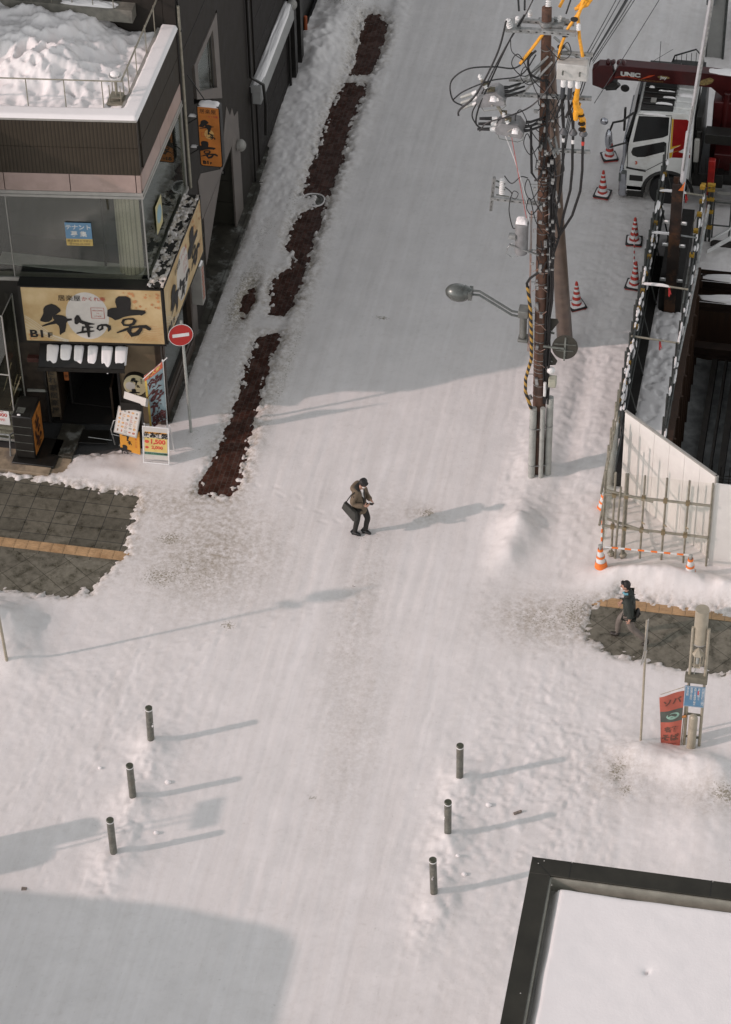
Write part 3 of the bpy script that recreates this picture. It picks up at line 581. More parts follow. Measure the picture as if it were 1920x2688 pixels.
# neighbour on the left: bay over a glass showcase, and the taller block behind it (they shade the roof and the front)
NB=thing('glass_bay_building',(-21,50,0),'grey building with an upper bay beside the corner restaurant','building')
b=MB(); b.bx(-28,-19.36,48.9,50.4,4.7,9.0); b.bx(-28,-19.36,50.4,54.8,2.6,9.1); b.build('wall',M['dgrey'],NB,smooth=0)
b=MB(); b.bx(-40,-21.2,51.7,75,0,12); b.build('rear_block',M['dgrey'],NB,smooth=0)
SHC=thing('showcase',(-19.5,50,0),'glass shop showcase full of sticks behind a handrail at the left edge','showcase')
b=MB()
for x,y in ((-18.9,49.63),(-18.9,50.5)): b.tube([(x,y,.1),(x,y,4.0)],.018,6)
b.tube([(-22,49.63,4),(-18.9,49.63,4),(-18.9,50.5,4)],.02,6); b.tube([(-22,49.63,2.2),(-18.9,49.63,2.2)],.02,6); b.bx(-22,-18.88,49.6,50.5,.1,.16); b.build('frame',M['sill'],SHC)
b=MB(); b.bx(-22,-18.92,49.62,49.63,.16,4); b.bx(-18.905,-18.895,49.64,50.5,.16,4); b.build('pane',M['glass'],SHC,smooth=0)
b=MB(); 
for k in range(5): b.bx(-22,-18.96,49.75,50.3,.16+k*.17,.26+k*.17)
b.build('shelf',mat('shelf_white',(.5,.49,.46),.5),SHC,smooth=0)
b=MB(); b.bx(-22,-18.98,49.7,50.45,1.02,1.08); b.build('counter',M['brown'],SHC,smooth=0)
st=MB(); rr=random.Random(4)
for k in range(34):
    x=rr.uniform(-20.2,-19.0); y=rr.uniform(49.75,50.4); st.tube([(x,y,1.08),(x+rr.uniform(-.15,.3),y+rr.uniform(-.15,.1),rr.uniform(1.5,2.0))],.012,5)
st.each('stick',mat('pale_wood',(.36,.30,.2),.6,0,.5,9),SHC)
b=MB(); b.bx(-22,-19.0,50.5,50.54,.1,4); b.build('rear_panel',M['black'],SHC,smooth=0)
FS=Fr((-19.45,49.60,1.05),(1,0,0),(0,0,1))
pr=thing('price_poster',(-19.25,49.60,1.0),'white price poster with red numbers on the showcase','poster')
b=MB(); b.fb(FS,0,.42,-.42,.02,0,.006); b.build('paper',M['white'],pr,smooth=0)
b=MB(); write(b,FS,'3000',.22,-.16,.15,.008,.004); write(b,FS,'円引',.22,-.30,.09,.008,.002); write(b,FS,'ご予約',.2,-.03,.06,.008); b.build('lettering',mat('red_ink',(.55,.05,.04),.5),pr,smooth=0)
HR=thing('handrail',(-19.4,49.2,0),'low metal handrail in front of the showcase','handrail')
b=MB(); b.tube([(-22,49.25,.62),(-18.95,49.25,.62),(-18.82,49.45,.62),(-18.82,49.6,.62)],.025); b.tube([(-22,49.25,.5),(-18.95,49.25,.5)],.014)
b.tube([(-18.95,49.12,.03),(-18.95,49.25,.62)],.02); b.build('rail',M['steel'],HR)
# ================================================================== SIGNS AT THE CORNER
def gold_mat():
    m,n,b=new_mat('gold_sign_face'); v=wpos(n); f=noise(n,v,1.6,4); c=mix(n,ramp(n,f,.35,.65),(.44,.30,.135,1),(.56,.43,.235,1))
    n.links.new(c,b.inputs['Base Color']); b.inputs['Roughness'].default_value=.35; return m
M['gold']=gold_mat(); M['ink']=mat('black_ink',(.012,.011,.01),.5,0,.1); M['red']=mat('red_ink2',(.42,.05,.035),.5,0,.1)
M['moon']=mat('pale_moon',(.55,.52,.47),.4,0,.05); M['petal']=mat('petal_orange',(.50,.24,.10),.4,0,.2); M['wave']=mat('pale_wave',(.60,.54,.42),.4,0,.1)
M['orange']=mat('orange_sign',(.50,.17,.03),.4,0,.25,2.2); M['orange2']=mat('bright_orange_sign',(.62,.28,.03),.45,0,.12,2)
def big_sign(root,FR,w,h,side):
    b=MB(); b.fb(FR,0,w,0,h,-.02,0); b.build('face',M['gold'],root,smooth=0)
    b=MB(); b.disc(FR,w*.46,h*.50,w*.155,h*.44,.002); b.build('moon',M['moon'],root,smooth=0)
    rr=random.Random(5); b=MB()
    for i in range(26):
        x=w*(.72+.27*rr.random()); y=h*(.62+.34*rr.random()); s=rr.uniform(.02,.05); b.poly(FR,[(x+s*(1+.25*math.cos(5*k*math.pi/5))*math.cos(k*math.pi/5),y+s*(1+.25*math.cos(5*k*math.pi/5))*math.sin(k*math.pi/5)) for k in range(10)],.003+.0003*i)
    for i in range(14):
        x=w*(.02+.1*rr.random()); y=h*(.02+.1*rr.random()); b.disc(FR,x,y,.02,.02,.003+.0003*i,seg=6)
    for k in range(9):
        r=.12+.07*k; b.stroke(FR,[(w*.93+r*math.cos(t)*1.1,h*.02+r*math.sin(t)*.75) for t in np.linspace(.55 if k>1 else .1,2.9,14) if 0<w*.93+r*math.cos(t)*1.1<w-.02 and h*.02+r*math.sin(t)*.75>0.02],.008,.003+.0004*k)
    b.build('petals',M['petal'],root,smooth=0)
    b=MB()
    for k in range(7): b.stroke(FR,[(.02+t*w*.30,h*(.46-.05*k)*(1-t)**1.3+.02+.03*math.sin(t*7+k)) for t in np.linspace(0,1,14)],.014,.003+.0004*k)
    b.build('waves',M['wave'],root,smooth=0)
    b=MB(); logo_h(b,FR,w,h,.014)
    write(b,FR,'居楽屋',w*.343,h*.785,h*.115,.013,0); write(b,FR,'B1',w*.085,h*.075,h*.19,.013,.010,1.2); write(b,FR,'F',w*.175,h*.075,h*.13,.013,.006,1.3)
    b.build('lettering',M['ink'],root,smooth=0)
    b=MB(); write(b,FR,'かくれ庵',w*.515,h*.79,h*.085,.013,0,1.05)
    x0,x1,y0,y1=w*.49,w*.583,h*.46,h*.655
    for q in ([(x0,y0),(x1,y0)],[(x1,y0),(x1,y1)],[(x1,y1),(x0,y1)],[(x0,y1),(x0,y0)]): b.stroke(FR,q,.011,.0065)
    write(b,FR,'WELCOME',(x0+x1)/2,y1-.10,.055,.007,0,.95); write(b,FR,'TO',(x0+x1)/2,y1-.18,.05,.007); write(b,FR,'UTAGE',(x0+x1)/2,y1-.27,.055,.007,0,.95)
    b.build('seal',M['red'],root,smooth=0)
dn=.37
F2=Fr(F.p(-3.02,2.89,dn),(math.cos(a7),math.sin(a7),0),(0,0,1))
BS=thing('billboard',(-17,50.4,2.8),'wide gold restaurant sign facing the crossing above the dark stair entrance','sign','gold signs wrapped round the corner')
big_sign(BS,Fr(F2.p(0,0,.022),F2.r,F2.u),3.325,1.60,0)
b=MB(); b.fb(F2,-.07,3.37,1.615,1.645,-dn+.03,.03); b.fb(F2,-.07,3.37,-.06,0,-dn+.03,.03); b.fb(F2,-.07,0,0,1.62,-dn+.03,.03); b.fb(F2,3.327,3.37,0,1.62,-.05,.03); b.fb(F2,-.0,3.32,0,1.62,-dn+.03,-.0)
b.build('case',M['black'],BS,smooth=0)
SS=thing('billboard',(-15.25,52.4,2.9),'long gold restaurant sign facing the street with slush along its top','sign','gold signs wrapped round the corner')
F3=Fr((-15.2,50.62,2.92),(0,1,0),(0,0,1))
big_sign(SS,Fr(F3.p(0,0,.022),F3.r,F3.u),3.68,1.58,1)
b=MB(); b.fb(F3,.0,3.74,1.60,1.645,-.37,.03); b.fb(F3,.0,3.74,-.06,0,-.37,.03); b.fb(F3,3.685,3.74,0,1.6,-.37,.03); b.fb(F3,-.02,0,0,1.6,-.05,.03); b.fb(F3,0,3.68,0,1.6,-.34,0); b.build('case',M['black'],SS,smooth=0)
X,Y=np.meshgrid(np.linspace(-15.57,-15.18,18),np.linspace(50.6,54.3,150)); nn=fbm(X*9,Y*7,5,.65)+.12*np.abs((X+15.375)/.2)-.06
o=grid_obj('slush',X,Y,4.565+np.clip((nn-.47),-.1,.2)*.30,M['snow'],np.full(X.shape,1.0),parent=SS)
# snowy tiled awning over the entrance
AW=thing('awning',(-17.3,50.5,2.3),'small black awning above the stair entrance carrying six pads of snow','awning')
b=MB(); FA=Fr(F.p(-2.80,2.50,0),F.r,(F.n*-.75+Vector((0,0,1))*.62))
b.fb(F,-2.80,-.72,2.08,2.14,0,.50); 
b.add([F.p(-2.8,2.14,.50),F.p(-.72,2.14,.50),F.p(-.72,2.50,.0),F.p(-2.8,2.50,.0),F.p(-2.8,2.14,.0),F.p(-.72,2.14,0)],[(0,1,2,3),(0,3,4),(1,5,2)])
b.fb(F,-2.82,-.70,2.06,2.17,.50,.53)
b.build('roof',M['black'],AW,smooth=0)
rr=random.Random(2)
for k in range(6):
    s0=-2.70+k*.333; w_=[.31,.29,.25,.26,.29,.31][k]; hgt=[.62,.5,.55,.62,.66,.55][k]
    A,Bq=np.meshgrid(np.linspace(0,1,16),np.linspace(0,1,16)); e=np.clip(1-(np.abs(2*A-1)**5+np.abs(2*Bq-1)**5),0,1)**.4; nn=fbm(A*2+k*5,Bq*2+k,3)
    tt=.03+Bq*hgt*(.85+.3*(vn(A*3+k*4,A*0)-.5))
    ps=[[F.p(s0+.06+w_*A[i,j]*(1-.08*Bq[i,j])+.01,2.52-.36*tt[i,j]/.5*0.97+ (.06*e[i,j])*(1+nn[i,j]*.6)-.02,.0+tt[i,j]*.78) for j in range(16)] for i in range(16)]
    arr=np.array([[list(p) for p in r_] for r_ in ps]); grid_obj('snow',arr[...,0],arr[...,1],arr[...,2],M['fsnow'],parent=AW)
# hanging orange sign
HS=thing('hanging_sign',(-15.0,55,5),'tall orange lightbox hanging from the dark wall with snow on top','sign')
FH=Fr((-15.27,54.995,5.02),(1,0,0),(0,0,1)); hw,hh=.52,1.72
def rrect(x0,x1,y0,y1,r,n=5):
    p=[]
    for cx,cy,a in ((x1-r,y0+r,-90),(x1-r,y1-r,0),(x0+r,y1-r,90),(x0+r,y0+r,180)):
        p+=[(cx+r*math.cos(R(a+90*k/n)),cy+r*math.sin(R(a+90*k/n))) for k in range(n+1)]
    return p
b=MB(); b.poly(FH,rrect(-.03,hw+.03,-.03,hh+.03,.07),-.22,.215); b.build('case',M['black'],HS,smooth=30)
b=MB(); b.poly(FH,rrect(0,hw,0,hh,.05),-.003,.006); b.build('face',M['orange'],HS,smooth=0)
b=MB(); b.disc(FH,.25,.93,.12,.14,.005); b.build('moon',mat('sign_moon',(.62,.38,.13),.4,0,.05),HS,smooth=0)  # moon disc of the sign's own print
b=MB(); logo_v(b,FH,.255,1.34,.60,.008); write(b,FH,'B1',.13,.05,.13,.008,.008,1.2); write(b,FH,'F',.25,.05,.09,.008,.005,1.2); write(b,FH,'居楽屋',.25,1.54,.14,.008,0,1.0); b.build('lettering',M['ink'],HS,smooth=0)
b=MB(); write(b,FH,'かくれ庵',.37,1.43,.06,.008,.001,1.0)
for q in ([(.06,.86),(.18,.86)],[(.18,.86),(.18,.97)],[(.18,.97),(.06,.97)],[(.06,.97),(.06,.86)]): b.stroke(FH,q,.007,.0085)
b.build('seal',M['red'],HS,smooth=0)
snow_lump('snow',-15.01,55.10,.26,.12,6.76,.07,HS,.2,3,20)
b=MB()
for z in (5.45,6.35): 
    b.tube([(-15.6,55.12,z),(-15.28,55.12,z)],.02); b.tube([(-15.6,55.12,z-.25),(-15.3,55.12,z-.02)],.012)
b.tube([(-15.55,55.3,7.4),(-15.05,55.12,6.75)],.014); b.build('bracket',M['black'],HS)
for z in (5.45,6.35): snow_lump('snow',-15.44,55.12,.10,.04,z+.02,.035,HS,.2,int(z),12)
# tenant poster in the upstairs window (and a second round the corner)
def jposter(root,FR,w,h):
    b=MB(); b.fb(FR,0,w,h*.3,h,0,.004); b.build('upper_panel',mat('blue_paper',(.12,.24,.36),.5,0,.1),root,smooth=0)
    b=MB(); b.fb(FR,0,w,0,h*.3-.001,0,.004); b.build('lower_panel',mat('yellow_paper',(.52,.38,.12),.5,0,.1),root,smooth=0)
    b=MB(); write(b,FR,'テナント',w/2,h*.72,w*.25,.006,.003); write(b,FR,'募 集',w/2,h*.42,w*.27,.006,.004); b.build('lettering',mat('white_ink',(.62,.62,.58),.5),root,smooth=0)
    b=MB(); write(b,FR,'株式会社とうせい',w/2,h*.17,w*.115,.006,.001); write(b,FR,'☎0166-33-2502',w/2,h*.04,w*.115,.006,.001); b.build('small_lettering',mat('brown_ink',(.10,.07,.04),.5),root,smooth=0)
TP=thing('tenant_poster',(-17.2,50.72,5.5),'blue and yellow notice taped inside the big front window','poster')
jposter(TP,Fr(F.p(-1.88,5.47,.005),F.r,F.u),.62,.66)
TP2=thing('poster',(-15.59,52.2,5.5),'pale blue and yellow notice seen edge-on in the side window','poster')
b=MB(); FT2=Fr((-15.59,51.85,5.15),(0,1,0),(0,0,1)); b.fb(FT2,0,.55,0,.8,0,.004); b.build('paper',mat('pale_yellow',(.45,.40,.2),.5,0,.1),TP2,smooth=0)
b=MB(); b.disc(FT2,.28,.42,.2,.24,.006); b.build('blue_mark',mat('pale_blue',(.22,.36,.42),.5,0,.1),TP2,smooth=0)
# round lit sign
RS=thing('round_sign',(-16.15,50.8,1.36),'round cream sign with brush lettering on the tan pier','sign')
FRd=Fr(F.p(-.55,1.36,0),F.r,F.u)
b=MB(); b.disc(FRd,0,0,.30,.34,0,.12); b.build('case',M['black'],RS,smooth=30)
b=MB(); b.disc(FRd,0,0,.285,.325,.121,.003); b.build('face',mat('cream_face',(.58,.50,.30),.4,0,.06),RS,smooth=0)
b=MB(); b.disc(FRd,-.12,-.02,.12,.13,.1245,.001); b.build('moon',M['moon'],RS,smooth=0)
b=MB(); logo_v(b,FRd,.03,.24,.34,.127); column(b,FRd,'居楽屋',.16,.17,.055,.127); b.build('lettering',M['ink'],RS,smooth=0)
# wooden upright name board and orange strip by the entrance
WB=thing('wooden_signboard',(-18.2,50.6,.9),'narrow weathered wooden name board left of the entrance','sign')
FW=Fr(F.p(-2.70,.25,.10),F.r,F.u); b=MB(); b.fb(FW,0,.24,0,1.75,-.06,0); b.build('board',mat('old_wood',(.085,.062,.035),.7,0,.5,6),WB,bevel=.01)
b=MB(); column(b,FW,'隠れ家居楽屋',.12,1.35,.2,.004,.24,.004); b.build('lettering',M['ink'],WB,smooth=0)
OS=thing('orange_strip_sign',(-17.9,50.4,1.6),'small orange strip sign hanging inside the entrance','sign')
b=MB(); FO=Fr(F.p(-2.33,1.25,-.15),F.r,F.u); b.poly(FO,rrect(0,.11,0,.62,.03),0,.03); b.build('face',mat('dim_orange',(.30,.09,.02),.5),OS,smooth=0)
b=MB(); column(b,FO,'営業中',.055,.45,.09,.034,.17,.002); b.build('lettering',M['ink'],OS,smooth=0)
RB=tag(MB().fb(F,-3.13,-2.85,2.02,2.14,0,.16).build('call_box',mat('maroon_box',(.07,.025,.02),.5),None,F.p(-3,2.08,.1),bevel=.01),'small maroon box on the dark entrance wall','box')
TB=tag(MB().fb(F,-3.25,-2.75,1.0,1.05,0,.05).build('wall_strip',M['greyp'],None,F.p(-3,1.02,0)),'grey metal strip across the dark wall behind the black light box','rail')
MT=tag(MB().fb(F,-2.35,-1.25,.062,.09,.35,.85).build('doormat',M['black'],None,F.p(-1.8,.07,.6),bevel=.01),'black doormat at the stair entrance','mat')
# black standing light box with orange side
LB=thing('light_box_sign',(-18.35,49.5,0),'black standing light box with an orange picture side on a wide base','sign')
b=MB(); b.bx(-18.78,-18.28,49.05,49.85,.12,1.42); b.build('case',M['black'],LB,bevel=.03)
b=MB(); b.bx(-18.85,-17.78,48.86,49.9,.0,.10); b.build('base',M['black'],LB,bevel=.02)
FL_=Fr((-18.278,49.10,.2),(0,1,0),(0,0,1)); b=MB(); b.fb(FL_,0,.68,0,1.15,-.01,.003); b.build('face',mat('deep_orange',(.40,.15,.03),.4,0,.3,8),LB,smooth=0)
b=MB(); rr=random.Random(9)
for i in range(16): b.poly(FL_,[(q[0]*.10+.1+.48*rr.random(),q[1]*.12+.2+.8*rr.random()) for q in ((0,0),(1,.2),(1.2,1),(.2,.8))][:3] if 0 else [(x0_+dx,y0_+dy) for x0_,y0_ in [(.08+.42*rr.random(),.15+.8*rr.random())] for dx,dy in ((0,0),(.12,.02),(.1,.12),(.02,.09))],.0045+.0004*i)
logo_v(b,FL_,.33,.85,.42,.014); b.build('picture',mat('dark_print',(.05,.02,.012),.5,0,.5,15),LB,smooth=0)
b=MB()
for z in (.35,.6,.85,1.1): b.bx(-18.76,-18.3,49.042,49.052,z,z+.012)
b.bx(-18.7,-18.5,49.2,49.4,1.42,1.425); b.build('seam',M['steel2'],LB,smooth=0)
snow_lump('snow',-18.6,49.12,.05,.03,1.42,.02,LB,.2,5,10)
# menu stand
MS=thing('menu_stand',(-16.05,49.8,0),'menu lectern with tilted picture menu above an orange name panel','sign')
tl=R(4); FM=Fr((-16.34,49.75,.12),(.94,-.22,0),(0,.12,1)); b=MB(); b.fb(FM,0,.54,.0,.66,-.03,0); b.build('panel',M['orange2'],MS,smooth=0)
b=MB(); logo_v(b,FM,.22,.60,.42,.004); b.build('lettering',M['ink'],MS,smooth=0)
b=MB(); column(b,FM,'居楽屋',.44,.52,.06,.004); column(b,FM,'かくれ庵',.44,.32,.045,.004); b.build('seal',M['red'],MS,smooth=0)
FM2=Fr((-16.42,49.58,.80),(.94,-.20,0),(.05,.62,.62)); b=MB(); b.fb(FM2,0,.62,0,.66,-.04,0); b.build('menu_frame',M['sill'],MS,bevel=.008)
b=MB(); b.fb(FM2,.03,.59,.03,.63,0,.002); b.build('menu',M['moon'],MS,smooth=0)
pc=[mat('menu_'+nm,c,.5,0,.5,30) for nm,c in (('red',(.45,.16,.10)),('brown',(.25,.15,.09)),('grey',(.25,.25,.22)),('orange',(.6,.33,.13)))]
b=MB(); rr=random.Random(3)
for i in range(5):
    for j in range(6):
        b.cur=rr.randrange(4); x=.05+i*.107; y=.05+j*.095
        if rr.random()<.65: b.disc(FM2,x+.045,y+.04,rr.uniform(.02,.045),rr.uniform(.018,.036),.003+.0002*j,seg=9)
        else:
            for q in range(3): b.fb(FM2,x,x+rr.uniform(.04,.09),y+q*.026,y+q*.026+.012,.002,.0035)
b.build('menu_pictures',pc,MS,smooth=0)
b=MB(); FM3=Fr((-16.26,50.10,1.43),(.94,-.28,0),(0,.5,.5)); b.fb(FM3,0,.62,0,.20,-.16,0); b.build('light_hood',M['moon'],MS,bevel=.01)
b=MB(); b.bx(-16.3,-15.8,49.95,50.15,0,1.45); b.build('rear_box',M['black'],MS,smooth=0)
b=MB(); 
for x in (-16.3,-15.85): b.tube([(x,49.72,0),(x,49.78,.15)],.015,6); 
b.build('leg',M['black'],MS)
RK=thing('umbrella_rack',(-16.6,49.85,0),'bent grey tube rack beside the menu stand','rack')
b=MB(); b.tube([(-16.55,50.0,.02),(-16.6,49.95,.55),(-16.52,50.0,.8),(-16.36,50.02,.85),(-16.3,50.0,.5)],.016,8); b.tube([(-16.6,49.95,.4),(-16.2,49.9,.38)],.01,6); b.tube([(-16.6,49.95,.2),(-17.2,49.95,.22)],.01,6); b.build('frame',M['steel'],RK)
# A-board
AB=thing('a_board',(-15.35,49.5,0),'white framed A-board advertising drinks at 1500 and 2000 yen','sign')
FB_=Fr((-15.70,49.43,.05),(.995,.03,0),(0,.20,1)); b=MB(); FBl=Fr((-15.70,49.43,.05),FB_.r,FB_.u)
for s0,s1,t0,t1 in ((0,.66,0,.03),(0,.66,1.0,1.03),(0,.03,.03,1.0),(.63,.66,.03,1.0)): b.fb(FBl,s0,s1,t0,t1,-.02,.0)
b.build('frame',M['white'],AB,bevel=.006)
b=MB(); b.fb(FBl,.03,.63,.12,1.0,-.012,-.006); b.build('sheet',M['moon'],AB,smooth=0)
b=MB(); Q_=Fr((-15.70,49.95,.05),FB_.r,(0,-.20,1))
for s0,s1,t0,t1 in ((0,.66,0,.03),(0,.03,.03,1.0),(.63,.66,.03,1.0)): b.fb(Q_,s0,s1,t0,t1,-.02,0)
b.build('rear_frame',M['white'],AB)
yel=mat('poster_yellow',(.66,.50,.17),.5,0,.1); b=MB(); b.fb(FBl,.05,.61,.33,.72,-.005,-.003); b.build('yellow_field',yel,AB,smooth=0)
b=MB(); b.fb(FBl,.06,.60,.83,.88,-.005,-.0025); b.build('orange_band',M['orange2'],AB,smooth=0)
b=MB(); b.fb(FBl,.05,.61,.25,.32,-.005,-.003); b.build('green_band',mat('teal',(.10,.23,.16),.5),AB,smooth=0)
b=MB(); write(b,FBl,'飲み放題',.33,.735,.145,.0,.012,1.0); write(b,FBl,'お一人様１２０分飲み放題付',.33,.272,.045,.0,.001); write(b,FBl,'宴会コース各種',.33,.842,.04,.0,.002); b.build('lettering',M['ink'],AB,smooth=0)
b=MB(); write(b,FBl,'1,500',.375,.565,.165,.0,.008,1.05); write(b,FBl,'2,000',.36,.42,.115,.0,.005,1.1); b.disc(FBl,.11,.61,.055,.045,.0); b.disc(FBl,.11,.45,.045,.035,.0); b.build('price_lettering',mat('price_red',(.62,.08,.05),.5),AB,smooth=0)
# nobori banner by the A-board
def banner(root,poleb,h,FRb,pts_fn,w,hh,mats_fn): pass
NBn=thing('banner',(-15.4,50.45,0),'tall blue and red vertical banner on a white pole beside the tan pier','banner')
b=MB(); b.tube([(-15.25,50.2,0),(-15.22,50.2,2.72)],.018,8); b.tube([(-15.72,50.12,2.12),(-15.10,50.2,2.80)],.011,6); b.build('pole',M['white'],NBn)
def cloth(FRb,w,h,skew,wavea,seed,n=20,m=40):
    A,Bq=np.meshgrid(np.linspace(0,1,n),np.linspace(0,1,m)); X=np.zeros_like(A);Y=X.copy();Z=X.copy()
    def pos(a,t): 
        c=wavea*math.sin(a*5+t*4+seed)*max(1-a,0)**.6+wavea*.6*math.sin(t*9+seed*2)*(1-a)
        return FRb.p(a*w+(1-a)*skew[1]*(1-t)*1.0,t*h-(1-a)*skew[0]*(.5+.5*t),c)
    for i in range(m):
        for j in range(n): p=pos(A[i,j],Bq[i,j]); X[i,j],Y[i,j],Z[i,j]=p
    return X,Y,Z,pos
class Warp:  # lays drawing on a hanging cloth
    def __init__(s,FRb,pos,w,h): s.F=FRb; s.pos=pos; s.w=w; s.h=h
    def p(s,a,b,c=0): return s.pos(a/s.w,b/s.h)+s.F.n*c
def two_tone(name,top,body,edge,edge2,z_split,xe,FRb):
    return None
FNB=Fr((-15.72,50.15,.90),(1,.05,0),(0,0,1)); cw,ch=.50,1.80
X,Y,Z,pos=cloth(FNB,cw,ch,(.55,.06),.035,1)
grid_obj('cloth',X,Y,Z,mat('cloth_blue',(.20,.27,.29),.85,0,.1),parent=NBn); WN=Warp(FNB,pos,cw,ch)
def patch(W_,a0,a1,b0,b1,off,n=8):
    A,Bq=np.meshgrid(np.linspace(a0,a1,n),np.linspace(b0,b1,n*2)); P_=np.array([[list(W_.p(A[i,j],Bq[i,j],off)) for j in range(n)] for i in range(n*2)]); return P_[...,0],P_[...,1],P_[...,2]
rc=mat('cloth_red',(.48,.10,.05),.85,0,.15)
grid_obj('red_band',*patch(WN,.005,.495,ch-.20,ch-.005,.004),rc,parent=NBn); grid_obj('side_band',*patch(WN,.005,.06,.01,ch-.2,.004),mat('cloth_yellow',(.5,.36,.08),.85),parent=NBn)
b=MB(); column(b,WN,'飲み放題',.28,ch-.62,.40,.007,.41,.022); b.build('lettering',mat('cloth_maroon',(.06,.015,.015),.8),NBn,smooth=0)
b=MB(); write(b,WN,'大人気',.26,ch-.15,.12,.007,.004); b.build('top_lettering',mat('cloth_gold',(.6,.4,.12),.8),NBn,smooth=0)
# side poster board past the corner
PB=thing('wall_poster',(-15.45,54.2,1.8),'white menu board with a snow cap under the far end of the side sign','sign')
b=MB(); b.bx(-15.56,-15.22,54.1,54.4,1.35,2.55); b.build('case',M['sill'],PB,bevel=.01)
FPb=Fr((-15.218,54.12,1.45),(0,1,0),(0,0,1)); b=MB()
for i in range(9): b.fb(FPb,.03+.02*(i%2),.22,.05+.11*i,.11+.11*i,0,.003)
b.build('pictures',pc[0],PB,smooth=0)
snow_lump('snow',-15.39,54.25,.17,.15,2.55,.08,PB,.2,9,14)
# no-entry sign
NE=thing('no_entry_sign',(-14.81,50.75,0),'red round no-entry sign on a thin grey pole at the corner','traffic sign')
b=MB(); b.tube([(-14.81,50.75,0),(-14.86,50.78,3.5)],.035,10); b.build('pole',M['greyp'],NE)
FN=Fr((-14.87,50.70,3.12),(.93,.37,0),(-.05,.12,1)); b=MB(); b.disc(FN,0,0,.30,.30,-.012,.01,40); b.build('rim',M['white'],NE,smooth=0)
b=MB(); b.disc(FN,0,0,.285,.285,-.001,.003,40); b.build('disc',mat('sign_red',(.42,.02,.015),.35,0,.15,3),NE,smooth=0)
b=MB(); b.fb(FN,-.20,.20,-.045,.045,.002,.005); b.build('bar',M['white'],NE,smooth=0)
b=MB(); b.bar((-14.86,50.74,3.0),(-14.86,50.74,3.25),.05,.02); b.build('clamp',M['steel'],NE)
# ================================================================== STREET OBJECTS
# --- bollards
b0=thing('bollard',(0,0,0),'x','bollard','bollards across the crossing')
q=MB(); q.lathe([(.078,-.15),(.078,1.13),(.078,1.15)],(0,0,0),24); q.build('post',mat('bollard_green_grey',(.16,.16,.135),.45,.2,.35,9,.1,(.16,.15,.12,1)),b0,world=False)
q=MB(); q.lathe([(.081,1.13),(.081,1.16)],(0,0,0),24); q.build('band',M['white'],b0,world=False)
q=MB(); q.lathe([(.079,1.16),(.079,1.19),(.070,1.20)],(0,0,0),24); q.build('cap',mat('bollard_cap',(.07,.075,.05),.4,.2,.2,9),b0,world=False)
q=MB(); q.tube([(-.08,-.03,.06),(-.14,-.05,.08),(-.14,-.05,.14)],.008,5); q.build('shackle',M['steel2'],b0,world=False)
bl=[(-13.23,40.38,'farthest bollard of the left row'),(-13.21,38.72,'middle bollard of the left row'),(-13.23,37.15,'nearest bollard of the left row, standing in a shadow band'),
    (-6.42,40.45,'farthest bollard of the right row, on a smooth snow hump'),(-6.41,38.85,'middle bollard of the right row'),(-6.42,37.22,'nearest bollard of the right row, beside the black roof')]
for i,(x,y,lb) in enumerate(bl):
    o=b0 if i==0 else copy_tree(b0); o.location=(x,y,.0); o.rotation_euler=(R([-1,1,0,.5,-.5,1][i]),R([.8,-1,-.6,0,.5,-1.2][i]),R(60*i)); o['label']='grey-green '+lb
    for c in o.children:
        if c.name.startswith('post') and i in (0,2,5):
            s_=MB(); s_.ell((.07,-.045,.68),(.02,.02,.035)); s_.ell((.075,-.03,.74),(.012,.012,.014)); s_.build('snow',M['fsnow'],o,world=False)
# --- traffic cones
def cone_parts(root,stripes,body,base):
    q=MB(); q.lathe([(.135,.03),(.10,.25),(.062,.48),(.035,.66),(.028,.70),(.0,.705)],(0,0,0),20,caps=False); q.build('body',body,root,world=False)
    q=MB()
    for z0,z1 in stripes:
        f=lambda z:.140-.158*z+.002 ; q.lathe([(f(z0),z0),(f(z1),z1)],(0,0,0),20,caps=False)
    q.build('stripe',M['white'],root,world=False)
    q=MB(); q.bx(-.19,.19,-.19,.19,0,.035); q.build('base',base,root,world=False,bevel=.02)
M['cred']=mat('cone_red',(.50,.045,.03),.5,0,.15,9); M['corange']=mat('cone_orange',(.85,.20,.03),.5,0,.1,9)
c0=thing('traffic_cone',(0,0,0),'x','traffic cone','red and white cones along the site')
cone_parts(c0,[(.16,.24),(.32,.39),(.46,.52),(.58,.62)],M['cred'],M['cred'])
q=MB(); q.bx(-.205,.205,-.205,.205,.036,.075); q.build('weight',M['black'],c0,world=False,bevel=.02)
sl0=snow_lump('snow',0,0,.19,.19,.07,.035,c0,.3,1,14); sl0.location=(0,0,0)
for i,(x,y,z,lb) in enumerate([(-6.12,63.85,20,'red striped cone half hidden behind the truck mirror'),(-6.09,62.1,-8,'red striped cone in front of the truck bumper'),(-5.0,60.15,3,'red striped cone with dangling chain, farther one of the pair joined by a bar'),(-4.78,58.25,-6,'red striped cone nearer end of the striped bar'),(-6.13,57.15,30,'red striped cone just right of the leaning brown pole')]):
    o=c0 if i==0 else copy_tree(c0); o.location=(x,y,gz(x,y)-.01); o.scale=(1.08,1.08,1.15); o.rotation_euler=(0,R([0,0,0,2,-2][i]),R(z)); o['label']=lb
o0=thing('construction_cone',(0,0,0),'x','traffic cone','orange and white cones in front of the white hoarding')
q=MB(); q.lathe([(.145,.0),(.12,.13),(.085,.33),(.055,.5),(.05,.52)],(0,0,0),22,caps=False); q.build('body',M['white'],o0,world=False)
q=MB(); 
for z0,z1 in ((0,.17),(.29,.35),(.49,.56)): 
    f=lambda z:.149-.17*z; q.lathe([(f(z0)+.003,z0),(f(z1)+.003,z1)],(0,0,0),22,caps=False)
q.build('stripe',M['corange'],o0,world=False)
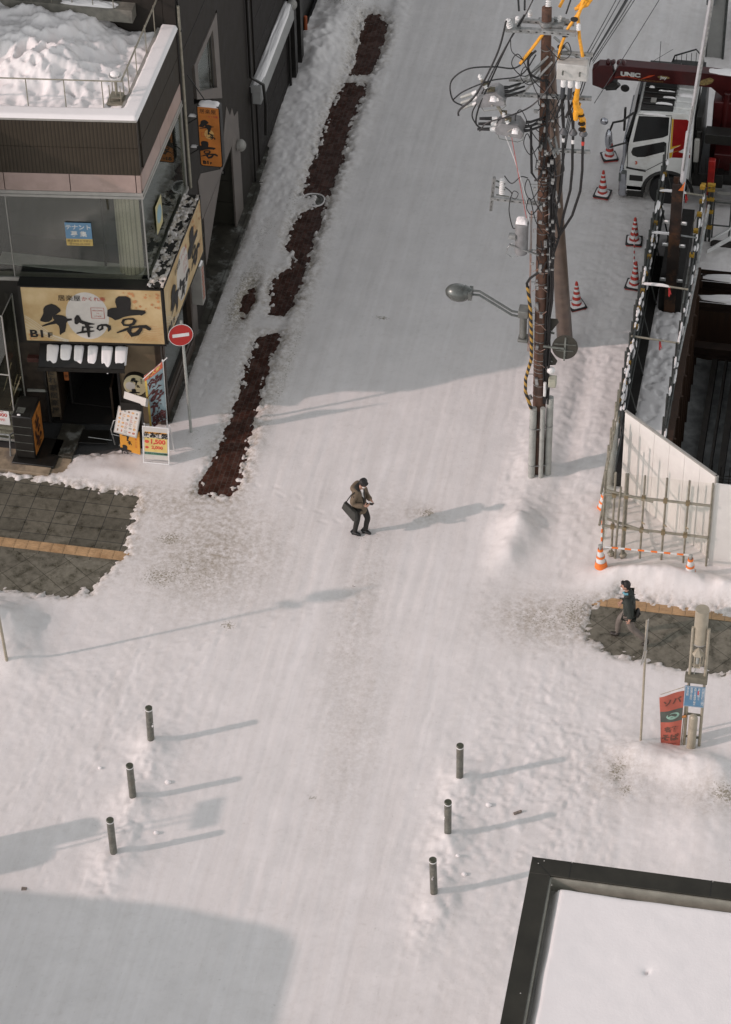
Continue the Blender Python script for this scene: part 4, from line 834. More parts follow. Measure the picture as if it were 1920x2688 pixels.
q=MB(); q.lathe([(.038,.52),(.035,.60),(.045,.61),(.045,.66),(.0,.67)],(0,0,0),16); q.build('top',M['greyp'],o0,world=False)
for i,(x,y,lb) in enumerate([(-4.27,47.50,'orange and white cone at the hoarding corner left of the bar'),(-2.22,47.55,'orange and white cone at the right end of the bar in front of the hoarding'),(-4.50,49.62,'orange and white cone behind the pipe fence, its foot buried')]):
    o=o0 if i==0 else copy_tree(o0); o.location=(x,y,.22 if i<2 else .05); o.rotation_euler=(R(3*i),R(-4+3*i),0); o['label']=lb
def cone_bar(p0,p1,label,sag=0,r=.022,n=13):
    p0=Vector(p0);p1=Vector(p1); t=thing('cone_bar',(p0+p1)/2,label,'barrier bar')
    for par,nm,m in ((0,'white_section',M['white']),(1,'striped_section',M['cred'] if r<.02 else M['corange'])):
        q=MB()
        for k in range(n):
            if k%2==par:
                a=p0.lerp(p1,k/n); c=p0.lerp(p1,(k+1)/n); a.z-=sag*4*(k/n)*(1-k/n); c.z-=sag*4*((k+1)/n)*(1-(k+1)/n); q.tube([a,c],r,8)
        q.build(nm,m,t)
cone_bar((-4.2,47.50,.84),(-2.25,47.55,.84),'orange and white bar laid between the two front cones',.0,.022)
cone_bar((-4.29,47.55,.8),(-4.49,49.55,.68),'orange and white bar running away beside the pipe fence',.0,.022)
cone_bar((-5.0,60.05,.62),(-4.8,58.3,.70),'thin red and white bar joining the pair of cones',.03,.018)
b=MB(); b.lathe([(.055,0),(.055,.75),(.04,.78)],(-15.62,68.6,0),12); tag(b.build('marker_post',mat('orange_post',(.33,.07,.015),.5),None,(-15.62,68.6,0)),'short orange post sunk in the snow at the dark building','post')
# --- dark stack of things beside the post
b=MB(); rr=random.Random(8)
for k in range(7): x=-15.75+rr.uniform(-.15,.3); y=67.2+rr.uniform(-.3,.8); b.hexa([(x,y,0),(x+.2,y,0),(x+.2,y+.25,0),(x,y+.25,0),(x+.03,y,.2+.1*rr.random()),(x+.18,y,.25),(x+.2,y+.2,.2),(x,y+.22,.3*rr.random()+.1)])
tag(b.build('rubble_bags',M['black'],None,(-15.7,67.4,0)),'dark bags heaped against the wall by the orange post','bag')
# --- utility pole
M['swg']=mat('switch_grey',(.24,.24,.24),.45,.1,.2,6); M['cream']=mat('pale_box',(.46,.46,.43),.45,0,.15,6)
UP=thing('utility_pole',(-6.19,50.62,0),'brown utility pole banded with cables and pipes in the right half','utility pole')
M['pole']=mat('pole_brown',(.105,.052,.032),.65,0,.35,4,.2,(.05,.028,.02,1))
PX,PY=-6.19,50.62
def pc_(z): return Vector((PX-.006*z*1.0-.004*z,PY,z))      # pole axis
def pr_(z): return .165-.0045*z
b=MB(); b.tube([pc_(z) for z in (-.2,3,6,9,12,13.1)],[pr_(z) for z in (-.2,3,6,9,12,13.1)],20); b.build('pole',M['pole'],UP)
q=MB()
for k,z in enumerate([2.6,2.9,3.15,3.3,3.42,3.55,3.66,3.9,4.2,4.5,4.75,5.1,5.5,5.9,6.2,6.9,7.3,7.6,7.95,8.1,8.2,8.28,8.5,8.6,8.68,8.76,8.84,9.1,9.4,9.9,10.3,11.5,12.1,12.5]):
    c=pc_(z); q.lathe([(pr_(z)+.004,-.008),(pr_(z)+.008,-.008),(pr_(z)+.008,.008),(pr_(z)+.004,.008)],c,16,Matrix.Rotation(R(random.uniform(-6,6)),3,'X'),caps=False)
q.each('band',M['steel'],UP)
q=MB()
for (z,a,l) in [(2.45,200,.1),(3.0,260,.2),(4.05,250,.12),(5.0,280,.1),(5.2,250,.2),(6.3,265,.22),(7.0,300,.18),(8.0,265,.15),(9.6,250,.2),(10.1,280,.15),(10.25,240,.1)]:
    c=pc_(z)+Vector((math.cos(R(a)),math.sin(R(a)),0))*.19; q.bar(c,c+Vector((random.uniform(-.05,.05),0,l)),.07,.06)
q.each('bracket',M['steel'],UP)
# rungs
q=MB()
for k in range(14):
    z=3.2+k*.45; s=1 if k%2 else -1; c=pc_(z); q.tube([c+Vector((s*.1,-.05,0)),c+Vector((s*.30,-.08,0))],.010,5)
q.each('rung',M['steel'],UP)
# conduits
q=MB()
for dx,dy,r,zt in [(-.13,-.22,.085,2.30),(.09,-.20,.06,2.32),(.24,-.06,.085,2.55)]: q.tube([(PX+dx,PY+dy,-.1),(PX+dx,PY+dy,zt)],r,16)
q.each('conduit',M['greyp'],UP)
q=MB()
for z in (.55,1.7): 
    for dx,dy,r in [(-.13,-.22,.09),(.24,-.06,.09)]: q.lathe([(r,-.012),(r,.012)],(PX+dx,PY+dy,z),16)
    q.bar((PX-.13,PY-.31,z),(PX+.2,PY-.2,z),.02)
q.each('conduit_strap',M['steel'],UP)
# striped guard
def spiral_mat():
    m,n,b=new_mat('yellow_black_guard'); g=n.nodes.new('ShaderNodeNewGeometry'); sx=n.nodes.new('ShaderNodeSeparateXYZ'); n.links.new(g.outputs['Position'],sx.inputs[0])
    a=n.nodes.new('ShaderNodeMath'); a.operation='MULTIPLY_ADD'; a.inputs[1].default_value=1.2; n.links.new(sx.outputs[0],a.inputs[0]); n.links.new(sx.outputs[2],a.inputs[2])
    c=n.nodes.new('ShaderNodeMath'); c.operation='MODULO'; c.inputs[1].default_value=.21; 
    d_=n.nodes.new('ShaderNodeMath'); d_.operation='ADD'; d_.inputs[1].default_value=40; n.links.new(a.outputs[0],d_.inputs[0]); n.links.new(d_.outputs[0],c.inputs[0])
    e=n.nodes.new('ShaderNodeMath'); e.operation='GREATER_THAN'; e.inputs[1].default_value=.105; n.links.new(c.outputs[0],e.inputs[0])
    n.links.new(mix(n,e.outputs[0],(.02,.02,.02,1),(.42,.25,.05,1)),b.inputs['Base Color']); b.inputs['Roughness'].default_value=.5; return m
q=MB(); q.tube([(PX-.35,PY-.20,5.85),(PX-.26,PY-.24,5.2),(PX-.22,PY-.25,4.4),(PX-.21,PY-.25,3.8),(PX-.33,PY-.25,3.2),(PX-.33,PY-.24,2.8),(PX-.18,PY-.23,2.28)],.040,10); q.build('striped_guard',spiral_mat(),UP)
# vertical cables down the right side
q=MB(); rr=random.Random(12)
for k in range(7):
    ox=.12+.018*k; pts=[]
    for z in np.arange(2.4,9.7,.5): 
        c=pc_(z); pts.append((c.x+ox+rr.uniform(-.02,.02)+(.05 if 5<z<9 else 0),PY-.12+.05*(k%3)+rr.uniform(-.01,.01),z))
    q.tube(pts,.018+.007*(k%3==0),6)
q.tube([(PX-.01,PY-.19,11.0),(PX-.05,PY-.2,9.6),(PX-.08,PY-.2,9.1),(PX-.2,PY-.2,8.8),(PX-.33,PY-.2,9.0),(PX-.36,PY-.2,9.8),(PX-.38,PY-.15,10.2)],.028,8)
q.tube([(PX-.10,PY-.2,6.3),(PX-.3,PY-.2,6.1),(PX-.37,PY-.2,5.95),(PX-.33,PY-.2,5.6)],.03,8)
q.each('riser_cable',M['cable'],UP)
q=MB()
for k in range(3): 
    pts=[(PX-.27-.015*k+rr.uniform(-.01,.01)-.004*z,PY-.1,z) for z in np.arange(3.9,8.2,.4)]; q.tube(pts,.007,5)
for k in range(9):
    z=3.5+k*.55; q.tube([(PX-.25,PY-.15,z),(PX-.18+rr.uniform(-.1,.1),PY-.22,z+.15),(PX-.02,PY-.2,z+rr.uniform(-.1,.2)),(PX+.1,PY-.2,z+.05)],.006,5)
q.each('thin_wire',mat('pinkish_wire',(.35,.22,.17),.5),UP)
# little boxes
q=MB(); q.bx(PX+.20,PX+.38,PY-.25,PY-.05,3.0,3.24); q.build('meter_box',mat('box_cream',(.42,.42,.33),.5),UP,bevel=.02)
q=MB(); q.ell((PX+.24,PY-.12,3.42),(.10,.09,.09)); q.tube([(PX+.05,PY-.05,3.35),(PX+.3,PY-.15,3.35)],.02); q.tube([(PX+.12,PY-.2,2.7),(PX+.12,PY-.2,3.1)],.035); q.build('insulator',M['white'],UP)
# arms
def arm(name,p0,p1,w=.075,m='steel'): 
    q=MB(); q.bar(p0,p1,w,w); 
    n=int((Vector(p1)-Vector(p0)).length/.16)
    o=q.build(name,M[m],UP,smooth=0); 
    e=MB(); d_=(Vector(p1)-Vector(p0))
    for k in range(1,n):
        c=Vector(p0)+d_*(k/n); e.bar(c-d_.normalized()*.022+Vector((0,-w/2-.002,0)),c+d_.normalized()*.022+Vector((0,-w/2-.002,0)),.012,.02)
    e.build('slots',M['black'],o,smooth=0) if n>1 else None
    return o
zt=12.55
arm('crossarm',(-7.16,PY-.2,12.62),(-5.66,PY-.2,12.66),.10)
arm('crossarm',(-7.05,PY+.2,12.60),(-5.75,PY+.2,12.64),.08)
arm('crossarm',(-6.15,PY-.12,12.10),(-5.30,PY-.12,12.12),.075)
arm('crossarm',(-7.20,PY-.18,10.98),(-5.28,PY-.18,11.06),.08)
arm('crossarm',(-7.10,PY+.05,11.2),(-6.20,PY+.05,11.25),.06)
arm('crossarm',(-6.06,PY-.15,9.62),(-5.26,PY-.15,9.66),.075)
arm('crossarm',(-7.42,PY-.15,8.18),(-6.28,PY-.15,8.16),.075)
arm('crossarm',(-7.33,PY-.3,8.85),(-7.45,PY+.05,7.70),.06)
q=MB()
for p in [((-6.25,PY-.15,12.0),(-6.95,PY-.15,11.1)),((-6.15,PY-.2,11.9),(-6.82,PY-.2,10.95)),((-6.15,PY,12.4),(-5.55,PY-.1,11.95)),((-6.2,PY,11.9),(-6.7,PY,11.2)),((-6.05,PY-.1,9.95),(-5.95,PY-.2,9.55)),((-6.0,PY-.1,8.5),(-5.88,PY-.15,8.1)),((-6.2,PY-.1,9.9),(-6.0,PY-.25,9.5))]: q.bar(p[0],p[1],.045,.04)
q.each('arm_brace',M['steel'],UP,smooth=0)
def insul(c,n=4,r=.055,ax=None,parent=UP,s=.05):
    q=MB(); pr=[(.02,0)]
    for k in range(n): pr+=[(r,.012+k*s),(r*.9,.03+k*s),(.028,.036+k*s)]
    pr+=[(.02,.01+n*s)]; q.lathe(pr,c,14,ax); return q.build('insulator',M['white'],parent)
RX=lambda a:Matrix.Rotation(R(a),3,'X'); RY=lambda a:Matrix.Rotation(R(a),3,'Y')
insul((-7.05,PY-.25,12.70),4,.07,RY(-20)); insul((-6.92,PY-.05,12.72),4,.055,RX(30)); insul((-6.70,PY+.2,12.72),3,.05); insul((-6.06,PY+.1,12.72),3,.05); insul((-6.30,PY,13.12),4,.06,RX(-25)); insul((-5.62,PY-.15,12.72),3,.05)
q=MB(); q.bx(-7.14,-6.85,PY-.35,PY+.1,12.64,12.70); q.bx(-6.2,-5.95,PY-.1,PY+.25,12.66,12.74); q.lathe([(.16,-.05),(.16,.05)],pc_(12.75),16); q.bar((-6.5,PY+.1,12.76),(-5.85,PY+.1,12.78),.04); q.each('fitting',M['steel'],UP)
# junction box with three bushings
JB=MB(); JB.bx(-6.02,-5.36,PY-.42,PY-.12,11.62,12.02); JB.build('junction_box',M['cream'],UP,bevel=.02)
q=MB(); 
for x in (-5.88,-5.52): q.tube([(x,PY-.44,11.86),(x,PY-.5,11.86),(x,PY-.5,11.80)],.02,6)
q.each('box_handle',M['steel2'],UP)
cols=[M['black'],M['black'],None]
M['ycover']=mat('yellow_cable_cover',(.80,.36,.02),.5,0,.2,9)
for k,x in enumerate((-5.87,-5.72,-5.56)):
    q=MB(); q.lathe([(.06,0),(.06,.06),(.045,.10)],(x,PY-.40,11.54),14,Matrix.Rotation(R(180),3,'X')@Matrix.Identity(3)); q.lathe([(.055,0),(.055,-.12)],(x,PY-.40,11.62),14); q.build('bushing',M['white'],UP)
    q=MB(); q.tube([(x,PY-.40,11.46),(x-.01,PY-.4,11.2),(x-.03,PY-.4,11.12)],[.05,.05,.02],10); q.build('boot',mat('dark_boot',(.035,.04,.045),.5) if k<2 else M['ycover'],UP)
# switches (two grey boxes)
def switch(cx,cz,a,sc=1):
    t=MB(); Mx=Matrix.Rotation(R(a),3,'Y'); 
    prof=[(-.30,-.14),(.26,-.16),(.31,-.02),(.16,.16),(-.22,.16),(-.32,.02)]
    Fq=Fr((cx,PY-.55,cz),Mx@Vector((1,0,0)),Mx@Vector((0,0,1))); t.poly(Fq,[(x*sc,z*sc) for x,z in prof],-.42,.42); o=t.build('switch_box',M['swg'],UP,smooth=20,bevel=.012)
    e=MB(); e.bar(Fq.p(-.05,-.02,.012),Fq.p(.04,.08,.012),.03,.015); e.lathe([(.025,0),(.025,.03)],Fq.p(0,-.13,.0),10); e.build('lever',M['sill'],o)
    l=MB(); l.fb(Fq,.12,.18,-.03,.05,0,.006); l.build('label_plate',M['white'],o)
    e=MB(); e.tube([Fq.p(-.28,-.17,-.1),Fq.p(-.2,-.22,.03),Fq.p(.2,-.22,.03),Fq.p(.3,-.17,0),Fq.p(.3,.0,.02)],.009,5); e.build('frame',M['steel2'],o)
    for k in range(3):
        c=Fq.p(-.32,-.08+.085*k,-.10-.08*k); g_=MB(); dv=(Fq.p(-1,-.22,0)-Fq.p(0,0,0)).normalized(); g_.tube([c,c+dv*.12],[.055,.045],12); g_.build('bushing',M['white'],o)
        g_=MB(); g_.tube([c+dv*.12,c+dv*.40],[.04,.032],10); g_.build('sleeve',M['greyp'] if cz>10.7 else M['cable'],o)
        c=Fq.p(.30,.0+.07*k,-.12-.06*k); g_=MB(); g_.tube([c,c+Vector((.10,0,.02)),c+Vector((.40,.2,.05))],[.04,.03,.022],10); g_.build('sleeve',M['cable'],o)
    sn=snow_lump('snow',Fq.p(.12,.16,-.2).x,PY-.72,.07,.09,Fq.p(.1,.15,0).z,.05,o,.3,2,16)
    return Fq
s1=switch(-7.40,11.02,-14,1.05); s2=switch(-6.97,10.28,6,1.0)
q=MB(); q.bar((-7.62,PY-.45,11.45),(-7.10,PY-.45,10.55),.06,.05); q.build('switch_rail',M['pipe'],UP,smooth=0)
for (x,z) in ((-7.62,11.52),(-7.50,11.30),(-7.10,10.62),(-7.02,10.45)): insul((x,PY-.5,z),2,.05,RY(-25))
q=MB()
for (x,z) in ((-7.55,11.38),(-7.42,11.25),(-7.15,10.68),(-7.05,10.52)): q.ell((x,PY-.48,z),(.05,.06,.05),seg=7,rings=5); q.bx(x-.03,x+.09,PY-.5,PY-.4,z-.03,z+.03)
q.build('clamps',mat('tarnished_brass',(.16,.14,.09),.5,.5,.4,20),UP,smooth=20)
# arrester and transformer
insul((-7.17,PY-.2,8.36),8,.065); q=MB(); q.tube([(-7.3,PY-.2,8.7),(-7.1,PY-.2,8.62)],.02); q.tube([(-7.32,PY-.15,8.5),(-7.1,PY-.2,8.48)],.02); q.tube([(-7.3,PY-.2,8.32),(-7.0,PY-.2,8.3)],.015); q.build('arrester_clamp',M['steel2'],UP)
q=MB(); q.lathe([(.0,6.82),(.14,6.84),(.15,6.9),(.15,7.62),(.16,7.64),(.15,7.68),(.0,7.74)],(-6.70,PY-.25,0),22); q.build('transformer_can',M['swg'],UP)
q=MB(); q.tube([(-6.9,PY-.3,7.1),(-7.0,PY-.35,7.0),(-7.02,PY-.35,6.85),(-6.9,PY-.35,6.75),(-6.75,PY-.35,6.8)],.012,5); q.bx(-6.97,-6.82,PY-.4,PY-.3,7.28,7.4); q.bar((-6.95,PY-.42,7.15),(-6.3,PY-.3,6.85),.05,.03); q.build('bracket',M['steel'],UP)
snow_lump('snow',-6.70,PY-.25,.13,.13,7.72,.06,UP,.2,6,14)
# stress cones on the three risers and their lower run
for k,(x,c1) in enumerate(((-5.85,M['cable']),(-5.64,M['cable']),(-5.42,M['ycover']))):
    x0=(-5.90,-5.75,-5.59)[k]; q=MB(); q.tube([(x0,PY-.4,11.14),(x0+.02,PY-.3,10.8),(x-.02,PY-.2,10.5),(x,PY-.2,10.2)],[.02,.035,.04,.03] if k<2 else [.07,.075,.07,.05],9); q.build('riser_joint',c1,UP)
    q=MB(); q.lathe([(.03,0),(.095,-.12),(.085,-.15),(.03,-.16)],(x,PY-.2,10.27),16); q.build('stress_cone',mat('dark_rubber',(.09,.095,.10),.5),UP)
    q=MB(); q.tube([(x,PY-.2,10.15),(x,PY-.2,9.66),(x+.01,PY-.18,9.2),(x-.02,PY-.15,8.6),(x-.12-.03*k,PY-.12,7.9),(PX+.32,PY-.1,7.3),(PX+.18,PY-.1,6.7),(PX+.16,PY-.1,5.5)],.03,8); q.build('riser_cable',M['cable'],UP)
    q=MB(); q.lathe([(.034,-.05),(.034,.05)],(x,PY-.2,9.95-.02*k),10); q.build('marker_tape',M['white'] if k<2 else M['cred'],UP)
# yellow covers
q=MB(); q.tube([(-5.56,PY-.4,11.45),(-5.60,PY-.4,11.1),(-5.56,PY-.35,10.9),(-5.50,PY-.3,10.8),(-5.46,PY-.25,10.5),(-5.43,PY-.2,10.3)],[.045,.06,.055,.075,.05,.05],10)
q.tube([(-5.53,PY-.3,11.0),(-5.58,PY-.35,10.75),(-5.58,PY-.35,10.6)],[.05,.07,.05],9)
q.tube([(-6.02,PY-.2,11.98),(-5.98,PY-.2,12.3),(-5.85,PY-.1,12.7),(-5.6,PY+.1,13.1),(-5.2,PY+.8,13.5)],.032,9); q.tube([(-5.50,PY-.2,12.1),(-5.60,PY-.1,12.5),(-5.66,PY,12.95),(-5.55,PY+.3,13.3),(-5.25,PY+1,13.6)],.036,9)
q.tube([(-6.35,PY-.2,12.6),(-6.55,PY-.2,12.25),(-6.75,PY-.25,11.95),(-6.82,PY-.3,11.85)],.035,8); q.tube([(-6.1,PY+.4,12.9),(-5.75,PY+1.6,13.4),(-5.4,PY+2.6,13.7)],.035,8)
for k in range(5): q.tube([(-5.75+.05*k,PY+.2,13.0+.05*k),(-5.5,PY+.2+.2*k,13.12+.05*k),(-5.3,PY+.5+.1*k,13.35+.03*k),(-5.15,PY+1.2,13.55)],.04,8)
q.each('yellow_cover',M['ycover'],UP)
q=MB(); 
for (x,z) in ((-5.60,11.25),(-5.58,11.0),(-5.48,10.72),(-5.45,10.5),(-5.44,10.35),(-5.98,12.25),(-5.90,12.55),(-5.72,12.95)): q.lathe([(.082,-.012),(.082,.012)],(x,PY-.33 if z<12 else PY-.12,z),10)
q.each('cover_band',M['black'],UP)
# street lamp arm
SLm=thing('street_lamp',(-6.4,50.4,4.5),'grey egg shaped street lamp on a double bent arm fixed to the utility pole','street lamp')
q=MB(); Mh=RY(6); q.ell((-8.15,PY-.1,5.40),(.30,.22,.21),Mh,20,12); q.lathe([(.19,0),(.15,.12),(.12,.18)],(-8.02,PY-.1,5.42),18,RY(96)@Matrix.Identity(3)); q.build('lamp_head',mat('lamp_grey',(.13,.14,.13),.28,.4,.15,4),SLm)
q=MB(); q.bx(-7.90,-7.82,PY-.25,PY+.05,5.32,5.52)
for dz in (0,-.115): q.tube([(-7.86,PY-.08,5.52+dz-.03),(-7.66,PY-.08,5.52+dz-.03),(-7.25,PY-.1,5.25+dz),(-6.90,PY-.1,5.03+dz),(-6.66,PY-.1,5.0+dz)],.028,10)
q.build('arm',mat('arm_grey',(.15,.16,.15),.35,.4,.2,6),SLm)
q=MB(); q.bx(-6.74,-6.50,PY-.22,PY+.05,4.22,4.30); q.bx(-6.74,-6.50,PY-.25,PY+.05,4.95,5.15); q.tube([(-6.63,PY-.1,4.3),(-6.63,PY-.1,4.95)],.085,14); q.build('ballast_box',mat('box_dark_grey',(.17,.175,.16),.4,.3,.2,6),SLm,bevel=.02)
# sign backs on the pole
def sback(label,cat,shape,c,nm):
    t=thing(nm,c,label,cat,'sign backs on the utility pole'); c=Vector(c); Fb=Fr(c,(1,.05,0),(0,.25,1)); q=MB()
    if shape=='disc': q.disc(Fb,0,0,.30,.30,0,.02,36)
    else: q.poly(Fb,shape,0,.02)
    q.build('plate',mat('sign_back_dark',(.045,.042,.032),.5,.3,.2,5),t,smooth=20)
    q=MB()
    if shape=='disc': q.bar(Fb.p(0,-.33,.035),Fb.p(0,.26,.035),.04,.02,(0,1,0)); q.bar(Fb.p(-.26,.08,.03),Fb.p(.26,.08,.03),.025,.02); q.bar(Fb.p(-.2,-.08,.03),Fb.p(.2,-.08,.03),.025,.02); q.tube([Fb.p(-.5,.0,.04),Fb.p(-.02,-.02,.05)],.03,8)
    else: q.bar(Fb.p(-.3,.05,.03),Fb.p(.02,.02,.03),.04,.03)
    q.build('bracket',M['steel2'],t)
sback('dark back of a round traffic sign right of the utility pole','traffic sign','disc',(-5.64,PY-.15,4.18),'round_traffic_sign')
sback('dark back of the upper triangular sign behind the pole cables','traffic sign',[(-.28,-.30),(.10,.30),(.06,.38),(-.30,.38)],(-5.93,PY,4.42),'triangular_traffic_sign')
sback('dark back of the lower triangular sign above the cream box','traffic sign',[(-.26,-.15),(.10,-.1),(.14,.0),(-.14,.38),(-.26,.3)],(-5.96,PY,3.62),'triangular_traffic_sign')
# brace pole
BP=tag(MB().tube([(-6.22,55.75,-.1),(-6.27,53.2,6.0),(-6.28,50.85,11.9)],[.205,.165,.13],24).build('brace_pole',mat('brace_brown',(.14,.10,.075),.35,.25,.3,2.5),None,(-6.22,55.75,0)),'thick shiny brown brace pole leaning against the utility pole from behind','pole')
# wires
def wire(pts,r,label,name='overhead_wire',m='cable',grp=None):
    P=[Vector(p) for p in pts]; L=[]
    if len(P)==2:
        n=14; sag=(P[1]-P[0]).length*.03; L=[P[0].lerp(P[1],k/n)-Vector((0,0,sag*4*(k/n)*(1-k/n))) for k in range(n+1)]
    else:   # smooth curve through the points
        for i in range(len(P)-1):
            a=P[max(i-1,0)];b_=P[i];c=P[i+1];d_=P[min(i+2,len(P)-1)]
            for k in range(8):
                t=k/8; L.append(.5*((2*b_)+(c-a)*t+(2*a-5*b_+4*c-d_)*t*t+(3*b_-a-3*c+d_)*t**3))
        L.append(P[-1])
    return tag(MB().tube(L,r,6).build(name,M[m],None,P[0]),label,'wire',grp)
g_='cables on and around the utility pole'
def pp(px,py,y=PY): pass
wire([(-7.12,PY-.4,12.95),(-7.28,PY-.5,12.2),(-7.70,PY-.6,11.2),(-8.06,PY-.6,10.75),(-8.08,PY-.65,10.62)],.024,'thick black cable dropping from the left insulator to the upper switch',grp=g_)
wire([(-6.78,PY-.1,12.95),(-7.10,PY-.3,12.3),(-7.45,PY-.5,11.4),(-7.66,PY-.55,10.8),(-7.70,PY-.6,10.42),(-7.52,PY-.65,10.35)],.018,'black cable sweeping from the top arm to the lower switch',grp=g_)
wire([(-6.45,PY+.5,13.6),(-6.75,PY-.05,12.95),(-7.20,PY-.3,12.1),(-7.62,PY-.5,11.1),(-7.80,PY-.55,10.6),(-7.58,PY-.65,10.32)],.016,'black cable running down past the left end of the crossarm',grp=g_)
wire([(-6.58,PY-.2,12.1),(-6.9,PY-.35,11.78),(-7.35,PY-.5,11.85),(-7.9,PY-.6,11.80),(-8.25,PY-.6,11.45),(-8.22,PY-.6,11.0),(-8.0,PY-.62,10.88)],.017,'black cable looping far left around the upper switch',grp=g_)
wire([(-6.5,PY-.2,12.05),(-6.8,PY-.35,11.6),(-7.4,PY-.5,11.5),(-7.95,PY-.6,11.25),(-8.2,PY-.6,11.0)],.015,'inner black cable loop over the upper switch',grp=g_)
wire([(-5.98,PY-.2,12.0),(-6.1,PY-.3,11.5),(-6.5,PY-.45,10.95),(-7.0,PY-.6,10.7),(-7.45,PY-.62,10.5),(-7.62,PY-.65,10.28)],.017,'black cable crossing the pole down to the lower switch',grp=g_)
wire([(-6.5,PY-.2,12.15),(-6.65,PY-.25,11.95),(-6.6,PY-.25,11.6),(-6.35,PY-.25,11.45),(-6.25,PY-.2,11.3),(-6.22,PY-.22,9.9),(-6.3,PY-.2,9.0),(-6.45,PY-.2,8.8)],.026,'heavy black cable clinging to the front of the pole',grp=g_)
wire([(-7.02,PY-.4,12.5),(-6.98,PY-.4,12.2),(-6.75,PY-.3,11.95)],.010,'thin slack jumper under the left insulators',grp=g_)
wire([(-7.15,PY-.3,10.1),(-6.9,PY-.3,9.4),(-6.66,PY-.25,8.5),(-6.55,PY-.2,7.7)],.009,'pale stay wire slanting down from the lower switch','stay_wire','white')
wire([(-6.98,PY-.3,10.05),(-6.80,PY-.3,9.0),(-6.6,PY-.25,7.8)],.007,'pink cord slanting down beside the pole','stay_wire','cred')
wire([(-7.12,PY-.2,8.85),(-6.95,PY-.25,8.7),(-6.75,PY-.25,8.9),(-6.6,PY-.2,8.85)],.012,'black loop from the arrester to the pole',grp=g_)
wire([(-7.10,PY-.2,8.55),(-6.95,PY-.2,8.4),(-6.98,PY-.2,8.25),(-7.0,PY-.2,7.9),(-6.9,PY-.25,7.5),(-6.8,PY-.25,7.55)],.012,'black drop from the arrester to the transformer can',grp=g_)
wire([(-6.95,PY-.25,8.35),(-6.9,PY-.25,8.5),(-6.8,PY-.25,8.45),(-6.85,PY-.25,8.3),(-6.95,PY-.25,8.32)],.009,'small coil of black wire right of the arrester',grp=g_)
for i,(dx,dz,r,x2) in enumerate([(-.72+.0,.32,.022,-8.4),(-.60,.35,.022,-7.9),(.28,.35,.018,-5.4)]):
    wire([(PX+dx,PY,12.65+dz),(x2,PY+8,14.2+.2*i)],r,['black line leaving the left insulators upwards','black line leaving the second insulator upwards','black line leaving the pole top upwards'][i],grp=g_)
for k,(x0,z0,r) in enumerate([(-5.42,12.15,.010),(-5.36,12.15,.010),(-5.33,12.0,.022),(-5.31,12.05,.022),(-5.30,11.95,.010),(-5.29,11.9,.010),(-5.22,10.9,.009)]):
    wire([(x0,PY-.1,z0),(x0+3.6+.35*k,PY+32,12.0)],r,'thin distant line running up from the right end of the crossarms' if r<.02 else 'twisted heavier line running up from the right end of the crossarms',grp=g_)
for k in range(3):
    wire([(-5.34-.04*k,PY-.1,12.0),(-5.48-.05*k,PY,11.2),(-5.75-.03*k,PY,10.2),(-5.95,PY,8.0)],.012,'dark drop cable from the right arm end back to the pole',grp=g_)
for k,x in enumerate((-6.02,-5.80)): wire([(x+.2,PY-.35,11.2),(x+.05,PY-.3,10.75),(x+.0,PY-.3,10.6)],.03,['short hanging black cable end, left','short hanging black cable end, right'][k],grp=g_)
# tangles near the collar
for k in range(9):
    s_=-1 if k%3 else 1; z0=[12.3,11.9,11.6,10.9,10.5,9.9,9.3,8.7,8.2][k]; w0=[.55,.7,.5,.45,.6,.4,.5,.35,.3][k]*s_
    wire([(PX-.1,PY-.2,z0),(PX-.1+w0*.6,PY-.3,z0-.25-.1*(k%2)),(PX-.1+w0,PY-.35,z0-.05),(PX-.1+w0*.8,PY-.3,z0+.18),(PX-.1+w0*.35,PY-.25,z0-.45),(PX-.05,PY-.2,z0-.8)],.011,'thin black service wire looping out beside the pole',grp=g_)
q=MB(); rr=random.Random(21)
for k in range(46):
    z=rr.uniform(6.2,11.2); a=rr.uniform(-.05,.38); p=[(PX+a-.05-.01*z+rr.uniform(-.07,.07),PY-.25+rr.uniform(-.06,.1),z+dz) for dz in (0,.12,.22,.4)]
    q.tube(p,.012,5)
q.each('loose_cable',M['cable'],UP)
q=MB()
for k in range(40):
    z=rr.uniform(5.8,11.0); q.bx(*(lambda x,y:(x,x+rr.uniform(.03,.09),y,y+.04))(PX-.01*z+rr.uniform(-.25,.3),PY-.28),z,z+rr.uniform(.03,.10))
q.each('clip',M['steel'],UP,smooth=0)
# ================================================================== TRUCK
TY=62.0
TR=thing('crane_truck',(-4.6,63.2,0),'white truck cab with a dark red crane boom folded over its roof','truck')
M['cabw']=mat('cab_white',(.68,.68,.65),.35,0,.08,3,0,(.58,.57,.53,1)); M['cred2']=mat('crane_red',(.050,.004,.004),.35,.1,.3,3); M['chrome']=mat('chrome_panel',(.42,.43,.46),.2,.8,.15,4); M['tyre']=mat('tyre',(.012,.012,.012),.8)
FT=Fr((0,TY,0),(1,0,0),(0,0,1))
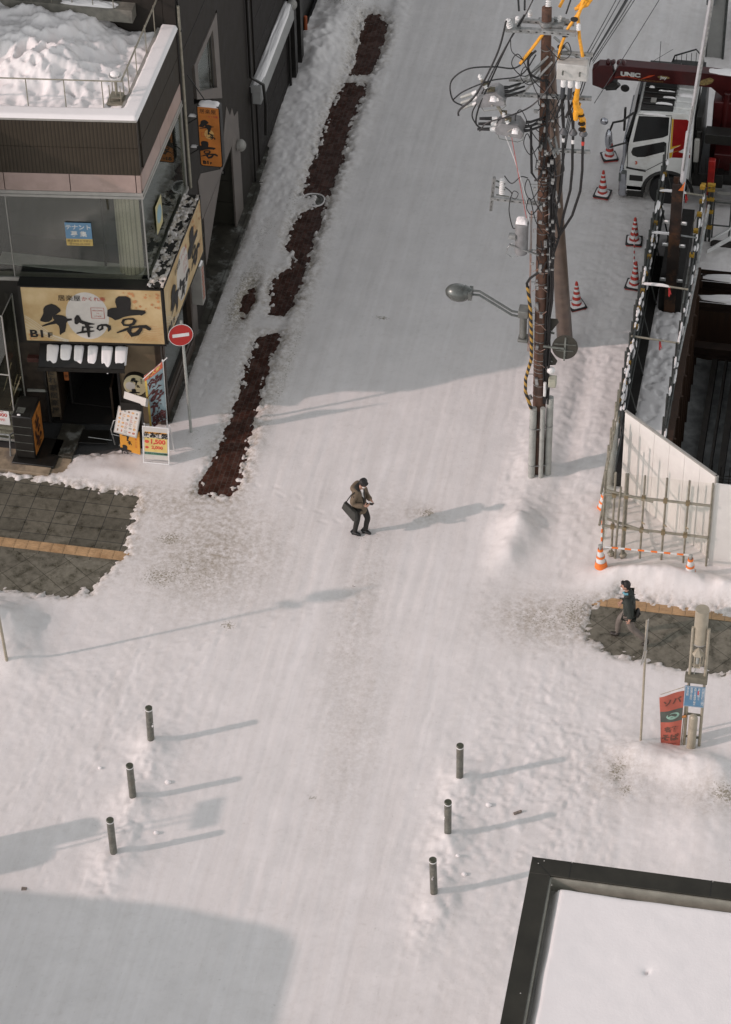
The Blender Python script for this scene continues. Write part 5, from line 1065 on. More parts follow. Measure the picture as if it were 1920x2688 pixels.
# cab side outline with the wheel arch cut in
arch=[(-4.34+.62*math.cos(R(a)),.52+.62*math.sin(R(a))) for a in range(180,-1,-12)]
out=[(-5.50,.45),(-5.54,1.2),(-5.44,2.0),(-5.30,2.85),(-5.18,3.02),(-4.0,3.08),(-3.78,2.98),(-3.76,.62)]
b=MB(); b.poly(FT,[(-5.50,.45),(-4.96,.45)]+arch[1:-1]+[(-3.76,.5)]+out[::-1][0:-1],-2.35,2.35); b.build('cab',M['cabw'],TR,smooth=25,bevel=.03)
b=MB(); b.poly(FT,[(-5.34,2.03),(-5.22,2.88),(-4.42,2.92),(-4.42,2.36),(-4.55,2.27)],.001,.006); b.build('side_window',M['glassd'] if 0 else mat('dark_glazing',(.012,.013,.013),.12,0,.2,3),TR,smooth=0)
b=MB(); b.poly(FT,[(q[0],q[1]) for q in [(-5.33,1.62),(-5.37,1.72),(-5.33,1.86),(-4.52,2.14),(-4.45,2.1),(-4.44,1.9),(-4.50,1.82),(-5.0,1.60),(-5.2,1.57)]],.001,.006); b.build('lower_window',bpy.data.materials['dark_glazing'],TR,smooth=0)
b=MB(); 
for a_,c_ in (((-5.47,2.0),(-5.45,1.2)),((-5.45,1.2),(-4.93,1.18)),((-4.93,1.18),(-4.40,1.58)),((-4.40,1.58),(-4.36,2.95)),((-4.36,2.98),(-5.24,2.92))): b.stroke(FT,[a_,c_],.018,.008)
b.build('door_gap',M['black'],TR,smooth=0)
b=MB(); b.poly(FT,[(-5.48,1.24),(-5.48,1.18),(-4.95,1.12),(-4.95,1.16)],.01,.004); b.build('trim',M['black'],TR)
b=MB(); b.poly(FT,[(-4.30,2.88),(-3.95,2.90),(-3.86,2.82),(-3.80,1.70),(-4.28,1.66),(-4.25,1.95),(-4.05,2.08),(-4.30,1.98)],.0015,.004); b.build('red_stripe',mat('stripe_red',(.22,.006,.006),.35,0,.1),TR,smooth=0)
b=MB(); b.poly(FT,[(-4.345,2.88),(-4.305,2.88),(-4.305,2.0),(-4.05,2.10),(-4.345,1.9)],.003,.004); b.poly(FT,[(-4.345,1.64),(-4.29,1.66),(-4.27,1.82),(-4.08,1.92),(-4.36,1.8)],.003,.004); b.build('yellow_stripe',mat('stripe_yellow',(.55,.33,.02),.4,0,.1),TR,smooth=0)
b=MB(); b.poly(FT,[(-4.12,1.86),(-3.80,2.14),(-3.80,2.06),(-4.0,1.86),(-3.80,1.86),(-3.80,1.80)],.006,.002); b.build('white_flash',M['cabw'],TR,smooth=0)
b=MB(); write(b,FT,'3',-5.22,1.34,.14,.008,.008); b.build('door_mark',mat('mark_red',(.5,.1,.05),.5),TR,smooth=0)
# front: windscreen, grille, bumper
b=MB(); b.hexa([(-5.56,TY+.08,2.05),(-5.48,TY+.08,2.05),(-5.30,TY+.1,2.92),(-5.36,TY+.1,2.92),(-5.56,TY+2.25,2.05),(-5.48,TY+2.25,2.05),(-5.30,TY+2.25,2.92),(-5.36,TY+2.25,2.92)]); b.build('windscreen',bpy.data.materials['dark_glazing'],TR)
b=MB(); b.bx(-5.60,-5.50,TY+.02,TY+2.3,1.22,2.0); b.build('front_panel',M['chrome'],TR,bevel=.03)
b=MB(); b.bx(-5.66,-5.44,TY-.02,TY+2.37,.25,1.12); b.build('bumper',M['chrome'],TR,bevel=.05)
b=MB(); b.bx(-5.665,-5.60,TY-.025,TY+.4,.75,1.0); b.bx(-5.6,-5.46,TY-.03,TY-.01,1.0,1.12); b.build('headlight',M['glassd'],TR)
b=MB(); b.bx(-5.42,-4.98,TY-.005,TY+.05,.28,.48); b.bx(-5.38,-5.02,TY-.012,TY+.02,.80,.98); b.build('step',M['black'],TR,bevel=.01)
b=MB(); b.bx(-5.44,-5.0,TY+.0,TY+.2,.5,.62); b.build('step_panel',M['cabw'],TR)
b=MB(); b.tube([(-4.34+.66*math.cos(R(a)),TY+.0,.52+.66*math.sin(R(a))) for a in range(185,-10,-13)],.05,8); b.build('wheel_arch',M['black'],TR)
def wheel(x,y,r=.50):
    w_=MB(); w_.lathe([(r*.62,-.14),(r*.9,-.15),(r,-.10),(r,.10),(r*.9,.15),(r*.62,.14)],(x,y,.5),30,Matrix.Rotation(R(90),3,'X')); wo=w_.build('wheel',M['tyre'],TR)
    w_=MB(); w_.lathe([(.30,-.12),(.30,.10),(.26,.13),(.18,.05),(.14,.05),(.13,.10),(.0,.10)],(x,y,.5),28,Matrix.Rotation(R(90),3,'X'),caps=False); w_.build('rim',M['steel'],wo)
    w_=MB()
    for k in range(8): a=k*math.pi/4; w_.ell((x+.21*math.cos(a),y-.07,.5+.21*math.sin(a)),(.022,.02,.022),seg=8,rings=5)
    w_.build('nut',M['sill'],wo)
wheel(-4.34,TY+.16); wheel(-4.34,TY+2.15)
b=MB(); b.bx(-3.74,0.5,TY+.55,TY+1.75,.55,.95); b.bx(-3.72,-2.9,TY+.1,TY+2.3,.75,1.15); b.bx(-3.0,2.5,TY+.1,TY+2.4,1.0,1.2); b.bx(-2.75,2.5,TY+.1,TY+.16,1.2,1.55); b.build('chassis',M['black'],TR,smooth=0)
# roof: dark ribbed deflector with snow
b=MB()
for k in range(9): b.bx(-5.18,-4.34,TY+.06+.245*k,TY+.06+.245*k+.21,3.03,3.09+.012*k)
b.bx(-5.2,-4.33,TY+.05,TY+2.25,3.0,3.04); b.build('roof_deflector',M['black'],TR,bevel=.02)
b=MB()
for k in range(7): b.bx(-4.30,-3.85,TY+.2+.3*k,TY+.2+.3*k+.2,3.05,3.12)
b.each('roof_rib',M['cabw'],TR,bevel=.02)
for k,(x,y,rx,ry) in enumerate([(-4.6,TY+.33,.22,.03),(-4.5,TY+.62,.18,.025),(-4.6,TY+.9,.25,.02),(-4.72,TY+1.35,.38,.03),(-5.0,TY+1.05,.08,.05),(-4.8,TY-.0,.32,.02),(-4.05,TY+.8,.2,.08)]):
    snow_lump('snow',x,y,rx,ry,3.12 if y>TY+.1 else 2.97,.03,TR,.4,k,14)
b=MB(); b.bx(-4.96,-4.82,TY+.35,TY+.5,3.09,3.16); b.build('roof_box',M['sill'],TR)
b=MB(); b.tube([(-4.9,TY+1.7,3.1),(-4.9,TY+1.75,4.1)],.008,5); b.tube([(-5.2,TY+2.2,3.1),(-4.6,TY+2.2,3.6)],.006,5); b.build('antenna',M['black'],TR)
# mirrors
b=MB(); b.tube([(-5.36,TY+.02,2.95),(-5.62,TY-.25,2.85),(-5.86,TY-.3,2.8),(-5.93,TY-.3,2.55)],.03,8); b.tube([(-5.93,TY-.3,2.0),(-5.75,TY-.2,2.02),(-5.46,TY,2.02)],.025,8); b.build('mirror_arm',M['black'],TR)
b=MB(); b.ell((-5.96,TY-.3,2.27),(.10,.13,.32)); b.build('mirror',M['chrome'],TR)
b=MB(); b.ell((-6.10,TY-.28,2.80),(.11,.07,.11)); b.build('mirror',M['chrome'],TR)
b=MB(); b.bx(-5.62,-5.56,TY+.0,TY+.12,2.35,3.05); b.build('mirror',M['black'],TR,bevel=.02)
# exhaust/air stack
b=MB(); b.bx(-3.72,-3.56,TY+.2,TY+2.2,1.1,2.9); b.tube([(-3.62,TY+.15,1.1),(-3.62,TY+.15,2.5)],.07,10); b.build('air_stack',M['black'],TR,bevel=.02)
b=MB(); b.bx(-3.72,-3.58,TY+.02,TY+.1,1.55,2.3); b.build('stack_cover',M['sill'],TR,bevel=.03)
# crane column + boom
BY=TY+1.25
Fb=Fr((0,BY-.17,0),(1,0,0),(0,0,1))
b=MB(); b.poly(Fb,[(-6.05,3.22),(-5.95,3.66),(-3.55,3.66),(-2.55,3.62),(-2.30,3.35),(-2.35,2.6),(-3.10,2.6),(-3.15,3.0),(-3.45,3.24)],-.34,.34); o=b.build('boom',M['cred2'],TR,smooth=20,bevel=.02)
b=MB(); b.poly(Fb,[(-6.60,2.98),(-6.62,3.45),(-6.45,3.62),(-6.1,3.64),(-6.02,3.22),(-6.2,3.0),(-6.35,2.9)],-.30,.30); 
for k in range(4): b.ell((-6.22+.14*k,BY,3.66),(.06,.12,.05))
b.build('boom_head',M['cred2'],TR,smooth=25,bevel=.02)
b=MB(); b.tube([(-6.3,BY-.1,3.05),(-6.2,BY-.1,2.88),(-6.0,BY-.1,2.92),(-5.9,BY-.1,3.05)],.07,10); b.lathe([(.09,-.03),(.12,0),(.09,.03)],(-5.72,BY-.2,3.0),14,RX(90)); b.bx(-6.35,-5.95,BY-.15,BY+.1,2.88,3.1); b.build('hook',M['black'],TR)
M['lett']=mat('white_lettering',(.55,.55,.52),.4)
b=MB(); write(b,Fb,'UNIC',-5.60,3.37,.17,.006,.012,1.25); b.build('lettering',M['lett'],TR,smooth=0)
b=MB(); write(b,Fb,'SUPER ELECTRONICS',-5.05,3.27,.05,.006,.001,1.4); b.disc(Fb,-4.72,3.43,.16,.05,.006); b.poly(Fb,[(-3.8,3.30),(-3.72,3.45),(-3.5,3.56),(-3.38,3.5),(-3.45,3.38),(-3.6,3.3)],.006); b.build('emblem',mat('emblem_dull',(.20,.14,.05),.5,0,.5,20),TR,smooth=0)
b=MB(); b.stroke(Fb,[(-5.3,3.32),(-5.1,3.42),(-4.95,3.48)],[.02,.06,.01],.006); b.stroke(Fb,[(-6.0,3.30),(-5.7,3.36),(-5.3,3.30)],[.01,.03,.01],.0065); b.build('flame_mark',mat('flame_red',(.42,.05,.01),.5),TR,smooth=0)
b=MB(); write(b,Fb,'Joy',-4.72,3.385,.12,.009,.005,1.1); b.build('emblem_lettering',M['lett'],TR,smooth=0)
snow_lump('snow',-2.95,BY,.5,.15,3.645,.06,TR,.3,11,18); snow_lump('snow',-3.35,BY,.22,.12,3.66,.03,TR,.5,12,12)
b=MB(); b.bx(-3.35,-2.55,BY-.3,BY+.35,1.1,2.9); b.bx(-3.2,-2.5,TY+.3,TY+2.1,1.1,1.7); b.tube([(-3.1,BY-.25,1.2),(-3.0,BY-.25,3.2)],.09,12); b.build('crane_column',M['cred2'],TR,bevel=.03)
b=MB()
for k in range(5): b.bar((-3.45+.09*k,TY+.0,1.2),(-3.50+.12*k,TY+.0,1.2+.55),.02)
b.bx(-3.5,-2.9,TY-.02,TY+.3,1.0,1.25); b.bx(-3.45,-2.7,TY+.0,TY+.4,2.2,2.5); b.build('lever_bank',M['black'],TR,bevel=.01)
b=MB(); b.bx(-3.30,-3.12,TY-.12,TY+.05,.62,1.75); b.tube([(-3.21,TY-.03,.12),(-3.21,TY-.03,.7)],.06,12); b.build('outrigger',mat('outrigger_red',(.30,.012,.008),.4,0,.3,4),TR,bevel=.02)
b=MB(); b.lathe([(.17,0),(.17,.04),(.1,.08)],(-3.21,TY-.03,.05),16); b.bx(-3.02,2,TY-.02,TY+.02,.62,.72); b.bx(-3.02,2,TY-.02,TY+.02,.32,.42); b.build('side_guard',M['sill'],TR,bevel=.01)
b=MB(); b.tube([(-4.62,TY+2.36,3.05),(-4.55,TY+2.4,3.28),(-4.0,TY+2.45,3.5),(-3.8,TY+2.4,3.3),(-3.75,TY+2.36,3.05)],.025,8)
for k in range(6): x=-4.5+.13*k; b.tube([(x,TY+2.38,3.05),(x,TY+2.42,3.3+.03*k)],.009,5)
b.bx(-4.6,-3.7,TY+2.2,TY+2.4,3.02,3.16); b.build('roof_guard',M['black'],TR)
# ================================================================== SITE
# excavation
M['pitsnow']=M['fsnow']
def pitwall():
    m,n,b=new_mat('rusty_sheet_wall'); v=wpos(n,(3,3,.4)); f=noise(n,v,2,5); n.links.new(mix(n,f,(.016,.009,.005,1),(.07,.032,.014,1)),b.inputs['Base Color']); b.inputs['Roughness'].default_value=.7; return m
M['rust']=pitwall(); M['beam']=mat('rusty_beam',(.025,.014,.009),.6,.3,.5,3,.2)
x0,x1,y0,y1=PIT; PZ=-3.0
b=MB(); b.bx(x0-.22,x0,y0-.2,y1,PZ,.10); b.bx(x0,x1,y1,y1+.25,PZ,.0); b.bx(x0-.25,x1,y0-.25,y0-.001,PZ,.0)
for k in range(11): y=y0+.3+k*.82; b.bx(x0,x0+.08,y,y+.06,PZ,.03); b.bx(x0,x0+.015,y-.08,y+.14,PZ,.025)
tag(b.build('pit_wall',M['rust'],smooth=0),'rust brown sheeted retaining wall of the building pit','wall'); bpy.data.objects['pit_wall']
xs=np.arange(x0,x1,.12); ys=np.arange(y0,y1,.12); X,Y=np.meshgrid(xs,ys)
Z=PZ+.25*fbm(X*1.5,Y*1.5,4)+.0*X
tag(grid_obj('pit_floor',X,Y,Z,mat('shaded_pit_snow',(.40,.41,.40),.8,0,.4,3,.2)),kind='structure')  # snow greyed in its colour to carry the pit's depth shade
M['form']=mat('dark_formwork',(.035,.03,.025),.8,0,.4,5)
for k,(x,w_) in enumerate([(-2.62,.14),(-2.28,.06),(-2.05,.16),(-1.62,.2),(-1.2,.1),(-.95,.16),(-.35,.2)]):
    b=MB(); b.bx(x,x+w_,y0+1.2,y1-.2,PZ,PZ+.75); tag(b.build('formwork_beam',M['form'],None,(x,55,PZ),smooth=0),['leftmost','thin second','third','fourth','thin fifth','sixth','rightmost'][k]+' dark formwork beam running up the snowy pit','beam','formwork beams in the pit')
def rebar(x0_,y0_,w_,l_,h_,label):
    t=thing('rebar_cage',(x0_,y0_,PZ),label,'rebar','rebar cages in the pit'); b=MB()
    for i in range(int(w_/.22)+1):
        for z in (PZ+.4,PZ+h_): b.bar((x0_+i*.22,y0_,z),(x0_+i*.22,y0_+l_,z),.028)
        for q in range(3): b.bar((x0_+i*.22,y0_+l_*q/2,PZ+.1),(x0_+i*.22,y0_+l_*q/2,PZ+h_+.3),.022)
    b.build('long_bars',M['form'],t,smooth=0); b=MB()
    for j in range(int(l_/.11)+1):
        for z in (PZ+.42,PZ+h_+.02): b.bar((x0_-.08,y0_+j*.11,z),(x0_+w_+.08,y0_+j*.11,z),.014)
    b.build('cross_bars',M['form'],t,smooth=0)
rebar(-2.6,52.2,1.9,1.35,1.1,'near rebar mat across the front of the pit'); rebar(-1.5,54.4,.55,4.2,.9,'long narrow rebar cage running up the pit'); rebar(-.7,52.2,1.4,2.0,1.0,'rebar mat at the right edge of the pit')
b=MB(); b.bx(x0,x1,52.9,53.15,-1.4,-1.1); 
# snowy struts at the far end
for k,(y,z) in enumerate(((59.15,.0),(58.45,-.15),(57.7,-1.1))):
    t=thing('pit_strut',(-1,y,z),['snow covered steel strut at the far end of the pit, topmost','snow covered steel strut just below the topmost one','thin dark strut deep in the far end of the pit'][k],'beam'); q=MB(); q.bx(-3.1,3.4,y-.14,y+.14,z-.02,z); q.bx(-3.1,3.4,y-.01,y+.01,z-.3,z-.02); q.bx(-3.1,3.4,y-.14,y+.14,z-.32,z-.3); q.build('beam',M['beam'],t,smooth=0)
    if k<2: snow_lump('snow',.2,y,3.3,.16,z,.13,t,.3,k,90)
# fence of pipes along the street (left of the walkway)
PFt=thing('pipe_fence',(-4.4,55,0),'long scaffold pipe fence with snow on its rails between street and walkway','fence')
M['fd']=mat('pipe_dark',(.075,.08,.075),.5,.4,.4,8)
rr=random.Random(31); 
for k in range(27):
    y=49.4+k*.46; q=MB(); lean=rr.uniform(-.02,.02); q.tube([(-4.42+lean,y,0),(-4.42,y,2.25+rr.uniform(0,.25))],.024,7); q.build('post',M['fd'] if y>52.0 else M['pipe'],PFt)
for z in (.35,1.15,1.95):
    q=MB(); q.tube([(-4.36,49.3,z),(-4.36,61.4,z)],.024,7); q.build('rail',M['fd'],PFt)
q=MB(); 
for k in range(8): y=50.6+1.45*k; q.tube([(-4.30,y,2.1),(-4.12,y+1.2,.1)],.022,7)
q.each('brace',M['fd'],PFt)
q=MB(); q.bx(-4.395,-4.385,52.2,61.4,.05,1.9); q.build('mesh_panel',mat('dark_sheet',(.03,.032,.03),.7,0,.3,6),PFt,smooth=0)
q=MB(); 
for k in range(60):
    y=rr.uniform(50,61.3); z=rr.choice((1.95,1.95,1.15,2.2)); q.ell((-4.36+rr.uniform(-.02,.04),y,z+.03),(.035,rr.uniform(.05,.25),.028),seg=7,rings=5)
q.each('snow',M['fsnow'],PFt)
q=MB()
for k in range(16):
    y=50+k*.72; q.bx(-4.40,-4.30,y-.04,y+.04,1.90,2.0)
q.each('clamp',mat('clamp_yellow',(.28,.17,.03),.5,.3,.4,20),PFt,smooth=0)
# inner rail on the pit side
PI=thing('pit_guardrail',(-3.3,55,0),'scaffold pipe guardrail between the snowy walkway and the pit','railing')
for k in range(14):
    y=51.0+k*.72; q=MB(); q.tube([(-3.30,y,0),(-3.30,y,1.95+rr.uniform(-.05,.15))],.024,7); q.build('post',M['fd'],PI)
for z in (.9,1.7): q=MB(); q.tube([(-3.26,51,z),(-3.26,60.6,z)],.024,7); q.build('rail',M['fd'],PI)
q=MB()
for k in range(34):
    y=rr.uniform(51,60.5); q.ell((-3.27,y,rr.choice((.92,1.73))),(.035,rr.uniform(.06,.25),.028),seg=7,rings=5)
q.each('snow',M['fsnow'],PI)
q=MB(); q.tube([(-3.2,55.6,1.2),(-3.05,59.0,2.4)],.035,8); q.tube([(-3.25,54.2,1.1),(-3.12,57.3,1.6)],.028,8); q.each('loose_pipe',M['steel'],PI)
q=MB()
for (y,z) in ((60.4,2.0),(60.1,1.7),(59.9,2.3),(59.4,1.8),(58.4,2.0),(57.5,1.9)): q.bx(-3.36,-3.24,y-.05,y+.05,z-.05,z+.05)
q.each('clamp',mat('clamp_yellow2',(.42,.25,.03),.5,.3,.3,20),PI,smooth=0)
# walkway
DK=thing('walkway',(-3.75,54,0),'narrow snow covered plank walkway beside the pit','walkway')
b=MB(); 
for k in range(5): b.bx(-4.12,-3.42,50.2+k*1.8,50.2+k*1.8+1.78,.06,.10)
b.each('plank',M['greyp'],DK,bevel=.01)
X,Y=np.meshgrid(np.linspace(-4.12,-3.42,16),np.linspace(50.2,57.3,170)); Z=.19+.03*(fbm(X*3,Y*3,4)-.5)-.02*(((X+3.765)/.335)**6); Z-=.05*sst(.60,.70,fbm(X*6+4,Y*6,3))
grid_obj('snow',X,Y,Z,M['fsnow'],parent=DK)
b=MB(); b.bx(-4.37,-4.13,50.4,59.6,.0,.19); tag(b.build('dark_gap_strip',M['dark'],None,(-4.25,55,0),smooth=0),'dark gap strip between the pipe fence and the walkway','strip')  # solid black strip filling the gap
b=MB(); b.bx(-3.41,-3.33,50.6,57.3,-.02,.14); tag(b.build('edge_board',M['rust'],None,(-3.37,54,0),smooth=0),'rusty edge board along the walkway','board')
for k,(y,z) in enumerate(((53.9,1.9),(56.0,1.95),(58.1,2.0),(59.95,2.0))):
    t=thing('cross_pipe',(-3.8,y,z),['nearest cross pipe over the walkway, with a pink tag','second cross pipe over the walkway, with a snow sleeve','third cross pipe over the walkway, brightest with snow','farthest cross pipe over the walkway, above the black beam'][k],'pipe','pipes crossing over the walkway')
    q=MB(); q.tube([(-4.42,y+.05,z+.03),(-3.24,y,z)],.026,8); q.build('pipe',M['steel'] if k in (2,) else M['pipe'],t)
    if k: snow_lump('snow',-4.05,y+.02,.35,.035,z+.035,.035,t,.4,k,12)
    q=MB(); xx=-3.72; q.hexa([(xx,y-.02,z-.25),(xx+.03,y-.02,z-.28),(xx+.035,y-.01,z-.28),(xx,y-.01,z-.25),(xx-.01,y-.02,z),(xx+.04,y-.02,z),(xx+.04,y-.01,z),(xx-.01,y-.01,z)]); q.bar((xx+.06,y-.015,z-.2),(xx+.02,y-.015,z),.02,.01); q.build('tag',mat('pink_tape',(.62,.06,.06),.5) if 'pink_tape' not in bpy.data.materials else bpy.data.materials['pink_tape'],t,smooth=0)
# rusty soldier beam
HB=thing('steel_beam',(-3.75,57.4,0),'tall rusty steel H-beam standing in the walkway with a bright orange torn tip','beam')
b=MB(); b.bx(-3.90,-3.62,57.30,57.33,-.1,4.15); b.bx(-3.77,-3.75,57.33,57.62,-.1,4.15); b.bx(-3.90,-3.62,57.62,57.65,-.1,4.15); b.build('beam',mat('shaded_rust',(.022,.013,.009),.6,.2,.5,3,.2,(.07,.03,.012,1)),HB,smooth=0)  # rust colour darkened for the beam's shaded side
b=MB(); b.poly(Fr((-3.64,57.29,4.0),(1,0,0),(0,0,1)),[(-.1,0),(.02,0),(.05,.28),(0,.18),(-.03,.10)],0,.02); b.build('tip',mat('orange_tip',(.62,.15,.03),.5),HB)
b=MB(); b.bx(-4.06,-3.48,57.40,60.4,.05,1.2); b.build('shadow_box',M['dark'],HB,smooth=0)  # black box standing in for the shaded opening behind the beam
b=MB()
for z in (1.2,2.3,3.0): b.bx(-4.05,-3.9,57.22,57.3,z,z+.05); b.bx(-3.62,-3.47,57.22,57.3,z,z+.05)
b.build('bracket',M['steel'],HB)
for z in (1.25,2.35,3.05): snow_lump('snow',-3.54,57.26,.06,.025,z,.02,HB,.3,int(z*3),10); snow_lump('snow',-3.98,57.26,.06,.025,z,.02,HB,.3,int(z*4),10)
SPp=thing('silver_pole',(-3.7,57.5,3),'silver pipe leaning up to the frame top over the truck','pole')
b=MB(); b.tube([(-3.75,57.5,.2),(-3.70,57.5,3.2),(-3.60,57.5,5.6)],.075,14); b.tube([(-3.60,57.5,5.5),(-3.48,57.5,7.2),(-3.25,57.5,10.2)],.05,12); b.build('pipe',mat('silver',(.55,.56,.57),.35,.3,.12,5),SPp)
b=MB(); b.tube([(-3.56,57.42,5.9),(-3.35,57.42,8.2),(-3.2,57.42,10.2)],.028,8); b.tube([(-3.66,57.42,4.5),(-3.55,57.42,6.4)],.02,8); b.build('clip_pipe',M['steel'],SPp)
GP=thing('grey_gatepost',(-3.77,69.4,0),'flat grey steel post with dark edges standing in the snow behind the truck','post')
b=MB(); b.bx(-4.0,-3.56,69.3,69.42,.04,4.2); b.build('panel',mat('panel_grey',(.26,.26,.245),.5,0,.1,3),GP,bevel=.01)
b=MB(); b.bx(-4.03,-4.0,69.28,69.44,.0,4.2); b.bx(-3.56,-3.50,69.26,69.44,.0,4.2); b.bx(-4.0,-3.56,69.28,69.3,.0,.05); b.build('edge',M['fd'],GP)
b=MB(); b.bx(-4.1,-3.85,69.1,69.25,2.0,3.4); tag(b.build('mesh_sheet',mat('grey_mesh',(.16,.165,.165),.6),None,(-4,69.2,2),smooth=0),'small dark grey mesh sheet behind the silver pipe','sheet')
t=thing('site_machinery',(-3.0,70,0),'dark machinery with an orange hose at the top right edge','machine'); b=MB(); rr=random.Random(77)
for k in range(9): x=-3.35+rr.random()*1.2; y=70+rr.random()*2; z=rr.random()*1.6; b.bx(x,x+.3+rr.random()*.4,y,y+.5,z,z+.2+rr.random()*.6)
b.bx(-3.2,-1.0,70.2,72,0,1.3); b.build('body',M['black'],t,bevel=.02); b=MB(); b.tube([(-3.2,69.9,1.8),(-3.1,69.9,1.2),(-3.2,69.8,.7),(-3.1,69.8,.3)],.06,9); b.build('hose',mat('hose_orange',(.35,.16,.02),.5),t)
# mesh screen by the pit's far right
NS=thing('mesh_screen',(-2.3,60.9,0),'black framed net screen with snow at the far side of the pit','fence')
b=MB()
for x in (-3.0,-2.55,-2.3,-1.6,-.9): b.tube([(x,60.7,.0),(x,60.7,1.35)],.022,7)
for z in (.55,1.3): b.tube([(-3.1,60.7,z),(.5,60.7,z)],.022,7)
b.build('frame',M['fd'],NS); b=MB(); b.bx(-2.5,.4,60.72,60.73,.05,1.3); b.build('net',glass_mat('net',(.5,.5,.48),.35,.6),NS,smooth=0)
b=MB(); b.bx(-3.0,.5,60.3,60.5,.0,.22); b.build('kick_board',M['form'],NS)
t=thing('white_board',(-2.75,60.3,.5),'white boards leaning at the corner post of the pit','board'); b=MB(); b.hexa([(-3.0,60.1,.45),(-2.55,60.2,.75),(-2.5,60.35,.75),(-2.95,60.25,.45),(-3.0,60.1,.5),(-2.55,60.2,.82),(-2.5,60.35,.82),(-2.95,60.25,.5)]); b.hexa([(-3.05,59.95,.15),(-2.5,60.05,.55),(-2.45,60.15,.55),(-3.0,60.05,.15),(-3.05,59.95,.28),(-2.5,60.05,.70),(-2.45,60.15,.70),(-3.0,60.05,.28)]); b.build('board',M['white'],t)
t=thing('scaffold_post',(-3.1,60.6,0),'bundle of scaffold posts with yellow clamps at the pit corner','post'); b=MB()
for dx,dy,h in ((-.05,0,1.9),(.05,.02,2.0),(0,.2,1.7)): b.tube([(-3.1+dx,60.5+dy,0),(-3.1+dx,60.5+dy,h)],.028,8)
b.build('pipes',M['fd'],t); b=MB()
for z in (.6,1.1,1.5,1.8,1.95): b.bx(-3.2,-3.0,60.42,60.52,z,z+.07)
b.build('clamp',bpy.data.materials['clamp_yellow2'],t)
wire([(-3.2,62.3,.5),(-3.5,59.8,1.0),(-3.55,57.6,.3)],.012,'thin rope hanging with an orange tag behind the beam','rope','pipe')
b=MB(); b.tube([(-3.55,59.9,.9),(-3.35,60.0,.5)],.02,6); tag(b.build('brace_rod',M['steel2'],None,(-3.5,59.9,.7)),'short rod tied to the thin rope behind the beam','rod')
# ---------------- hoarding
HO=thing('hoarding',(-3,48.8,0),'white site hoarding cutting the corner behind clear sheets','fence'); M['hw']=mat('hoarding_white',(.74,.72,.68),.45,0,.06,2)
A_=Vector((-4.15,50.25,0)); Bp=Vector((-1.86,48.33,0)); dv=(Bp-A_).normalized()
FD=Fr(A_,dv,(0,0,1)); Ld=(Bp-A_).length; b=MB(); nP=6
for k in range(nP): b.fb(FD,Ld*k/nP+.004,Ld*(k+1)/nP-.004,.02,2.62,-.04,.0)
b.each('panel',M['hw'],HO,smooth=0)
b=MB(); b.fb(FD,-.01,Ld+.03,2.62,2.66,-.05,.012); b.fb(FD,Ld,Ld+.05,.0,2.66,-.05,.02)
for k in range(1,nP): b.fb(FD,Ld*k/nP-.004,Ld*k/nP+.004,.02,2.62,-.04,-.012)
b.each('trim',M['sill'],HO,smooth=0)
b=MB()
for k in range(4): b.bx(-1.84+.75*k,-1.84+.75*k+.742,48.10-.0,48.14,0,2.60)
b.each('front_panel',M['hw'],HO,smooth=0)
b=MB(); b.bx(-4.28,-1.87,48.10,48.112,0,2.6); b.build('clear_sheet',M['clear'],HO,smooth=0)
b=MB(); b.bx(-4.30,-4.288,48.12,50.3,0,2.6); b.build('clear_sheet',M['clear'],HO,smooth=0)
HP=thing('pipe_scaffold',(-3,48,0),'warm grey scaffold pipes bracing the clear front of the hoarding','scaffold')
for x in (-4.10,-3.82,-3.43,-2.93,-2.42,-1.89):
    q=MB(); q.tube([(x,48.05,0),(x,48.05,2.66)],.026 if x!=-3.82 else .034,8); q.build('post',M['pipe'],HP)
for y in (48.2,48.55,48.9,49.25,49.6,49.95,50.3):
    q=MB(); q.tube([(-4.34,y,0),(-4.34,y,2.55)],.026,8); q.build('post',M['pipe'],HP)
for z in (1.04,2.02):
    q=MB(); q.tube([(-4.35,48.0,z),(-1.9,48.0,z)],.032,8); q.build('rail',M['pipe'],HP)
    q=MB(); q.tube([(-4.4,47.95,z+.04),(-4.4,50.4,z+.04)],.03,8); q.build('rail',M['pipe'],HP)
q=MB(); q.tube([(-4.3,48.02,2.12),(-3.2,47.96,1.98)],.03,8); q.tube([(-4.25,48.05,1.22),(-3.25,47.96,1.02)],.03,8); q.tube([(-3.85,48.0,0),(-3.85,48.0,2.7)],.03,8); q.tube([(-4.0,47.98,0),(-3.96,47.98,2.3)],.026,8); q.each('brace',M['pipe'],HP)
q=MB()
for x in (-4.1,-3.82,-3.43,-2.93,-2.42):
    for z in (1.04,2.02): q.bx(x-.045,x+.045,47.95,48.06,z-.045,z+.045)
for x in (-3.43,-2.93,-2.42): q.tube([(x,48.0,1.28),(x+.07,47.95,1.27)],.014,6)
q.each('clamp',mat('clamp_warm',(.30,.24,.14),.5,.4,.3,20),HP,smooth=0)
q=MB()
for x in (-4.1,-3.82): q.lathe([(.075,0),(.09,.05),(.06,.10)],(x,48.03,.12),12)
q.each('foot',M['pipe'],HP)
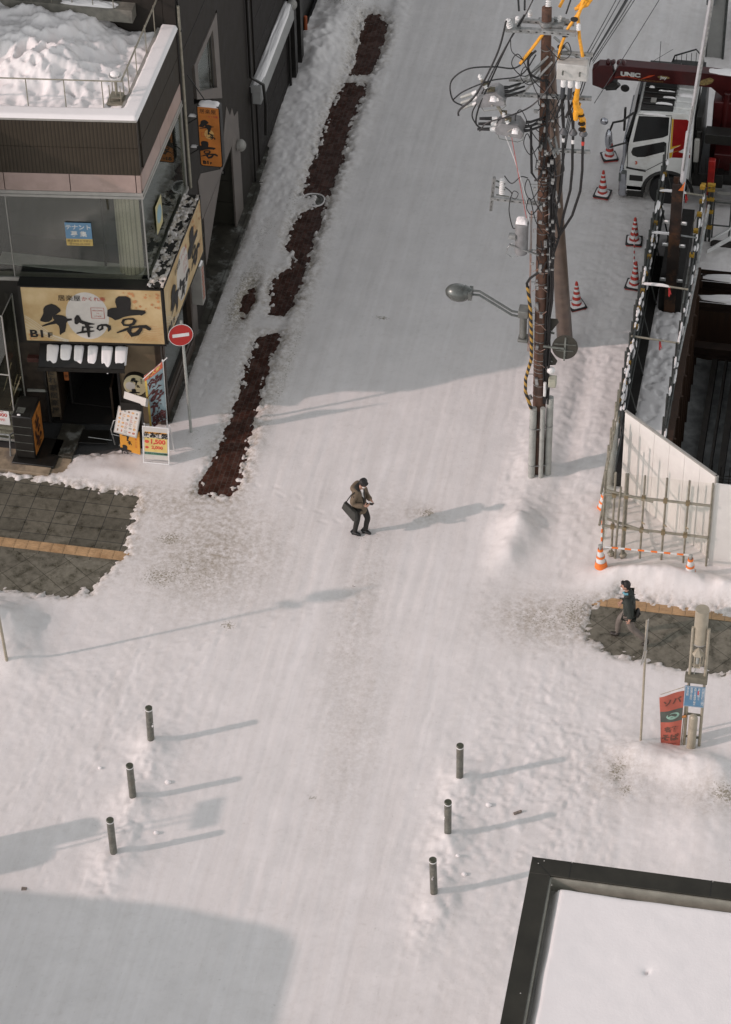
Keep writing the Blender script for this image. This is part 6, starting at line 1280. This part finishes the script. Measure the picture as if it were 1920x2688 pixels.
# ================================================================== RIGHT-HAND SIGNS
M['tanp']=mat('tan_post',(.37,.33,.25),.45,.1,.15,5)
t=thing('flag_pole',(-2.73,42.25,0),'thin tan pole with an edge-on flag in the snow left of the red banner','pole')
b=MB(); b.tube([(-2.73,42.25,0),(-2.78,42.27,3.76)],.026,8); b.build('pole',M['tanp'],t); b=MB(); b.hexa([(-2.80,42.22,2.9),(-2.75,42.24,2.9),(-2.75,42.30,2.9),(-2.81,42.30,2.9),(-2.76,42.2,3.8),(-2.74,42.22,3.8),(-2.74,42.3,3.8),(-2.77,42.3,3.75)]); b.tube([(-2.84,42.25,2.45),(-2.78,42.25,2.95)],.014,6); b.bar((-2.79,42.25,2.55),(-2.74,42.25,2.9),.03); b.build('furled_flag',M['sill'],t,smooth=0)
SG=thing('signpost',(-1.63,42.4,0),'twin tan posts carrying a cylinder lamp and hanging lantern over a blue board','signpost')
for x in (-1.80,-1.47): q=MB(); q.tube([(x,42.38,0),(x-.015,42.40,3.6)],.034,10); q.build('post',M['tanp'],SG)
q=MB(); q.lathe([(.145,0),(.145,.95)],(-1.66,42.48,3.12),28); q.build('cylinder',M['tanp'],SG)
q=MB(); q.lathe([(.15,3.10),(.15,3.13)],(-1.66,42.48,0),28); q.build('end_cap',M['sill'],SG)
q=MB(); q.lathe([(.13,2.83),(.14,2.85),(.0,3.02)],(-1.67,42.40,0),6); q.lathe([(.11,2.50),(.11,2.52)],(-1.67,42.4,0),6)
for k in range(6): a=k*math.pi/3; q.bar((-1.67+.115*math.cos(a),42.4+.115*math.sin(a),2.5),(-1.67+.13*math.cos(a),42.4+.13*math.sin(a),2.85),.016)
q.build('lantern',M['tanp'],SG); q=MB(); q.tube([(-1.67,42.4,2.55),(-1.67,42.4,2.8)],.03,8); q.tube([(-1.70,42.4,2.5),(-1.72,42.4,2.0)],.012,5); q.build('bulb',M['greyp'],SG)
q=MB(); q.bx(-1.90,-1.42,42.28,42.46,2.05,2.22); q.bx(-1.80,-1.47,42.35,42.41,1.0,1.03); q.bx(-1.8,-1.47,42.35,42.41,.30,.33); q.build('crossbar',mat('olive_bar',(.16,.15,.11),.5),SG,bevel=.008)
q=MB(); q.lathe([(.095,-.1),(.095,1.0),(.08,1.06),(.05,1.09),(0,1.10)],(-1.64,42.28,0),22); q.build('short_post',M['tanp'],SG)
BB=thing('blue_board',(-1.66,42.25,1.9),'blue notice board with white vertical writing on the twin tan posts','sign')
FBb=Fr((-1.88,42.22,1.40),(.995,.03,0),(0,.0,1)); b=MB(); b.poly(FBb,rrect(0,.44,0,.62,.02),-.012,.012); b.build('board',mat('notice_blue',(.10,.23,.36),.45,0,.12,4),BB,smooth=0)
b=MB()
for q_ in ([(.012,.012),(.428,.012)],[(.428,.012),(.428,.608)],[(.428,.608),(.012,.608)],[(.012,.608),(.012,.012)]): b.stroke(FBb,q_,.009,.0015)
for i,s in enumerate(['歩行者の皆様へご協力','自転車は降りて','お知らせ車両進入禁止','駅前通り商店街','旭川市役所']): column(b,FBb,s,.39-.08*i,.54,.055,.001,.053,.001)
b.build('lettering',mat('notice_white',(.6,.6,.58),.5),BB,smooth=0)
b=MB(); b.fb(FBb,.28,.31,.38,.50,.0,.003); b.build('red_mark',mat('notice_red',(.5,.08,.08),.5),BB,smooth=0)
# red banner
RBn=thing('banner',(-2.05,42.3,0),'red and grey shop banner hanging beside the twin tan posts','banner')
FRb=Fr((-2.40,42.28,-.02),(1,.02,0),(0,0,1)); cw,ch=.52,1.82
X,Y,Z,pos=cloth(FRb,cw,ch,(.26,.12),.03,3); WR=Warp(FRb,pos,cw,ch)
grid_obj('cloth',X,Y,Z,mat('banner_red',(.42,.11,.075),.85,0,.12,3),parent=RBn)
grid_obj('grey_band',*patch(WR,.004,cw-.004,.92,1.30,.003,10),mat('banner_grey',(.09,.10,.085),.85,0,.2,4),parent=RBn)
b=MB(); th=np.linspace(R(150),R(475),22); b.stroke(WR,[(.29+.13*math.cos(x),1.11+.085*math.sin(x)) for x in th],[.02+.035*math.sin(math.pi*k/21) for k in range(22)],.006); b.stroke(WR,[(.17,1.07),(.26,1.10),(.36,1.05)],[.03,.05,.02],.0065); b.build('ring_mark',mat('banner_mint',(.26,.42,.34),.8),RBn,smooth=0)
b=MB(); write(b,WR,'ソバ',.27,1.50,.20,.006,.006); write(b,WR,'名物',.27,.62,.17,.006,.012); write(b,WR,'そば',.24,.34,.22,.006,.012); write(b,WR,'ASAHIKAWA',.27,.20,.05,.006,.001); b.build('lettering',mat('banner_ink',(.15,.07,.05),.85),RBn,smooth=0)
b=MB(); b.tube([(-1.86,42.34,0),(-1.84,42.36,1.9)],.014,7); b.tube([(-2.38,42.28,1.60),(-1.80,42.33,1.93)],.009,6); b.build('pole',M['tanp'],RBn); b=MB(); b.tube([(-1.88,42.3,.98),(-1.80,42.3,1.02)],.03,7); b.build('tie',mat('tie_orange',(.45,.18,.04),.6),RBn)
# left edge signpost
LS=thing('signpost',(-17.0,42.17,0),'thin tan signpost with a blue disc and white plate at the left edge','traffic sign')
b=MB(); b.tube([(-17.0,42.17,0),(-17.15,42.2,4.4)],.035,10); b.build('pole',M['tanp'],LS)
FL2=Fr((-17.12,42.12,3.95),(.9,-.3,0),(0,0,1)); b=MB(); b.disc(FL2,-.12,-.02,.28,.28,0,.01,40); b.build('disc',mat('disc_blue',(.03,.10,.22),.4,0,.1),LS,smooth=0)
b=MB(); b.disc(FL2,-.12,-.02,.30,.30,-.006,.005,40); b.fb(FL2,-.34,.12,-.62,-.42,0,.008); b.build('plate',M['white'],LS,smooth=0)
b=MB(); write(b,FL2,'自転車を除く',-.11,-.54,.07,.01,.001,.9); b.build('lettering',M['ink'],LS,smooth=0)
# ================================================================== STATION ROOFS
def canopy(nm,x0,x1,y0,y1,h,label,fw=.40):
    t=thing(nm,((x0+x1)/2,(y0+y1)/2,0),label,'canopy'); m=mat('roof_edge_olive',(.030,.028,.020),.38,.2,.2,2) if 'roof_edge_olive' not in bpy.data.materials else bpy.data.materials['roof_edge_olive']
    b=MB()
    for a in ((x0,x1,y1-fw,y1),(x0,x1,y0,y0+fw),(x0,x0+fw,y0+fw+.002,y1-fw-.002),(x1-fw,x1,y0+fw+.002,y1-fw-.002)): b.bx(a[0],a[1],a[2],a[3],h-.5,h)
    b.each('roof_edge',m,t,bevel=.01); b=MB()
    b.bx(x0+fw,x1-fw,y0+fw,y1-fw,h-.46,h-.40); b.build('roof_deck',M['sill'],t,smooth=0); b=MB()
    for a in ((x0+fw-.01,x1-fw+.01,y1-fw-.03,y1-fw+.01),(x0+fw-.01,x0+fw+.03,y0+fw,y1-fw-.031)): b.bx(a[0],a[1],a[2],a[3],h-.42,h-.04)
    b.build('inner_upstand',mat('upstand_tan',(.33,.32,.27),.45,.1,.2,3) if 'upstand_tan' not in bpy.data.materials else bpy.data.materials['upstand_tan'],t,smooth=0)
    b=MB()
    for cx in (x0+.5,x1-.7):
        for cy in (y0+.5,y1-.7): b.bx(cx,cx+.2,cy,cy+.2,0,h-.46)
    b.each('column',M['steel2'],t)
    X,Y=np.meshgrid(np.arange(x0+fw+.08,x1-fw,.05),np.arange(y0+fw,y1-fw-.02,.05)); d_=np.minimum(np.minimum(X-(x0+fw+.08+.05*(fbm(Y*1.5,Y*0+2,3)-.3)),(y1-fw-.06-.06*fbm(X*1.2,X*0+7,3))-Y),1)
    Z=h-.42+.33*np.clip(sst(-.03,.16,d_),0,1)**.7+.05*(fbm(X*.8,Y*.8,3)-.5)+.008*(fbm(X*5,Y*5,3)-.5); Z-=.10*np.exp(-(((X+1.69)/.035)**2+((Y-32.45)/.04)**2)); Z-=.02*np.exp(-(((X+1.69)/.12)**2+((Y-32.5)/.12)**2))
    o=grid_obj('snow',X,Y,Z,M['fsnow'],parent=t); return t
t=canopy('canopy_roof',-4.12,2.4,26,34.73,4.6,'flat snow filled roof with a glossy dark olive edge in the near corner')
b=MB(); b.bx(-3.38,-3.365,34.33,34.73,4.6,4.603); b.bx(-.75,-.735,34.33,34.73,4.6,4.603); b.poly(Fr((0,0,4.6),(1,0,0),(0,1,0)),[(-4.12,34.73),(-4.10,34.73),(-3.72,34.33),(-3.74,34.33)],.001,.002); b.build('joint',M['black'],t,smooth=0)
b=MB()
for x,y in ((-3.98,34.58),(-3.88,34.66),(-3.66,34.1),(-3.86,31.5),(-3.36,34.71),(-.72,34.70)): b.ell((x,y,4.605),(.014,.014,.008),seg=8,rings=4)
b.each('screw',M['sill'],t)
# station building behind the viewpoint side: off-frame roof that throws the large shadow in the lower left
t=thing('canopy_roof',(-22,29,0),'rounded station entrance roof left of the crossing','canopy'); b=MB(); b.poly(Fr((0,0,4.1),(1,0,0),(0,1,0)),[(-28,22),(-17.1,22),(-17.1,31.1)]+[(-17.7+.6*math.cos(R(a)),31.15+.6*math.sin(R(a))) for a in range(8,84,12)]+[(-17.8,31.77),(-20,31.95),(-28,31.5)],0,.5); b.build('roof_edge',M['dgrey'],t)
b=MB(); b.bx(-27,-26.8,23,23.2,0,4.1); b.bx(-18,-17.8,30,30.2,0,4.1); b.bx(-27,-26.8,30,30.2,0,4.1); b.each('column',M['steel2'],t)
# off-frame signpost to the left throwing the sign shadow
t=thing('signpost',(-17.5,35.4,0),'twin post sign left of the crossing','signpost'); b=MB()
for dy in (-.08,.08): b.tube([(-17.5,35.66+dy,0),(-17.5,35.66+dy,3.2)],.025,8)
b.bx(-17.53,-17.48,35.26,36.06,3.2,3.5); b.tube([(-17.9,35.85,0),(-17.9,35.85,2.25)],.28,20); b.tube([(-19.2,34.9,0),(-19.2,34.9,2.4)],.5,16); b.build('post',M['tanp'],t)
# unseen building added to close in and darken the street
for nm,lb,x0,x1,y0,y1,h in (('unseen_block','unseen block added down the left side to darken the street',-45,-16,75,130,10),):
    b=MB(); b.bx(x0,x1,y0,y1,0,h)
    for k in range(int(h/3)): b.bx(x0-.02,x1+.02,y0-.02,y1+.02,3*k+1.0,3*k+1.1)
    tag(b.build(nm,M['dgrey'],None,((x0+x1)/2,(y0+y1)/2,0),smooth=0),lb,'building')
# ================================================================== LITTER
rr=random.Random(5)
for k,(x,y,s,lb) in enumerate([(-5.05,39.8,.10,'small crushed can in the snow right of the far bollard'),(-14.9,35.9,.12,'dark leaf scrap in the snow by the large shadow'),(-9.85,46.0,.07,'small dark scrap behind the walker')]):
    b=MB(); 
    if k==0: b.tube([(x-.09,y-.05,.05),(x+.06,y+.05,.06)],.032,9); 
    else: b.hexa([(x,y,.02),(x+s,y+.03,.02),(x+s,y+s,.02),(x-.02,y+s*.7,.02),(x+.01,y,.05),(x+s*.8,y+.03,.07),(x+s*.8,y+s*.8,.04),(x,y+s*.7,.06)])
    tag(b.build('litter',mat('litter_%d'%k,(.22,.18,.15),.6,0,.6,30),None,(x,y,.03)),lb,'litter')
chunks=[(-4.95+0,36.0,.05)]
b=MB(); q=[]
for x,y,s in [(-4.45,36.25,.07),(-14.15,39.5,.05),(-12.6,39.35,.07),(-12.5,37.9,.06),(-5.9,37.9,.06),(-6.1,38.3,.05),(-5.7,39.9,.07)]:
    o=MB(); o.ell((x,y,gz(x,y)+s*.3),(s,s*.8,s*.7),seg=9,rings=6); tag(o.build('snow_chunk',M['fsnow'],None,(x,y,0)),'small loose lump of snow near the bollards','snow lump','loose snow lumps by the bollards')
# ================================================================== PEOPLE
M['skin']=mat('skin',(.42,.24,.17),.55,0,.08,8); M['hair']=mat('dark_hair',(.012,.010,.009),.55,0,.2,20)
def skin_obj(name,verts,edges,rad,m,parent,root=0,sub=2,**kw):
    me=bpy.data.meshes.new(name); me.from_pydata([tuple(v) for v in verts],edges,[]); o=bpy.data.objects.new(name,me); COL.objects.link(o); o.parent=parent
    md=o.modifiers.new('skin','SKIN'); md.use_smooth_shade=True
    sd=me.skin_vertices[0].data if me.skin_vertices else None
    if sd is None:
        o.modifiers.remove(md); raise RuntimeError('skin layer')
    for i,r in enumerate(rad): sd[i].radius=(r,r) if not isinstance(r,tuple) else r; sd[i].use_root=(i==root)
    s=o.modifiers.new('sub','SUBSURF'); s.levels=sub; s.render_levels=sub
    me.materials.append(m); return tag(o,**kw) if kw else o
def chain(V,E_,Rd,start,pts,rs):
    p=start
    for q,r in zip(pts,rs):
        V.append(q); Rd.append(r); E_.append((p,len(V)-1)); p=len(V)-1
    return p
def hand(V,E_,Rd,w_,pd,sd,nd,curl):   # w_: wrist index; pd palm direction, sd towards the thumb side, nd out of the palm's back
    base=Vector(V[w_]); pd=pd.normalized(); sd=sd.normalized(); nd=nd.normalized()
    palm=base+pd*.055; V.append(palm); Rd.append((.026,.018)); E_.append((w_,len(V)-1)); pi=len(V)-1
    for k,(s,l) in enumerate(((.028,.068),(.010,.076),(-.009,.070),(-.027,.055))):
        c=curl; a=palm+pd*.032+sd*s; b=a+(pd*math.cos(c)-nd*math.sin(c))*l*.5; d_=b+(pd*math.cos(2*c)-nd*math.sin(2*c))*l*.45
        chain(V,E_,Rd,pi,[a,b,d_],[.0095,.0085,.007])
    a=base+pd*.035+sd*.035; chain(V,E_,Rd,pi,[a,a+(pd*.5+sd*.8-nd*.3).normalized()*.03,a+(pd*.8+sd*.7-nd*.6).normalized()*.055],[.011,.010,.008])
def head(root,c,face,up,hair_m,hairp,cap=None,sc=1):
    c=Vector(c); f=Vector(face).normalized(); u=Vector(up); u=(u-f*u.dot(f)).normalized(); s=u.cross(f).normalized()   # f out of the face, u up
    Mx=Matrix((s,f,u)).transposed(); b=MB()
    b.ell(c,(.075*sc,.095*sc,.115*sc),Mx,24,18); b.ell(c+f*.025-u*.07,(.052,.062,.052),Mx,18,12)
    b.ell(c+f*.098-u*.012,(.014,.020,.026),Mx,12,8)                                   # nose
    for q in (-1,1): b.ell(c+s*.076*q-f*.005-u*.005,(.012,.022,.032),Mx,10,7)         # ears
    b.ell(c+f*.082-u*.062,(.025,.010,.008),Mx,10,6)
    return c,f,u,s,Mx,b
def features(root,c,f,u,s,Mx):
    b=MB()
    for q in (-1,1): b.ell(c+f*.086+s*.030*q+u*.018,(.014,.007,.008),Mx,10,6)
    for q in (-1,1): b.ell(c+f*.089+s*.030*q+u*.036,(.020,.006,.005),Mx,8,5)
    b.build('eye',M['hair'],root)
# ---- walker with phone (faces right and a little toward the camera, looking down)
g0=Vector((-10.02,47.86,.0)); z0=.03
W1=thing('person',g0,'person in a tan hooded coat and dark trousers walking while looking down at a phone','person')
fw=Vector((.93,-.37,0)).normalized(); rt=fw.cross(Vector((0,0,1))).normalized()   # rt = the walker's right, towards the camera
def L1(f,r,z): return tuple(fw*f+rt*r+Vector((0,0,z+z0)))
def body1():
    V=[];E_=[];Rd=[]
    V.append(L1(0,0,.93)); Rd.append((.085,.075))
    t=chain(V,E_,Rd,0,[L1(0,0,1.12),L1(.02,0,1.30),L1(.03,0,1.42),L1(.05,0,1.50),L1(.075,0,1.56)],[(.08,.07),(.085,.07),(.06,.06),(.05,.05),(.05,.05)])
    for s in (-1,1):
        h=chain(V,E_,Rd,0,[L1(.0,.09*s,.86)],[.06])
        if s==1: chain(V,E_,Rd,h,[L1(-.02,.09,.48),L1(-.10,.09,.12),L1(-.08,.09,.05),L1(.0,.09,.04)],[.05,.03,.022,.018])
        else: chain(V,E_,Rd,h,[L1(.17,-.08,.50),L1(.09,-.08,.14),L1(.11,-.08,.05),L1(.18,-.08,.04)],[.05,.03,.022,.018])
        sh=chain(V,E_,Rd,2,[L1(.02,.16*s,1.37)],[.035])
        if s==1: e=chain(V,E_,Rd,sh,[L1(-.05,.23,1.10),L1(.20,.15,1.09)],[.032,.028])
        else: e=chain(V,E_,Rd,sh,[L1(.02,-.22,1.10),L1(.24,-.10,1.10)],[.032,.028])
        hand(V,E_,Rd,e,fw*.9-rt*.35*s,Vector((0,0,1))*.6-rt*s*.5,-rt*-s*.6+Vector((0,0,-.5)),.55)
    return V,E_,Rd
V,E_,Rd=body1(); skin_obj('body',V,E_,Rd,M['skin'],W1,sub=2)
coatm=mat('tan_coat',(.155,.115,.075),.85,0,.18,7,.2); trm=mat('dark_trousers',(.018,.017,.014),.8,0,.25,7)
V=[];E_=[];Rd=[]; V.append(L1(-.0,0,.97)); Rd.append((.175,.145)); chain(V,E_,Rd,0,[L1(-.0,0,.80),L1(.0,0,.66)],[(.19,.16),(.19,.16)]); chain(V,E_,Rd,0,[L1(-.01,0,1.15),L1(.0,0,1.32),L1(.02,0,1.42)],[(.165,.135),(.17,.13),(.10,.09)])
for s in (-1,1):
    sh=chain(V,E_,Rd,3,[L1(.0,.17*s,1.37)],[.085])
    chain(V,E_,Rd,sh,[L1(-.03,.23,1.23),L1(-.05,.245,1.10),L1(.08,.20,1.08),L1(.22,.145,1.09)] if s==1 else [L1(0,-.23,1.22),L1(.02,-.23,1.10),L1(.12,-.17,1.09),L1(.25,-.10,1.10)],[.082,.078,.072,.062])
skin_obj('coat',V,E_,Rd,coatm,W1,sub=2)
V=[];E_=[];Rd=[]; V.append(L1(0,0,.92)); Rd.append((.13,.12))
h=chain(V,E_,Rd,0,[L1(.0,.085,.84),L1(-.01,.09,.66),L1(-.02,.09,.48),L1(-.06,.09,.28),L1(-.10,.09,.05)],[.10,.09,.075,.065,.062])
h=chain(V,E_,Rd,0,[L1(.02,-.08,.84),L1(.10,-.08,.68),L1(.17,-.08,.50),L1(.13,-.08,.33),L1(.09,-.08,.07)],[.10,.09,.075,.065,.060])
skin_obj('trousers',V,E_,Rd,trm,W1,sub=2)
shoe=mat('black_leather',(.012,.012,.012),.25,0,.1)
for (f0,r0,zz) in ((-.10,.09,.055),(.08,-.08,.055)):
    V=[];E_=[];Rd=[]; V.append(L1(f0,r0,zz+.02)); Rd.append(.062); chain(V,E_,Rd,0,[L1(f0-.04,r0,zz-.01)],[.052]); chain(V,E_,Rd,0,[L1(f0+.09,r0,zz-.01),L1(f0+.18,r0,zz-.02)],[.052,.040]); skin_obj('shoe',V,E_,Rd,shoe,W1,sub=2)
hc=g0+Vector(L1(.115,0,1.63)); face=(fw*.75+rt*.15+Vector((0,0,-.62)))
c,f,u,s,Mx,b=head(W1,hc,face,(0,0,1),None,None); b.build('head',M['skin'],W1); features(W1,c,f,u,s,Mx)
b=MB(); b.ell(c-f*.018+u*.028,(.093,.105,.105),Mx,22,16); b.ell(c+f*.055+u*.075,(.072,.04,.04),Mx,14,10)
for k in range(14): a=k*.45; b.ell(c-f*.03+u*.04+(s*math.cos(a)+f*math.sin(a))*.055+u*.045,(.035,.035,.03),Mx,8,6)
b.build('hair',M['hair'],W1)
b=MB(); b.ell(c+f*.068-u*.048,(.055,.045,.045),Mx,16,10); b.build('mask',M['white'],W1)
V=[];E_=[];Rd=[]; V.append(L1(-.14,.0,1.46)); Rd.append(.085); chain(V,E_,Rd,0,[L1(-.10,.12,1.45),L1(.0,.15,1.43),L1(.09,.10,1.37)],[.08,.065,.045]); chain(V,E_,Rd,0,[L1(-.10,-.12,1.45),L1(.0,-.15,1.43),L1(.09,-.10,1.37)],[.08,.065,.045]); skin_obj('hood',V,E_,Rd,coatm,W1,sub=2)
V=[];E_=[];Rd=[]; V.append(L1(-.06,.0,1.50)); Rd.append(.075); chain(V,E_,Rd,0,[L1(-.02,.10,1.47),L1(.07,.10,1.40)],[.06,.05]); chain(V,E_,Rd,0,[L1(-.02,-.1,1.47),L1(.07,-.1,1.40)],[.06,.05]); skin_obj('hood_lining',V,E_,Rd,mat('dark_lining',(.02,.02,.017),.9),W1,sub=2)
def ob(name,m,parts,parent): 
    b=MB()
    for p in parts: b.hexa([Vector(g0)+Vector(q) for q in p])
    return b.build(name,m,parent)
ob('jacket_front',trm,[[L1(.145,-.03,.95),L1(.165,.06,.95),L1(.12,.06,.95),L1(.10,-.03,.95),L1(.13,-.03,1.40),L1(.145,.05,1.40),L1(.09,.05,1.40),L1(.08,-.03,1.40)]],W1)
ob('shirt',M['white'],[[L1(.15,.035,1.22),L1(.155,.05,1.22),L1(.12,.05,1.22),L1(.11,.035,1.22),L1(.13,.02,1.46),L1(.14,.07,1.46),L1(.08,.07,1.46),L1(.08,.02,1.46)]],W1)
PH=tag(MB().hexa([g0+Vector(L1(*p)) for p in ((.28,-.00,1.095),(.40,-.02,1.12),(.40,.06,1.12),(.28,.08,1.095),(.28,-.0,1.11),(.40,-.02,1.135),(.40,.06,1.135),(.28,.08,1.11))]).build('phone',M['black'],None,g0+Vector(L1(.34,.03,1.1)),bevel=.006),'black phone held in the hands of the walker in the tan coat','phone')
BG=thing('bag',g0+Vector(L1(-.3,.2,.8)),'dark grey tote bag slung behind the walker in the tan coat','bag')
bm=mat('bag_grey',(.045,.045,.038),.7,0,.15,8); b=MB(); Fg=Fr(g0+Vector(L1(-.12,.25,.84)),fw,(0,0,1)); Pb=[(-.13,.24),(.0,.17),(.20,.05),(.20,-.20),(.12,-.24),(-.20,.04)]
b.poly(Fg,Pb,-.05,.10); b.build('pouch',bm,BG,smooth=30,bevel=.02); b=MB(); b.tube([g0+Vector(L1(*p)) for p in ((-.24,.26,1.0),(-.16,.27,1.18),(-.06,.25,1.38),(.0,.2,1.44),(.02,.1,1.46))],.012,6); b.tube([g0+Vector(L1(*p)) for p in ((-.06,.25,.92),(-.02,.27,1.1),(-.0,.24,1.35))],.012,6); b.build('strap',M['black'],BG)
# ---- second walker (faces left, long stride)
g1=Vector((-3.40,45.42,-.03)); fw2=Vector((-.995,.08,0)).normalized(); rt2=fw2.cross(Vector((0,0,1))).normalized()  # right side faces away from the camera
W2=thing('person',g1,'person in a dark green jacket and grey trousers striding left over the bare pavement','person')
def L2(f,r,z): return tuple(fw2*f+rt2*r+Vector((0,0,z)))
V=[L2(0,0,.93)];E_=[];Rd=[(.085,.075)]
chain(V,E_,Rd,0,[L2(.02,0,1.12),L2(.04,0,1.32),L2(.05,0,1.46),L2(.07,0,1.53),L2(.09,0,1.60)],[(.08,.07),(.085,.07),(.06,.06),(.05,.05),(.05,.05)])
for s in (-1,1):
    h=chain(V,E_,Rd,0,[L2(0,.09*s,.86)],[.06])
    if s==1: chain(V,E_,Rd,h,[L2(.22,.09,.55),L2(.24,.09,.14),L2(.25,.09,.07),L2(.30,.09,.06)],[.05,.03,.022,.018])
    else: chain(V,E_,Rd,h,[L2(-.10,-.09,.50),L2(-.42,-.09,.26),L2(-.45,-.09,.18),L2(-.42,-.09,.12)],[.05,.03,.022,.018])
    sh=chain(V,E_,Rd,2,[L2(.04,.16*s,1.40)],[.035])
    e=chain(V,E_,Rd,sh,[L2(.03,.23,1.14),L2(.22,.20,1.0)] if s==1 else [L2(-.08,-.24,1.14),L2(-.06,-.26,.90)],[.032,.028])
    hand(V,E_,Rd,e,Vector((0,0,-1))+fw2*.25,fw2,rt2*s,.35)
skin_obj('body',V,E_,Rd,M['skin'],W2,sub=2)
jk=mat('dark_green_jacket',(.022,.028,.022),.75,0,.25,7,.2)
V=[L2(-.01,0,.98)];E_=[];Rd=[(.18,.15)]; chain(V,E_,Rd,0,[L2(-.02,0,.82),L2(-.03,0,.70)],[(.20,.17),(.205,.175)]); chain(V,E_,Rd,0,[L2(.01,0,1.17),L2(.03,0,1.35),L2(.04,0,1.46)],[(.165,.135),(.17,.13),(.10,.09)])
for s in (-1,1):
    sh=chain(V,E_,Rd,3,[L2(.03,.17*s,1.41)],[.09]); chain(V,E_,Rd,sh,[L2(.03,.23,1.26),L2(.03,.24,1.12),L2(.17,.21,1.02)] if s==1 else [L2(-.04,-.24,1.27),L2(-.08,-.25,1.12),L2(-.06,-.265,.96)],[.088,.082,.068])
skin_obj('jacket',V,E_,Rd,jk,W2,sub=2)
b=MB(); b.ell(g1+Vector(L2(.03,0,1.50)),(.105,.12,.075)); b.build('collar',jk,W2)
gt=mat('grey_trousers',(.16,.135,.115),.8,0,.2,8); V=[L2(0,0,.92)];E_=[];Rd=[(.13,.12)]
chain(V,E_,Rd,0,[L2(.02,.085,.84),L2(.12,.09,.70),L2(.22,.09,.55),L2(.24,.09,.35),L2(.24,.09,.12)],[.11,.10,.082,.072,.068])
chain(V,E_,Rd,0,[L2(.0,-.085,.84),L2(-.04,-.09,.68),L2(-.10,-.09,.50),L2(-.25,-.09,.38),L2(-.42,-.09,.24)],[.11,.102,.088,.076,.068]); skin_obj('trousers',V,E_,Rd,gt,W2,sub=2)
bo=mat('brown_boot',(.03,.024,.018),.5,0,.2)
V=[L2(.24,.09,.15)];E_=[];Rd=[.07]; chain(V,E_,Rd,0,[L2(.235,.09,.07),L2(.34,.09,.065),L2(.43,.09,.065)],[.068,.062,.048]); skin_obj('boot',V,E_,Rd,bo,W2,sub=2)
V=[L2(-.42,-.09,.25)];E_=[];Rd=[.07]; chain(V,E_,Rd,0,[L2(-.47,-.09,.16),L2(-.42,-.09,.09),L2(-.34,-.09,.055)],[.068,.062,.05]); skin_obj('boot',V,E_,Rd,bo,W2,sub=2)
hc=g1+Vector(L2(.12,0,1.70)); c,f,u,s,Mx,b=head(W2,hc,fw2*1+Vector((0,-.25,-.1)),(0,0,1),None,None); b.build('head',M['skin'],W2); features(W2,c,f,u,s,Mx)
b=MB(); b.ell(c-f*.028+u*.030,(.090,.095,.108),Mx,22,16); b.ell(c+f*.05+u*.095,(.07,.045,.03),Mx,14,9); b.ell(c-f*.055-u*.035,(.075,.055,.075),Mx,14,9); b.build('hair',M['hair'],W2)
b=MB(); b.ell(c+f*.07-u*.062,(.045,.035,.036),Mx,14,9); b.build('mask',M['white'],W2)
b=MB(); b.tube([g1+Vector(L2(*p)) for p in ((.15,-.02,1.50),(.10,-.10,1.53),(.03,-.10,1.55))],.026,9); b.build('scarf',mat('blue_scarf',(.12,.33,.40),.8),W2)
b=MB(); b.tube([g1+Vector(L2(*p)) for p in ((.15,-.12,1.38),(.02,-.17,1.2),(-.16,-.2,.98))],.014,6); b.build('bag_strap',M['black'],W2)
b=MB(); b.ell(g1+Vector(L2(-.21,-.10,1.03)),(.06,.10,.13)); b.ell(g1+Vector(L2(-.27,-.14,1.05)),(.02,.03,.03)); tag(b.build('bag',M['black'],None,g1+Vector(L2(-.21,-.1,1.03))),'small black bag at the back of the person in the dark green jacket','bag')
